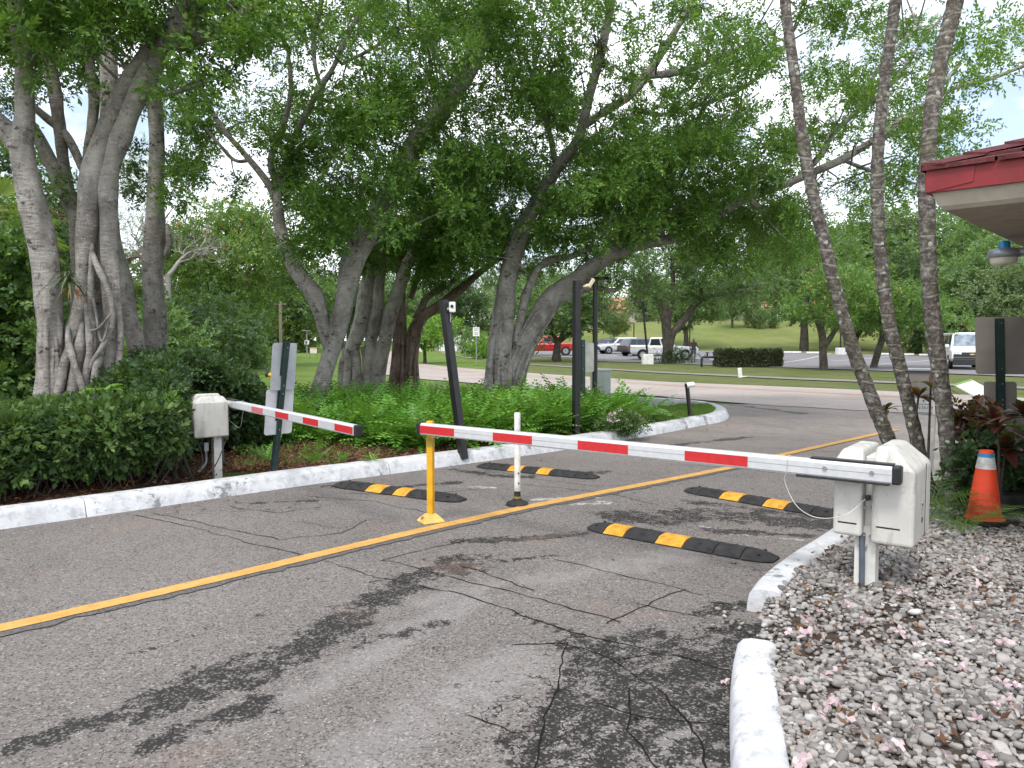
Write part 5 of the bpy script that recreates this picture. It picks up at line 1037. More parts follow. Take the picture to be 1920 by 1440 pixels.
a = D(1115, 765, 15.2); a[2] = .1; r = thing('lamp_post', 'round black lamp post with a small flat hood, right of the floodlight post', 'lamp post', a)
zt = D(1115, 522, 15.2)[2] - .1; MB().tube([(0, 0, 0), (0, 0, zt)], [.055, .05], 16).build('post', 'black_paint', r); MB().lathe([(.09, 0), (.085, .08), (.056, .12)], n=16).build('base', 'black_paint', r)
MB().box((.11, 0, zt + .0), (.42, .20, .06), taper=.7).build('hood', 'black_paint', r, .01); MB().lathe([(.0, -.13), (.05, -.115), (.062, -.06), (.055, -.02)], c=(.19, 0, zt), n=16).build('lamp_glass', 'lamp_glass', r); MB().lathe([(.0, -.10), (.045, -.09), (.05, -.03)], c=(-.07, 0, zt), n=16).build('lamp_glass', 'lamp_glass', r)
def upost(name, label, cat, a, b, w, panels, backmat='sign_alu', rz=0.0, group=None):
    """U-channel steel post from a to b; panels: (t along post, width, height, x shift, material)"""
    r = thing(name, label, cat, a, rz, group); d = np.array(b) - np.array(a)
    ca, sa = math.cos(-rz), math.sin(-rz); d = np.array((d[0] * ca - d[1] * sa, d[0] * sa + d[1] * ca, d[2]))
    mb = MB()
    sh = lambda z: np.array((d[0], d[1], 0)) * (z / d[2])
    for x, y, sx, sy in ((0, -.012, w, .004), (-w / 2 + .002, .002, .004, .03), (w / 2 - .002, .002, .004, .03), (-w / 2 - .008, .017, .018, .004), (w / 2 + .008, .017, .018, .004)):
        V = [(x + i * sx / 2, y + j * sy / 2, z) for z in (0, d[2]) for i, j in ((-1, -1), (1, -1), (1, 1), (-1, 1))]
        V = [np.array(v) + sh(v[2]) for v in V]; mb.add(V, [(0, 3, 2, 1), (4, 5, 6, 7), (0, 1, 5, 4), (1, 2, 6, 5), (2, 3, 7, 6), (3, 0, 4, 7)])
    mb.build('post', 'green_steel', r)
    for t, pw, ph, xo, m in panels:
        z = d[2] * t; c = sh(z) + (xo, .024, z)
        rr = .03; pts = []
        for cx_, cz_, a0 in ((pw / 2 - rr, ph / 2 - rr, 0), (-pw / 2 + rr, ph / 2 - rr, 90), (-pw / 2 + rr, -ph / 2 + rr, 180), (pw / 2 - rr, -ph / 2 + rr, 270)):
            for k in range(5): an = R(a0 + k * 22.5); pts.append((c[0] + cx_ + rr * math.cos(an) + (d[0] / d[2]) * (cz_ + rr * math.sin(an)), c[2] + cz_ + rr * math.sin(an)))
        MB().prism(pts, .003, off=c[1]).build('panel', m, r)
        for dz in (-ph * .4, ph * .4):
            q = sh(z + dz) + (0, -.016, z + dz); MB().cyl(q, q - (0, .004, 0), .008, n=8).build('bolt', 'bolt', r)
    return r
a = D(514, 890, 8.25); a[2] = .12; b = D(539, 641, 8.25)
upost('signpost', 'leaning dark green signpost with two plain metal sign backs, right of the left gate box', 'sign', a, b, .055, [(.815, .30, .52, .0, 'sign_alu'), (.475, .34, .50, -.0, 'sign_alu_pale')], rz=R(48))
a = D(1094, 770, 13.2); a[2] = .08; b = D(1093, 637, 13.2); upost('signpost', 'small grey sign back on a thin green post between the two black lamp posts', 'sign', a, b, .055, [(.80, .27, .52, .075, 'sign_greygreen')], rz=R(12))
a = D(1880, 930, 7.5); a[2] = .1; b = D(1876, 597, 7.5); rs = upost('signpost', 'big brown-grey sign back with smaller plates below, beside the traffic cone', 'sign', a, b, .058, [(.842, .50, .575, .02, 'sign_back'), (.575, .315, .20, -.0, 'sign_back'), (.40, .56, .42, -.01, 'sign_back')], rz=R(-6))
# security card pedestal with the duty board
a = D(1757, 905, 8.0); a[2] = .05; r = thing('pedestal', 'pale post with a stone-coloured box on top, behind the palm trunks', 'pedestal', a, R(-18))
MB().box((0, 0, .5), (.075, .075, 1.0)).build('post', 'post_white', r, .006); hb = D(1725, 722, 8.0)[2] - .05
MB().box((-.16, 0, hb), (.33, .26, .30)).build('box', 'box_stone', r, .01); MB().box((-.16, 0, hb + .165), (.38, .31, .025)).build('lid', 'sign_alu', r, .004); MB().box((-.12, 0, hb - .165), (.30, .09, .03)).build('shelf', 'box_stone', r, .004)
a2 = D(1731, 762, 7.9); r = thing('duty_sign', 'small pale duty board with dark lettering hung under the stone-coloured box', 'sign', a2 - (0, 0, .09), R(-12))
bd = MB().box((0, 0, .09), (.20, .008, .165)).build('board', 'duty_board', r, .002); Rx = Matrix.Rotation(math.pi / 2, 4, 'X')
text_part('lettering', 'ON DUTY', .042, 'sign_text', bd, Matrix.Translation((0, -.0055, .075)) @ Rx); text_part('lettering', 'Security Guard', .025, 'sign_text', bd, Matrix.Translation((0, -.0055, .115)) @ Rx); MB().box((0, -.0055, .022), (.18, .002, .006)).build('rule', 'sign_text', bd)
MB().lathe([(0, 0), (.009, .0), (.009, .002), (0, .002)], n=12).build('emblem', 'sign_text', bd).matrix_local = Matrix.Translation((0, -.005, .15)) @ Rx
for s in (-.07, .07): MB().tube([(s, 0, .17), (s, 0, .22)], .003, 6).build('hook', 'bolt', r)
a = D(1826, 800, 11.0); a[2] = 0; zt = D(1826, 730, 11)[2]; r = thing('information_board', 'tilted white board with a green edge, half hidden behind the lower sign plates', 'board', a, R(30))
MB().box((0, .0, zt / 2 - .05), (.05, .05, zt - .05)).build('post', 'black_paint', r, .004); o = MB().box((0, 0, 0), (.46, .42, .02)).build('board', 'sign_white', r, .004); o.location = (0, 0, zt); o.rotation_euler = (R(28), R(-8), 0); MB().box((0, .19, .012), (.46, .035, .006)).build('edge', 'leaf_stripe' if 'leaf_stripe' in M else simple('leaf_stripe', (.14, .30, .04), .5).name, o)
# green cabinet, camera bollard
a = D(1126, 760, 17.2); a[2] = 0; zt = D(1126, 694, 17.2)[2]; r = thing('utility_cabinet', 'pale green utility cabinet with double doors beside the road', 'cabinet', a, R(-8))
MB().box((0, 0, zt / 2), (.46, .34, zt - .02)).build('body', 'cabinet_green', r, .01); MB().box((0, 0, zt), (.50, .38, .04), taper=.94).build('lid', 'cabinet_green', r, .006); MB().box((-.08, -.02, .03), (.62, .5, .06)).build('plinth', 'concrete', r, .01)
for x, w in ((-.085, .26), (.135, .15)): d_ = MB().box((x, -.172, zt / 2), (w, .012, zt * .86)).build('door', 'cabinet_green', r, .003); 
MB().box((.05, -.182, zt * .55), (.012, .012, .10)).build('handle', 'grey_metal', d_, .002); text_part('mark', 'UP', .11, 'sign_text', r, Matrix.Translation((.12, -.180, zt * .30)) @ Rx)
a = D(1295, 784, 14.4); a[2] = .08; b = D(1288, 722, 14.4); r = thing('camera_bollard', 'short black bollard with a white camera tube on top, at the kerb nose', 'bollard', a)
hz = b[2] - .08; MB().tube([(0, 0, 0), (b[0] - a[0], 0, hz)], .04, 14).build('post', 'black_paint', r); MB().tube([(-.10, -.03, hz - .005), (.05, 0, hz + .015)], .052, 16).build('camera', 'white_paint', r); MB().tube([(-.10, -.0305, hz - .0055), (-.118, -.034, hz - .007)], .042, 12).build('lens', 'black_plastic', r)
# ------------------------------------------------------------------ guard house
ax = np.array((.69, .72)); bx_ = np.array((.72, -.69)); C0 = D(1737, 362, 4.84)
r = thing('guardhouse', 'guardhouse corner with a red fascia, maroon shingles and tan soffit at the right edge', 'building', (C0[0], C0[1], 0))
def W(s, t_, z): return np.array((ax[0] * s + bx_[0] * t_, ax[1] * s + bx_[1] * t_, z))
zf = C0[2]; LA, LB = 4.6, 3.6; ht = .145
def ring(i0, z): return [W(i0, i0, z), W(LA - i0, i0, z), W(LA - i0, LB - i0, z), W(i0, LB - i0, z)]
def band_ring(mb, A, B):
    for i in range(4): mb.quad(A[i], A[(i + 1) % 4], B[(i + 1) % 4], B[i])
mb = MB(); band_ring(mb, ring(0, zf), ring(0, zf + ht)); band_ring(mb, ring(.02, zf), ring(0, zf)); mb.build('fascia', 'red_fascia', r)
mb = MB()
mb.quad(W(-.006, -.004, zf + .0), W(-.006, .26, zf + .035), W(-.006, .27, zf + ht - .012), W(-.006, -.004, zf + ht - .002)); mb.quad(W(-.004, -.006, zf + .0), W(.2, -.006, zf), W(.2, -.006, zf + ht), W(-.004, -.006, zf + ht)); mb.build('corner_flashing', 'red_fascia', r)
mb = MB(); band_ring(mb, ring(.06, zf - .085), ring(.025, zf)); band_ring(mb, ring(.085, zf - .11), ring(.06, zf - .085)); q = ring(.085, zf - .11); mb.quad(q[0], q[1], q[2], q[3]); mb.build('soffit', 'soffit', r)
# shingle courses on the four hips
g = np.random.default_rng(2); mb = MB(); rise = .36; nC = 9
for k in range(nC):
    i0 = -.03 + k * .19; i1 = i0 + .23; z0 = zf + ht + .014 + max(0, i0 + .03) * rise; z1 = z0 + .23 * rise - .022
    A, B = ring(i0, z0), ring(i1, z1); A2 = ring(i0, z0 - .022)
    for i in range(4):
        L = np.linalg.norm(A[(i + 1) % 4] - A[i]); n = max(2, int(L / .33)); u = np.r_[0, np.sort(np.clip((np.arange(1, n) + g.uniform(-.25, .25, n - 1)) / n, 0, 1)), 1]
        for a_, b_ in zip(u[:-1], u[1:]):
            dz = np.array((0, 0, g.uniform(0, .014))); a__ = a_ + .002; b__ = b_ - .002
            la = lambda P_, Q_, t_: P_ * (1 - t_) + Q_ * t_
            p0, p1 = la(A[i], A[(i + 1) % 4], a__) + dz, la(A[i], A[(i + 1) % 4], b__) + dz; p2, p3 = la(B[i], B[(i + 1) % 4], b__) , la(B[i], B[(i + 1) % 4], a__)
            q0, q1 = la(A2[i], A2[(i + 1) % 4], a__), la(A2[i], A2[(i + 1) % 4], b__)
            mb.quad(p0, p1, p2, p3); mb.quad(q0, q1, p1, p0)
    for i in range(4):   # hip caps, lifted and overlapping
        m0 = A[i] + (0, 0, .03); m1 = B[i] + (0, 0, .034); e = unit(A[(i + 1) % 4] - A[i]); f = unit(A[i - 1] - A[i])
        mb.quad(m0, m0 + e * .14 - (0, 0, .02), m1 + e * .14 - (0, 0, .02), m1); mb.quad(m0, m1, m1 + f * .14 - (0, 0, .02), m0 + f * .14 - (0, 0, .02)); mb.quad(m0 + f * .14 - (0, 0, .02), m0, m0 - (0, 0, .02), m0 + f * .14 - (0, 0, .04)); mb.quad(m0, m0 + e * .14 - (0, 0, .02), m0 + e * .14 - (0, 0, .04), m0 - (0, 0, .02))
top = ring(1.66, zf + ht + .05 + 1.7 * rise); mb.quad(*top); rf = mb.build('roof', 'shingle', r)
ins = 1.0; mb = MB(); wA = [W(ins, ins, .0), W(LA - ins, ins, 0), W(LA - ins, LB - ins, 0), W(ins, LB - ins, 0)]
for i in range(4): mb.quad(wA[i], wA[(i + 1) % 4], wA[(i + 1) % 4] + (0, 0, zf - .115), wA[i] + (0, 0, zf - .115))
mb.build('wall', 'stucco', r)
for (s0, s1, t0) in ((1.35, 2.2, ins - .012), (2.5, 3.3, ins - .012)):
    wv = MB(); wv.quad(W(s0, t0, 1.0), W(s1, t0, 1.0), W(s1, t0, 2.0), W(s0, t0, 2.0)); wo = wv.build('window', 'car_glass', r)
    f = MB()
    for (a_, b_, z0, z1) in ((s0 - .05, s0, .95, 2.05), (s1, s1 + .05, .95, 2.05), (s0, s1, .95, 1.0), (s0, s1, 2.0, 2.05)): f.quad(W(a_, t0 - .01, z0), W(b_, t0 - .01, z0), W(b_, t0 - .01, z1), W(a_, t0 - .01, z1))
    f.build('frame', 'sign_white', wo)
p = D(1883, 472, 6.0); r = thing('security_light', 'grey dusk light with a blue sensor cap and tan lens, bracketed under the guardhouse eave', 'wall lamp', p)
MB().lathe([(0, .028), (.05, .03), (.10, .02), (.115, -.005), (.115, -.045), (.10, -.05)], n=28).build('body', 'lamp_grey', r); MB().lathe([(.098, -.05), (.092, -.09), (.07, -.105), (0, -.11)], n=28).build('lens', 'lamp_glass', r); MB().lathe([(.04, .028), (.04, .075), (.03, .085), (0, .087)], n=20).build('sensor', 'sensor_blue', r)
e = np.array((bx_[0], bx_[1], 0)); MB().tube([e * .10 + (0, 0, -.01), e * .40 + (0, 0, .02), e * .92 + (0, 0, .02)], [.035, .022, .022], 10).build('bracket', 'lamp_grey', r)
# ------------------------------------------------------------------ fallen blossoms on the gravel
def blossom(g):
    q = []
    for k in range(5):
        a = k * 1.2566 + g.normal(0, .2); u = g.uniform(.1, 1.0); d = np.array((math.cos(a), math.sin(a), u)); d /= np.linalg.norm(d); s = np.array((-math.sin(a), math.cos(a), g.normal(0, .3)))
        d = unit(d + g.normal(0, .35, 3) * (1, 1, .3)); c = np.array((0, 0, .006)); m = c + d * .015 * g.uniform(.5, 1.2); e = m + (np.array((math.cos(a), math.sin(a), 0)) + g.normal(-.1, .6, 3)) * .013
        q += [[c, m + s * .011, m + s * .006 + d * .002, c], [c, m + s * .008, m - s * .008, c], [m + s * .010, e + s * .008, e - s * .008, m - s * .010]]
    q = np.array(q).reshape(-1, 3); return q, np.full(len(q) // 4, g.uniform(.2, .9))
g = np.random.default_rng(77); protos = []
GB = 'pink blossoms fallen by the gravel kerb'
spots = [(1422, 1106, 0), (1146, 1110, 0), (1362, 1282, 0), (1548, 1196, 1), (1634, 1205, 1), (1655, 1190, 1), (1615, 1165, 1), (1720, 1210, 1), (1790, 1162, 1), (1884, 1208, 1), (1740, 1242, 1), (1880, 1282, 1), (1905, 1285, 1), (1522, 1385, 1), (1500, 1425, 1), (1660, 1400, 1), (1830, 1348, 1), (1600, 1352, 1)]
for _ in range(46):
    px, py = g.uniform(1480, 1915), 1045 + 390 * g.uniform(0, 1) ** 1.3
    if px > 1480 + max(0, (1130 - py)) * 1.0: spots.append((px, py, 1))
for i, (px, py, on) in enumerate(spots):
    p = P(px, py, .150 if on else .004)
    if i < 5:
        V, tn_ = blossom(g); o = bpy.data.objects.new('fallen_blossom', make_mesh('fallen_blossom', [(V, quads(len(V) // 4), 0, False)], 'petal_pink', {'tone': ('FACE', tn_)})); protos.append(o)
        COL.objects.link(o)
    else: o = protos[i % 5].copy(); COL.objects.link(o)
    o.location = p; o.rotation_euler = (g.normal(0, .5), g.normal(0, .5), g.uniform(0, 6.3)); o.scale = (g.uniform(.8, 1.35),) * 3
    tag(o, 'small crumpled pink blossom fallen on the grey gravel' if on else ['pink blossom lying on the asphalt beside the rear kerb end', 'pale pink petal on the asphalt left of the crossing cracks', 'pale blossom on the dark asphalt beside the front kerb'][i], 'blossom', GB)
# ------------------------------------------------------------------ vehicles
def wheel(r, x, y, rad, w=.22):
    s = 1 if y > 0 else -1
    o = MB().tube([(x, y - w / 2, rad), (x, y + w / 2, rad)], rad, 24).build('wheel', 'tyre', r, .02)
    MB().tube([(x, y + s * (w / 2 - .01), rad), (x, y + s * (w / 2 + .012), rad)], rad * .64, 20).build('rim', 'rim', o)
    sp = MB()
    for k in range(5):
        a = k * 1.2566; sp.box((x + math.cos(a) * rad * .34, y + s * (w / 2 + .014), rad + math.sin(a) * rad * .34), (.05, .01, .05))
    MB().tube([(x, y + s * (w / 2 + .01), rad), (x, y + s * (w / 2 + .02), rad)], rad * .2, 12).build('hub', 'chrome', o)
def vehicle(name, label, cat, loc, rz, paint, kind, group='cars in the car park'):
    r = thing(name, label, cat, loc, rz, group); B = MB()
    K = {'pickup': dict(L=5.6, w=.98, belt=1.14, roof=1.88, zb=.42, cab=(.95, .35, -1.35, -1.15), st=[(2.8, .62, .92, .86), (2.65, .45, 1.06, .94), (1.0, .42, 1.16, .98), (.9, .42, 1.17, .98), (-1.2, .42, 1.17, .98), (-1.25, .42, 1.22, .98), (-2.7, .46, 1.22, .97), (-2.8, .5, 1.20, .95)], wh=(1.75, -1.75), rad=.41),
         'suv': dict(L=4.6, w=.92, belt=1.02, roof=1.68, zb=.34, cab=(.95, .25, -2.1, -1.75), st=[(2.3, .5, .78, .78), (2.15, .36, .93, .88), (1.0, .32, 1.03, .92), (-1.9, .32, 1.06, .92), (-2.2, .38, 1.05, .9), (-2.3, .45, .95, .84)], wh=(1.4, -1.35), rad=.36),
         'sedan': dict(L=4.7, w=.9, belt=.92, roof=1.42, zb=.28, cab=(1.0, .2, -1.7, -1.0), st=[(2.35, .42, .66, .74), (2.2, .3, .78, .86), (1.0, .26, .93, .9), (-1.6, .26, .97, .9), (-2.2, .32, .98, .86), (-2.35, .42, .9, .8)], wh=(1.42, -1.38), rad=.33),
         'van': dict(L=5.7, w=1.0, belt=1.25, roof=2.08, zb=.42, cab=(2.05, 1.45, -2.75, -2.68), st=[(2.85, .55, .98, .92), (2.75, .42, 1.10, .97), (2.1, .40, 1.24, 1.0), (-2.7, .40, 1.26, 1.0), (-2.8, .45, 1.24, .98)], wh=(1.75, -1.7), rad=.38)}[kind]
    V = []
    for x, z0, z1, w in K['st']: V += [(x, -w * .92, z0), (x, -w, z0 + .16), (x, -w, z1 - .12), (x, -w * .93, z1), (x, w * .93, z1), (x, w, z1 - .12), (x, w, z0 + .16), (x, w * .92, z0)]
    n = len(K['st']); B.add(V, grid_faces(n, 8, True), 0, False); B.add(V[:8], [tuple(range(8))]); B.add(V[-8:], [tuple(range(8))[::-1]])
    xf, xrf, xr, xrr = K['cab']; bz, rz_ = K['belt'] - .02, K['roof']; wb, wr = K['w'] * .93, K['w'] * .76
    cb = [(xf, -wb, bz), (xr, -wb, bz), (xr, wb, bz), (xf, wb, bz)]; ct = [(xrf, -wr, rz_ - .05), (xrr, -wr, rz_ - .05), (xrr, wr, rz_ - .05), (xrf, wr, rz_ - .05)]
    ct2 = [(xrf - .12, -wr * .86, rz_), (xrr + .1, -wr * .86, rz_), (xrr + .1, wr * .86, rz_), (xrf - .12, wr * .86, rz_)]
    B.add(cb + ct + ct2, [(0, 1, 5, 4), (1, 2, 6, 5), (2, 3, 7, 6), (3, 0, 4, 7), (4, 5, 9, 8), (5, 6, 10, 9), (6, 7, 11, 10), (7, 4, 8, 11), (8, 9, 10, 11)], 0)
    B.build('body', paint, r, .05, seg=2)
    cb, ct = np.array(cb), np.array(ct)
    def pane(nm, a, b, c, d, u0, u1, v0, v1, m='car_glass'):
        f = lambda u, v: (a * (1 - u) + b * u) * (1 - v) + (d * (1 - u) + c * u) * v
        nrm = unit(np.cross(b - a, d - a)); ctr = np.array((0, 0, (bz + rz_) / 2)); 
        mid = f(.5, .5); 
        if np.dot(nrm, mid - np.array(((xf + xr) / 2, 0, (bz + rz_) / 2))) < 0: nrm = -nrm
        MB().quad(*[f(u, v) + nrm * .014 for u, v in ((u0, v0), (u1, v0), (u1, v1), (u0, v1))]).build(nm, m, r)
    cuts = {'pickup': [(.1, .46), (.52, .93)], 'suv': [(.08, .36), (.4, .66), (.7, .93)], 'sedan': [(.1, .46), (.5, .92)], 'van': [(.04, .2), (.26, .55), (.6, .94)]}[kind]
    for s in (0, 1):
        a, b, c, d = (cb[0], cb[1], ct[1], ct[0]) if s == 0 else (cb[3], cb[2], ct[2], ct[3])
        for u0, u1 in cuts: pane('side_window', a, b, c, d, u0, u1, .12, .86)
    pane('windscreen', cb[3], cb[0], ct[0], ct[3], .06, .94, .08, .92, 'screen_glass' if kind == 'van' else 'car_glass'); pane('rear_window', cb[1], cb[2], ct[2], ct[1], .08, .92, .15, .85)
    w = K['w']; L2 = K['L'] / 2; s0 = K['st'][0]; s1 = K['st'][-1]
    for x in K['wh']:
        for y in (-1, 1):
            MB().tube([(x, y * (w - .10), K['rad']), (x, y * (w + .006), K['rad'])], K['rad'] * 1.16, 24).build('wheel_arch', 'car_black', r); wheel(r, x, y * (w - .10), K['rad'])
    for y in (-1, 1):
        MB().box((L2 - .05, y * s0[3] * .80, s0[2] - .06), (.12, .28, .15)).build('headlight', 'head_lamp', r, .02); MB().box((-L2 + .03, y * s1[3] * .90, s1[2] - .18), (.10, .14, .28)).build('taillight', 'tail_red', r, .02)
        MB().box((xf - .15, y * (w + .09), bz + .09), (.12, .2, .16)).build('mirror', paint, r, .03)
        for u in ((xf - .85, xf - 1.75) if kind != 'van' else (.9,)): MB().box((u, y * (w + .004), K['belt'] - .22), (.16, .03, .03)).build('door_handle', 'car_black', r)
    MB().box((L2 + .01, 0, s0[1] + .02), (.14, s0[3] * 1.95, .24)).build('bumper', 'car_black' if kind in ('van', 'suv') else paint, r, .03); MB().box((-L2 - .01, 0, s1[1] + .05), (.14, s1[3] * 1.95, .22)).build('bumper', 'car_black' if kind != 'sedan' else paint, r, .03)
    gr = MB().box((L2 + .02, 0, s0[2] - .12), (.06, s0[3] * 1.1, .2)).build('grille', 'car_black', r, .01)
    if kind == 'van':
        MB().box((L2 + .03, 0, s0[2] - .30), (.05, s0[3] * 1.96, .34)).build('grille', 'car_black', r, .01); MB().box((L2 + .05, 0, .42), (.2, s0[3] * 2.02, .34)).build('bumper', 'car_black', r, .03)
        MB().box((L2 + .055, 0, s0[2] - .13), (.01, .26, .05)).box((L2 + .0555, 0, s0[2] - .13), (.012, .11, .085)).build('emblem', 'gold', gr)
        MB().box((L2 + .05, 0, s0[2] - .30), (.02, s0[3] * 1.9, .03)).build('grille_bar', 'rim', gr)
        for y in (-1, 1): MB().box((L2 + .05, y * s0[3] * .84, s0[2] - .32), (.04, .2, .07)).build('indicator', 'amber', r, .01)
    if kind == 'pickup':
        MB().box((-1.98, 0, 1.175), (1.38, 1.66, .10)).build('bed_well', 'car_black', r)
    return r
def put(px, py, Y, dz=.05):
    q = D(px, py, Y); return (q[0], Y, float(T(q[0], Y)) + dz)
vehicle('pickup_truck', 'red pickup truck parked side-on behind the big ribbed fig trunk', 'pickup truck', put(1027, 650, 74), R(178), 'car_red', 'pickup')
vehicle('sedan', 'dark blue low car seen past the lamp post, left of the silver car', 'car', put(1135, 645, 86), R(172), 'car_blue', 'sedan')
vehicle('suv', 'silver crossover with its nose to the left, between the blue car and the dark one', 'car', put(1160, 648, 78), R(192), 'car_silver', 'suv')
vehicle('suv', 'dark grey SUV parked behind the white pickup truck', 'car', put(1204, 652, 72.5), R(24), 'car_dark', 'suv')
vehicle('pickup_truck', 'white crew-cab pickup truck half hidden by the forked oak trunk', 'pickup truck', put(1246, 655, 63.5), R(-14), 'car_white', 'pickup')
vehicle('van', 'white van facing the road with a black grille, behind the brown-grey sign back', 'van', put(1804, 690, 44), R(-112), 'car_white', 'van')
vehicle('sedan', 'small red car far up the road seen from behind', 'car', put(801, 645, 106, .09), R(92), 'car_scarlet', 'suv', 'cars on the far road')
# ------------------------------------------------------------------ person walking by the white pickup
q = G(1300, 683); q = np.array((q[0] * 57 / q[1], 57, float(T(q[0] * 57 / q[1], 57)) + .06)); r = thing('person', 'person in a tan cap, dark shirt and denim shorts walking away past the hedge', 'person', q, R(-20))
J = {'pel': (0, 0, .95), 'waist': (0, 0, 1.08), 'chest': (.0, 0, 1.32), 'neck': (0, .02, 1.50), 'head': (0, .03, 1.60), 'crown': (0, .03, 1.74),
     'shl': (-.19, 0, 1.43), 'ell': (-.27, -.03, 1.17), 'wrl': (-.25, .06, .93), 'hal': (-.25, .08, .84), 'shr': (.19, 0, 1.43), 'elr': (.30, .02, 1.19), 'wrr': (.42, .07, 1.02), 'har': (.47, .08, .96),
     'hil': (-.10, 0, .90), 'knl': (-.11, .10, .50), 'anl': (-.11, -.02, .10), 'tol': (-.11, .12, .04), 'hir': (.10, 0, .90), 'knr': (.11, -.02, .49), 'anr': (.12, -.18, .12), 'tor': (.12, -.06, .04)}
RAD = {'pel': .15, 'waist': .14, 'chest': .165, 'neck': .06, 'head': .09, 'crown': .075, 'shl': .075, 'ell': .05, 'wrl': .035, 'hal': .04, 'shr': .075, 'elr': .05, 'wrr': .035, 'har': .04, 'hil': .11, 'knl': .065, 'anl': .042, 'tol': .04, 'hir': .11, 'knr': .065, 'anr': .042, 'tor': .04}
E = [('pel', 'waist'), ('waist', 'chest'), ('chest', 'neck'), ('neck', 'head'), ('head', 'crown'), ('chest', 'shl'), ('shl', 'ell'), ('ell', 'wrl'), ('wrl', 'hal'), ('chest', 'shr'), ('shr', 'elr'), ('elr', 'wrr'), ('wrr', 'har'), ('pel', 'hil'), ('hil', 'knl'), ('knl', 'anl'), ('anl', 'tol'), ('pel', 'hir'), ('hir', 'knr'), ('knr', 'anr'), ('anr', 'tor')]
def skin(name, keys, edges, rad, mat, parent, root):
    ix = {k: i for i, k in enumerate(keys)}; me = bpy.data.meshes.new(name); me.from_pydata([J[k] for k in keys], [(ix[a], ix[b]) for a, b in edges], [])
    o = bpy.data.objects.new(name, me); COL.objects.link(o); o.parent = parent; s = o.modifiers.new('skin', 'SKIN'); u = o.modifiers.new('sub', 'SUBSURF'); u.levels = 2; u.render_levels = 2
    if not me.skin_vertices: print('no skin layer')
    for k in keys: v = me.skin_vertices[0].data[ix[k]]; v.radius = (rad[k],) * 2; v.use_root = (k == root)
    me.materials.append(M[mat]); return o
skin('body', list(J), E, RAD, 'skin', r, 'pel')
J['hem_l'] = (-.235, -.01, 1.28); J['hem_r'] = (.245, .01, 1.30); J['lo'] = (0, 0, .96); J['collar'] = (0, .01, 1.44)
skin('shirt', ['lo', 'waist', 'chest', 'collar', 'shl', 'hem_l', 'shr', 'hem_r'], [('lo', 'waist'), ('waist', 'chest'), ('chest', 'collar'), ('chest', 'shl'), ('shl', 'hem_l'), ('chest', 'shr'), ('shr', 'hem_r')], {'lo': .185, 'waist': .175, 'chest': .195, 'collar': .10, 'shl': .095, 'hem_l': .08, 'shr': .095, 'hem_r': .08}, 'shirt', r, 'waist')
J['sl'] = (-.11, .085, .56); J['sr'] = (.11, -.015, .56); skin('shorts', ['pel', 'hil', 'sl', 'hir', 'sr'], [('pel', 'hil'), ('hil', 'sl'), ('pel', 'hir'), ('hir', 'sr')], {'pel': .17, 'hil': .125, 'sl': .10, 'hir': .125, 'sr': .10}, 'denim', r, 'pel')
MB().lathe([(.115, 1.66), (.112, 1.72), (.085, 1.775), (.0, 1.79)], c=(0, .03, 0), n=20).box((0, .16, 1.672), (.15, .12, .015)).build('cap', 'cap', r)
for k in ('tol', 'tor'): x, y, z = J[k]; MB().box((x, y - .05, .045), (.09, .27, .09), taper=.8).build('shoe', 'shoe', r, .02)
b = np.array(q) + (-.27, -.0, .55); r = thing('bag', 'small grey bag in the left hand of the person in the cap', 'bag', b); MB().box((0, 0, .13), (.10, .26, .24), taper=.85).build('bag_body', 'bag', r, .04); MB().tube(catmull([(0, -.06, .24), (0, 0, .34), (0, .06, .24)], 5), .01, 6).build('handle', 'bag', r)
# ------------------------------------------------------------------ far planting
g = np.random.default_rng(101)
def tree_proto(name, seed, Ht, Rc, trunk_h, bark, leaf, n=46, lsize=.26, flat=.6, spread=1.0, per=22, wid=.55, limbs=7, tr=.03, base_lo=None):
    """a broadleaf at the origin: trunk, limbs, lumpy crown; returns the two meshes"""
    g = np.random.default_rng(seed); mb = MB(); r0 = Ht * tr; bx, by = g.normal(0, .25, 2)
    tp = np.array((bx, by, trunk_h)); mb.tube(catmull([(0, 0, -.2), (bx * .3, by * .3, trunk_h * .5), tp], 6), np.linspace(r0 * 1.35, r0 * .85, 13), 12, lump=.15, seed=seed)
    lo = base_lo if base_lo is not None else trunk_h * .9; zc = (Ht + lo) / 2; rz = (Ht - lo) / 2
    cs = []
    for i in range(n):
        d = unit(g.normal(0, 1, 3)); rr = g.uniform(.35, 1) ** .5 * g.uniform(.75, 1.05); cs.append(np.array((0, 0, zc)) + d * rr * np.array((Rc, Rc, rz)) * np.array((spread, spread, 1)))
    cs = np.array(cs)
    for k in range(limbs):
        e = cs[g.integers(0, n)]; m = tp * .6 + e * .4 + g.normal(0, .3, 3); mb.tube(catmull([tp - (0, 0, .3), m, e], 5), np.linspace(r0 * .6, r0 * .1, 11), 8, lump=.12, seed=seed + k)
        for _ in range(3):
            e2 = cs[np.argsort(((cs - e) ** 2).sum(1))[g.integers(1, 8)]]; mb.tube([m * .4 + e * .6, (m + e2) / 2, e2], [r0 * .22, r0 * .15, r0 * .05], 5)
    V, t = cloud(cs, g.uniform(.22, .42, n) * Rc * .9, per, g, flat=flat, leaf=lsize, K=8, L=lsize * 2.6, wid=wid)
    return make_mesh(name + '_trunk', mb.c, bark), make_mesh(name + '_crown', [(V, quads(len(V) // 4), 0, False)], leaf, {'tone': ('FACE', t)})
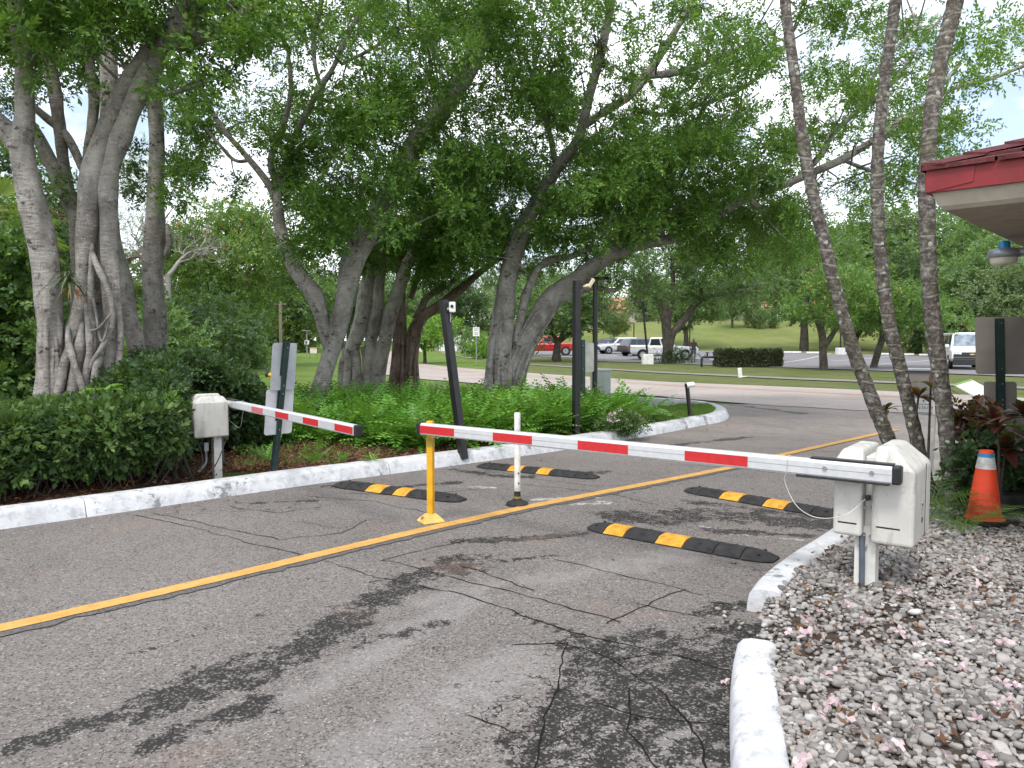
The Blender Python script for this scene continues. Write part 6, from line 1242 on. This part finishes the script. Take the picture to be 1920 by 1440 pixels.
def plant(proto, name, label, px, Y, s=1.0, rz=0, sz=None, group=None, cat='tree', dz=0, py=None, parts=('trunk', 'crown')):
    x = (px - 960) / F * Y; r = thing(name, label, cat, (x, Y, float(T(x, Y)) + dz), rz, group); r.scale = (s, s, sz or s)
    for me, nm in zip(proto, parts):
        o = bpy.data.objects.new(nm, me); COL.objects.link(o); o.parent = r
    return r
pA = tree_proto('far_a', 1, 12, 6.0, 3.2, 'bark_oak', 'leaf_far', 70, .34, per=26); pB = tree_proto('far_b', 2, 11, 5.2, 2.6, 'bark_oak', 'leaf_oak', 64, .32, per=26)
pC = tree_proto('far_c', 3, 10, 5.5, 2.4, 'bark_oak', 'leaf_pale', 64, .30, per=26); pD = tree_proto('far_d', 4, 13, 4.6, 3.5, 'bark_oak', 'leaf_dark', 64, .32, per=26)
pS = tree_proto('shrub', 5, 2.4, 1.7, .4, 'bark_oak', 'leaf_far', 34, .15, per=20, base_lo=.1, limbs=5); pSd = tree_proto('shrub_d', 6, 2.6, 2.0, .4, 'bark_oak', 'leaf_dark', 36, .16, per=20, base_lo=.1, limbs=5); pSb = tree_proto('shrub_b', 7, 1.8, 1.4, .3, 'bark_oak', 'leaf_bright', 30, .12, per=20, base_lo=.05, limbs=5)
FT = 'trees in the row beyond the lawns'
# named middle-distance trees
def oak():
    Y = 55; px0 = 1254; q = G(px0, 682); t = Tree('oak_tree', 'broad oak with a forked trunk standing in front of the white pickup truck', Y, (*D(px0, 680, Y)[:2], float(T(D(px0, 680, Y)[0], Y))), 'bark_oak', seed=131)
    t.limb([(1250, 690, 16), (1250, 676, 12.5), (1251, 640, 11), (1248, 600, 11), (1238, 570, 9), (1222, 552, 7), (1190, 538, 5)], 14); t.limb([(1252, 660, 11), (1260, 628, 9), (1285, 596, 8), (1310, 565, 7), (1340, 554, 5.5), (1375, 548, 4), (1420, 540, 3)], 12); t.limb([(1250, 620, 8), (1256, 580, 7), (1262, 540, 6), (1260, 490, 4)], 10); t.limb([(1312, 565, 5), (1318, 530, 4), (1330, 490, 3)], 8); t.limb([(1225, 555, 5), (1210, 520, 4), (1190, 480, 3)], 8)
    t.blobs([(1180, 525, 60, 24, 52, 58, .9), (1260, 520, 80, 40, 51, 60, 1.2), (1340, 525, 80, 26, 51, 60, 1.1), (1410, 520, 50, 28, 52, 58, .9), (1250, 450, 130, 50, 50, 61, 1.1), (1370, 460, 90, 50, 50, 61, 1), (1230, 545, 40, 10, 53, 57, .4), (1400, 548, 60, 16, 52, 58, .7), (1320, 550, 50, 12, 52, 58, .5)], dens=.20 * 2.2, R0=(.8, 1.5), per=40, leaf=.20, K=8, L=.5); t.done('leaf_oak')
    r2 = thing('shrub', 'low brown-leaved shrub at the foot of the forked oak', 'shrub', (D(1268, 680, 54.5)[0], 54.5, float(T(12, 54.5)))); g = np.random.default_rng(3); c = np.array(r2.location) + g.normal(0, 1, (50, 3)) * (.6, .4, .3) + (0, 0, .45); leaf_object('foliage', [cloud(c, np.full(50, .3), 10, g, leaf=.12, K=6, L=.2)], 'leaf_dark', r2); MB().tube([np.array(r2.location), np.array(r2.location) + (0, 0, .5)], .03, 6).build('stems', 'bark_oak', r2, world=True)
oak()
leafmat('leaf_flame', (.045, .10, .018), (.09, .19, .03), (.19, .32, .06), .3)
def poinciana():
    Y = 42.5; px0 = 1546; t = Tree('flame_tree', 'flat-topped flame tree dotted with orange blossoms, between the trimmed hedge and the palms', Y, (*D(px0, 690, Y)[:2], 0), 'bark_oak', seed=141)
    t.limb([(1544, 703, 14), (1544, 692, 10.5), (1542, 650, 8.5), (1540, 620, 8), (1528, 590, 6), (1515, 565, 4)], 12); t.limb([(1545, 650, 8), (1560, 628, 6), (1580, 600, 5), (1605, 570, 4)], 10); t.limb([(1541, 615, 5), (1555, 585, 4), (1570, 555, 3)], 8)
    t.blobs([(1520, 565, 40, 25, 40, 45, 1), (1580, 545, 70, 35, 39, 46, 1.2), (1560, 590, 80, 18, 39, 45, 1.3), (1640, 565, 60, 30, 39, 46, 1.1), (1500, 590, 25, 14, 40, 45, .8), (1620, 595, 60, 15, 40, 45, 1), (1600, 515, 60, 20, 40, 45, .8)], dens=.26 * 3.4, R0=(.55, 1.0), per=44, leaf=.13, K=9, L=.34, flat=.28); t.done('leaf_flame')
    g = np.random.default_rng(9); p = np.array([D(g.uniform(1490, 1690), 0, Y)[0:1] for _ in range(170)]).ravel(); q = np.array([D(g.uniform(1495, 1690), g.uniform(495, 580), g.uniform(38.6, 41)) for _ in range(70)]); leaf_object('blossoms', [sprigs(q, g.normal(0, 1, q.shape), L=.12, K=5, leaf=.07, wid=.8, g=g)], 'petal_orange', t.root)
poinciana()
t = Tree('flame_tree', 'second flame tree leaning right, its trunk hidden between the palm trunks', 45, (*D(1636, 690, 45)[:2], 0), 'bark_oak', seed=151); t.limb([(1634, 705, 9), (1640, 680, 8), (1652, 640, 8), (1662, 615, 7), (1690, 590, 5), (1720, 570, 4)], 10); t.limb([(1655, 630, 6), (1650, 600, 5), (1640, 570, 4)], 8)
t.blobs([(1690, 560, 60, 35, 42, 48, 1.1), (1740, 575, 50, 30, 42, 48, 1), (1700, 600, 60, 18, 42, 48, 1.2), (1640, 600, 40, 16, 42, 48, .9), (1780, 590, 40, 24, 42, 48, .7)], dens=.26 * 3, R0=(.6, 1.1), per=44, leaf=.14, K=9, L=.36, flat=.3); t.done('leaf_flame')
plant(pB, 'tree', 'dark-crowned tree trunk on the grass right of the forked oak, beside the red pickup', 1043, 60, .9, 1.1, .62, None); 
plant(pA, 'tree', 'tall tree on the hill lawn behind the flat-topped flame tree', 1507, 92, 1.25, .4); plant(pD, 'tree', 'dark tree with a shrubby foot at the car park edge, between two palm trunks', 1718, 80, .95, 2, .85)
plant(pSd, 'shrub', 'dark shrub hugging the trunk between the middle and thick palms', 1716, 79, .9, 1, None, None, 'shrub')
plant(pC, 'tree', 'pale yellow-green rounded tree behind the silver car', 1153, 108, .42, .3, .42).children[1].data = tree_proto('yel', 9, 10, 5.5, 2.4, 'bark_oak', 'leaf_yellow', 50, .34, per=24)[1]
plant(pA, 'tree', 'small bent tree on the hill crest right of the oak', 1372, 118, .42, 1.5, .5); plant(pS, 'shrub', 'round leafy shrub on the hill, left one of the touching pair', 1414, 118, 1.05, 0, 1.3, None, 'shrub'); plant(pS, 'shrub', 'round leafy shrub on the hill, right one of the touching pair', 1442, 118, .95, 2, 1.25, None, 'shrub')
plant(pA, 'tree', 'slim tree trunk behind the oak, on the hill foot', 1286, 100, .8, .6); plant(pB, 'tree', 'slender bare-trunked tree right behind the floodlight post', 1086, 100, .8, .9, 1.1)
pT = tree_proto('staked', 12, 3.2, 2.4, 1.3, 'bark_oak', 'leaf_bright', 40, .16, flat=.5, per=24); r = plant(pT, 'young_tree', 'young bright green staked tree at the bend in the path', 797, 55, 1.15, .3, 1.05)
MB().tube([(-.9, 0, -.05), (-.15, 0, 1.7)], .05, 6).build('stake', 'pole_wood', r)
plant(pSb, 'shrub', 'clipped yellow-green shrub beside the speed limit sign', 908, 66, 1.0, 0, 1.2, None, 'shrub'); plant(pS, 'shrub', 'darker clipped shrub left of the speed limit sign', 884, 72, .9, 1, 1.05, None, 'shrub')
# left middle distance
r = plant(pB, 'tree', 'round tree with reddish trunk and scattered orange blossoms behind the left bush', 440, 48, .92, .7, .98); r.children[0].data = tree_proto('lft', 15, 11, 5.2, 3.6, 'bark_red', 'leaf_far', 64, .24, per=26, tr=.022)[0]; r.children[1].data = tree_proto('lft2', 15, 11, 4.9, 3.6, 'bark_red', 'leaf_lime', 110, .2, per=50, base_lo=2.6)[1]
q = np.array([np.array((g.normal(0, 2.6), -3.2 + g.normal(0, 1), g.uniform(7, 10.8))) for _ in range(60)]); leaf_object('blossoms', [sprigs(q, g.normal(0, 1, q.shape), L=.15, K=6, leaf=.13, wid=.8, g=g)], 'petal_orange', r, False)
for px, Y, s, lab, pr in [(352, 36, 1.5, 'dark shrub clump right of the straight grey trunk', pSd), (395, 40, 1.5, 'dark shrub clump left of the reddish tree trunk', pSd), (470, 44, .85, 'rounded shrub on the lawn right of the reddish trunk', pS), (300, 33, 1.3, 'leafy shrub seen between the grey trunks', pS), (255, 27, 1.1, 'bright leafy shrub behind the leaning grey stem', pSb), (425, 46, 1.1, 'mid green shrub behind the reddish trunk', pS), (60, 24, 1.4, 'dense shrub behind the tall left bush', pSd)]: plant(pr, 'shrub', lab, px, Y, s, px * .1, None, None, 'shrub')
plant(tree_proto('pine', 18, 13, 4.0, 5.5, 'bark_red', 'leaf_pale', 60, .20, per=34, wid=.14, tr=.02), 'pine_tree', 'feathery pale green pine behind the twisted fig trunk', 215, 42, 1.0); plant(tree_proto('pine2', 19, 12, 3.6, 5, 'bark_red', 'leaf_far', 60, .2, per=34, wid=.16, tr=.02), 'pine_tree', 'feathery pine between the two left fig trunks', 120, 46, .95, 1)
plant(pC, 'tree', 'light green tree behind the bare branches, left of the arching limb', 360, 60, 1.05, .5); plant(pA, 'tree', 'mid green tree behind the leaning signpost', 545, 85, .9, 2); plant(pS, 'shrub', 'yellowish shrub on the far lawn beside the wooden pole', 545, 84, 1.9, 1, 1.8, None, 'shrub').children[1].data = tree_proto('cro', 22, 2.4, 1.7, .4, 'bark_oak', 'leaf_yellow', 34, .15, per=20, base_lo=.1)[1]
plant(pD, 'tree', 'dark tree at the far left behind the palm', -40, 40, 1.0, 2); plant(pA, 'tree', 'green tree behind the left palms', 60, 52, 1.0, 3)
# bare tree
r = thing('bare_tree', 'leafless grey tree with fine twigs behind the straight grey trunk', 'tree', (*D(318, 640, 39)[:2], 0)); mb = MB(); gb = np.random.default_rng(6)
def br(p, d, l, rad, lv):
    q = [p]; 
    for _ in range(4): d = unit(d + gb.normal(0, .22, 3) + np.array((0, 0, .05))); q.append(q[-1] + d * l / 4)
    mb.tube(np.array(q), np.linspace(rad, rad * .6, 5), 6 if lv > 1 else 4)
    if lv == 0: return
    for _ in range(3 if lv > 1 else 4): br(q[gb.integers(2, 5)], unit(d + gb.normal(0, .6, 3)), l * .68, rad * .55, lv - 1)
b0 = np.array(r.location); br(b0 + (0, 0, 5.0), np.array((0, 0, 1.0)), 1.9, .11, 5); br(b0 + (0, 0, 4.6), np.array((-.7, 0, .7)), 1.9, .10, 5); mb.tube([b0, b0 + (0, 0, 5.1)], [.2, .12], 8); mb.build('trunk', 'bark_bare', r, world=True)
# cabbage palms
def cpalm(label, px, Y, ztop, rl, seed):
    b = D(px, 600, Y); b[2] = 0; r = thing('cabbage_palm', label, 'palm tree', b, group='cabbage palms at the far left'); g = np.random.default_rng(seed); MB().tube(catmull([b, b + (.15, 0, ztop * .5), b + (.1, 0, ztop)], 6), .17, 12, lump=.1).build('trunk', 'bark_red', r, world=True)
    parts = []; c = b + (.1, 0, ztop)
    for k in range(34):
        a = g.uniform(0, 6.3); e = g.uniform(-.9, 1.3); d = np.array((math.cos(a) * math.cos(e), math.sin(a) * math.cos(e), math.sin(e))); o = c + d * rl * .55; s = unit(np.cross(d, (0, 0, 1.0))); u = np.cross(s, d)
        for f in np.linspace(-1.25, 1.25, 15):
            dd = d * math.cos(f) + s * math.sin(f); tip = o + dd * rl * .6 - np.array((0, 0, .22 * rl)) ; w = u * .02 + s * .02; parts.append([o - w, (o + tip) / 2 - w * 1.4 + (0, 0, .04), tip, (o + tip) / 2 + w * 1.4 + (0, 0, .04)])
    q = np.array(parts).reshape(-1, 3); leaf_object('crown', [(q, np.clip(g.normal(.5, .2, len(parts)), 0, 1))], 'leaf_yellow', r)
cpalm('cabbage palm with a thin brown trunk beyond the left bush', 38, 30, 5.7, 1.5, 3); cpalm('nearer cabbage palm with yellowish fans cut by the left edge', -22, 22, 4.9, 1.9, 4)
# rows beyond the lawns
labs = {0: 'leafy mid green tree in the far row beyond the lawns', 1: 'dull olive tree in the far row beyond the lawns', 2: 'pale grey-green tree in the far row beyond the lawns', 3: 'dark narrow tree in the far row beyond the lawns'}
pr = [pA, pB, pC, pD]
row = [(600, 118, 3, .95), (655, 112, 0, .9), (640, 100, 3, .8), (700, 125, 1, 1), (745, 128, 0, 1), (760, 140, 3, 1), (830, 120, 1, .9), (862, 100, 3, .75), (905, 112, 2, .9), (945, 120, 1, 1), (985, 130, 3, 1), (1010, 140, 0, 1), (1050, 135, 3, .85), (1085, 142, 0, .8), (1210, 150, 3, .7), (1250, 140, 0, .9), (1300, 148, 2, .8), (1340, 150, 0, .9), (1400, 142, 1, .9), (1450, 140, 0, 1.1), (1490, 145, 3, 1), (1540, 142, 0, 1.4), (1590, 135, 2, 1.75), (1650, 130, 0, 1.6), (1700, 125, 2, 1.8), (1760, 118, 2, 1.7), (1820, 110, 0, 1.6), (1880, 105, 2, 1.55), (1950, 100, 2, 1.5), (2030, 95, 0, 1.3), (1600, 98, 2, 1.0), (1680, 92, 2, 1.0), (1790, 78, 2, .95), (1860, 72, 0, .9), (1925, 66, 2, .95), (560, 140, 0, 1), (500, 120, 1, 1), (450, 100, 0, 1), (400, 90, 1, .9), (280, 80, 0, .8), (180, 85, 1, .8), (100, 75, 3, .8), (0, 70, 0, .9), (-120, 60, 1, 1)]
for i, (px, Y, k, s) in enumerate(row): plant(pr[k], 'tree', labs[k], px, Y, s * g.uniform(.92, 1.08), i * 1.3, s * g.uniform(.85, 1.1), FT)
c = []
for _ in range(700):
    px = g.uniform(-500, 2400); Y = g.uniform(158, 185); x = (px - 960) / F * Y; c.append((x, Y, float(T(x, Y)) + g.uniform(0, 7 + 3 * math.sin(px * .012))))
c = np.array(c); leaf_object('woods', [cloud(c, g.uniform(1.6, 3.2, len(c)), 26, g, leaf=.55, K=10, L=1.5, wid=.6)], 'leaf_pale')['kind'] = 'stuff'
# trimmed hedge by the car park
Yh = 46.5; x0, x1 = (1350 - 960) / F * Yh, (1466 - 960) / F * Yh; zt = D(1400, 656, Yh)[2]; cs = []
for _ in range(900):
    f = g.integers(0, 4); x = g.uniform(x0, x1); y = g.uniform(Yh, Yh + 1.3); z = g.uniform(.1, zt)
    if f == 0: z = zt - .08
    elif f <= 2: y = Yh + .08
    elif g.uniform() < .5: x = x0 + .08
    else: x = x1 - .08
    cs.append((x, y, z))
st = MB()
for _ in range(50): x = g.uniform(x0 + .1, x1 - .1); st.tube([(x, Yh + .5, -.02), (x + g.normal(0, .1), Yh + .5, zt - .15)], .018, 5)
bush('hedge', 'box-cut hedge standing alone between the road and the car park', 'hedge', cs, 'leaf_box', st, leaf=.09, per=12, R0=(.07, .12), K=5, L=.1)
# small things far off
def gpt(px, Y): x = (px - 960) / F * Y; return np.array((x, Y, float(T(x, Y))))
b = gpt(1389, 33.5); r = thing('marker_post', 'short leaning white marker post on the grass verge', 'marker post', b, .3); MB().tube([(0, 0, -.02), (-.06, 0, .42)], .11, 4, 0, False).build('post', 'white_paint', r, .02); MB().box((.1, 0, .02), (.35, .2, .05)).build('foot', 'concrete_white', r, .01)
b = gpt(1332, 47); r = thing('backflow_valve', 'black pipe valve standing at the left end of the box-cut hedge', 'pipe valve', b); MB().tube(catmull([(-.55, 0, 0), (-.55, 0, .55), (-.4, 0, .62), (.4, 0, .62), (.55, 0, .55), (.55, 0, 0)], 4), .07, 8).build('pipe', 'black_paint', r)
for x in (-.2, .2): MB().tube([(x, 0, .6), (x, 0, .9)], .05, 8).build('valve', 'black_paint', r); MB().tube([(x - .12, 0, .9), (x + .12, 0, .9)], .03, 8).build('handwheel', 'black_paint', r)
def lightpole(label, px, Y, lean, h, base=True, grp='black light poles of the car park'):
    b = gpt(px, Y); r = thing('light_pole', label, 'light pole', b, group=grp)
    if base: MB().box((0, 0, .35), (.75, .75, .74), taper=.95).build('base', 'concrete_white', r, .03)
    MB().tube([(0, 0, .6 if base else 0), (lean, 0, h)], .075, 10).build('pole', 'black_paint', r); MB().box((lean - .35, 0, h), (.8, .3, .14), taper=.7).build('lamp_head', 'black_paint', r, .02)
lightpole('black light pole leaning left on a white concrete foot beside the forked oak', 1214, 53, -.4, 4.4); lightpole('black light pole on a white concrete foot behind the flat-topped flame tree', 1575, 76, 0, 6.0); lightpole('thin far light pole rising behind the dark grey SUV', 1188, 100, 0, 3.4, False); lightpole('thin dark pole behind the oak on the hill foot', 1292, 95, .1, 5, False)
for i, (a, lab) in enumerate([(1350, 'left of the hedge top'), (1482, 'just right of the hedge'), (1524, 'left of the flame tree trunk'), (1578, 'under the far light pole foot'), (1655, 'between the first two palms'), (1735, 'left of the thickest palm'), (1690, 'right of the middle palm')]):
    q = gpt(a, 80.5); q = G(a, 662 + (a - 1480) * .02); r = thing('wheel_stop', 'white wheel stop at the lawn edge, ' + lab, 'wheel stop', (q[0], q[1] - .6, q[2] + .03), R(-4), 'white wheel stops'); MB().box((0, 0, .09), (1.8, .2, .17), tapery=.6).build('stop_block', 'concrete_white', r, .02)
    for x in (-.6, .6): MB().cyl((x, 0, .172), (x, 0, .185), .04, n=8).build('bolt', 'grey_metal', r)
# signs far off
b = gpt(893, 52); zt = D(893, 610, 52)[2] - b[2]; r = thing('speed_sign', 'white speed limit sign on a grey post beside the path', 'sign', b); MB().tube([(0, .03, 0), (0, .03, zt)], .035, 8).build('post', 'grey_metal', r); zc = D(893, 622, 52)[2] - b[2]; bo = MB().box((0, 0, zc), (.46, .02, .62)).build('panel', 'sign_white', r, .004)
for s, z, h in (('SPEED', .19, .12), ('LIMIT', .08, .12), ('25', -.14, .27)): text_part('lettering', s, h, 'sign_text', bo, Matrix.Translation((0, -.012, zc + z)) @ Rx)
b = gpt(826, 84); r = thing('warning_sign', 'small yellow diamond sign beyond the black leaning post', 'sign', b); MB().tube([(0, .03, 0), (0, .03, 1.9)], .04, 8).build('post', 'grey_metal', r); zc = D(826, 631, 84)[2] - b[2]; MB().prism([(0, zc - .6), (.6, zc), (0, zc + .6), (-.6, zc)], .03).build('panel', 'sign_amber', r)
b = gpt(576, 62); r = thing('speed_display', 'pole with a small solar panel and dark display on the far left lawn', 'sign', b); zp = D(574, 620, 62)[2] - b[2]; MB().tube([(0, 0, 0), (0, 0, zp)], .05, 8).build('post', 'grey_metal', r); o = MB().box((-.05, 0, zp), (.6, .45, .04)).build('solar_panel', 'sign_alu', r, .005); o.rotation_euler = (0, 0, 0); zq = D(576, 642, 62)[2] - b[2]; MB().box((.02, -.08, zq), (.38, .08, .34)).build('display', 'sign_white', r, .01); MB().box((-.02, -.125, zq), (.16, .01, .22)).build('display_face', 'sign_text', r)
b = gpt(588, 66); r = thing('yard_sign', 'low framed yard sign on the far left lawn', 'sign', b); MB().box((0, 0, .75), (.62, .03, .5)).build('panel', 'sign_white', r); MB().box((0, -.02, .97), (.62, .02, .09)).build('heading', 'sign_amber', r)
for x in (-.32, .32): MB().box((x, 0, .5), (.04, .04, 1.0)).build('leg', 'sign_frame', r)
b = gpt(786, 74); r = thing('yard_sign', 'low white board sign standing by the path near the red car', 'sign', b); MB().box((0, 0, .55), (.55, .03, .45)).build('panel', 'sign_white', r)
for x in (-.2, .2): MB().box((x, .03, .3), (.04, .04, .6)).build('leg', 'grey_metal', r)
b = gpt(527, 68); r = thing('utility_pole', 'weathered wooden utility pole behind the leaning signpost', 'pole', b); MB().tube([(0, 0, 0), (.02, 0, 5.2)], [.16, .13], 12).build('pole', 'pole_wood', r); MB().box((0, -.05, 4.9), (1.2, .09, .1)).build('crossarm', 'pole_wood', r)
b = gpt(501, 34); r = thing('garden_ornament', 'small dark and yellow ornament on the left lawn', 'ornament', b); MB().lathe([(0, .0), (.10, .02), (.12, .16), (.05, .24), (.08, .34), (.0, .42)], n=14).build('figure', 'green_steel', r); MB().lathe([(.05, .0), (.12, .05), (.1, .16), (0, .2)], c=(.16, -.05, 0), n=12).build('yellow_pot', 'sign_amber', r)
# houses behind the hill
def house(label, px, Y, w, d, h, rz=0):
    b = gpt(px, Y); r = thing('house', label, 'house', b, rz, 'houses with orange tiled roofs beyond the lawn'); MB().box((0, 0, h / 2), (w, d, h)).build('wall', 'house_wall', r); mb = MB(); e = .5; zr = h; t_ = h + d * .28
    V = [(-w / 2 - e, -d / 2 - e, zr), (w / 2 + e, -d / 2 - e, zr), (w / 2 + e, d / 2 + e, zr), (-w / 2 - e, d / 2 + e, zr), (-w / 2 + d / 2, 0, t_), (w / 2 - d / 2, 0, t_)]
    rf = mb.add(V, [(0, 1, 5, 4), (2, 3, 4, 5)]).add(V, [(1, 2, 5), (3, 0, 4)]).add(V, [(0, 3, 2, 1)]).build('roof', 'terracotta', r)
    for x in np.arange(-w / 2 + 1.5, w / 2 - 1, 3): f = MB().box((x, -d / 2 - .03, h * .5), (1.3, .08, 1.3)).build('window', 'sign_white', r); MB().box((x, -d / 2 - .08, h * .5), (1.1, .04, 1.1)).build('pane', 'car_glass', f)
house('orange-roofed house half hidden behind the oak and hill', 1335, 172, 26, 11, 4.0); house('orange-roofed house peeking beside the pale round tree', 1190, 178, 22, 11, 3.8); house('orange-roofed house behind the white van', 1890, 92, 12, 8, 2.6); house('orange-roofed house behind the floodlight post', 1095, 178, 18, 11, 3.6); house('pale house showing under the flame trees', 1620, 168, 20, 10, 3.6)
b = gpt(862, 92); r = thing('wall', 'white gate wall with railings beside the clipped shrubs up the road', 'wall', b, .1); MB().box((0, 0, .7), (4.6, .25, 1.4)).build('panel', 'white_paint', r)
for x in (-2.3, 0, 2.3): MB().box((x, 0, .95), (.4, .4, 1.9)).build('pier', 'white_paint', r, .03)
# ------------------------------------------------------------------ sky and sun
w = bpy.data.worlds.new('World'); SC.world = w; w.use_nodes = True; nt = w.node_tree; bg = nt.nodes['Background']
sky = nt.nodes.new('ShaderNodeTexSky'); sky.sky_type = 'NISHITA'; sky.sun_disc = False; SE, SR = R(58), R(205)
sky.sun_elevation = SE; sky.sun_rotation = SR; sky.air_density = 1.0; sky.dust_density = 2.0
tc = nt.nodes.new('ShaderNodeTexCoord'); mp = nt.nodes.new('ShaderNodeMapping'); mp.inputs['Scale'].default_value = (1, 1, 2.2); nt.links.new(tc.outputs['Generated'], mp.inputs[0])
nz = nt.nodes.new('ShaderNodeTexNoise'); nz.inputs['Scale'].default_value = 2.6; nz.inputs['Detail'].default_value = 7; nz.inputs['Roughness'].default_value = .6; nt.links.new(mp.outputs[0], nz.inputs['Vector'])
rp = nt.nodes.new('ShaderNodeValToRGB'); rp.color_ramp.elements[0].position = .38; rp.color_ramp.elements[1].position = .56; rp.color_ramp.elements[0].color = (.16, .16, .16, 1); nt.links.new(nz.outputs[0], rp.inputs[0])
mx = nt.nodes.new('ShaderNodeMix'); mx.data_type = 'RGBA'; nt.links.new(rp.outputs[0], mx.inputs[0]); nt.links.new(sky.outputs[0], mx.inputs[6]); mx.inputs[7].default_value = (9.0, 9.3, 9.8, 1)
nt.links.new(mx.outputs[2], bg.inputs[0]); bg.inputs[1].default_value = .12
L = bpy.data.lights.new('sun', 'SUN'); lo = bpy.data.objects.new('sun', L); COL.objects.link(lo); L.energy = 1.3; L.angle = R(14); L.color = (1, .96, .9)
sd = Vector((math.sin(SR) * math.cos(SE), math.cos(SR) * math.cos(SE), math.sin(SE))); lo.rotation_euler = (-sd).to_track_quat('-Z', 'Y').to_euler()
SC.view_settings.view_transform = 'Standard'; SC.view_settings.look = 'None'; SC.view_settings.gamma = 1; SC.view_settings.exposure = 1.0
cy_ = SC.cycles; cy_.max_bounces = 8; cy_.diffuse_bounces = 4; cy_.glossy_bounces = 2; cy_.transmission_bounces = 4; cy_.transparent_max_bounces = 4; cy_.caustics_reflective = False; cy_.caustics_refractive = False
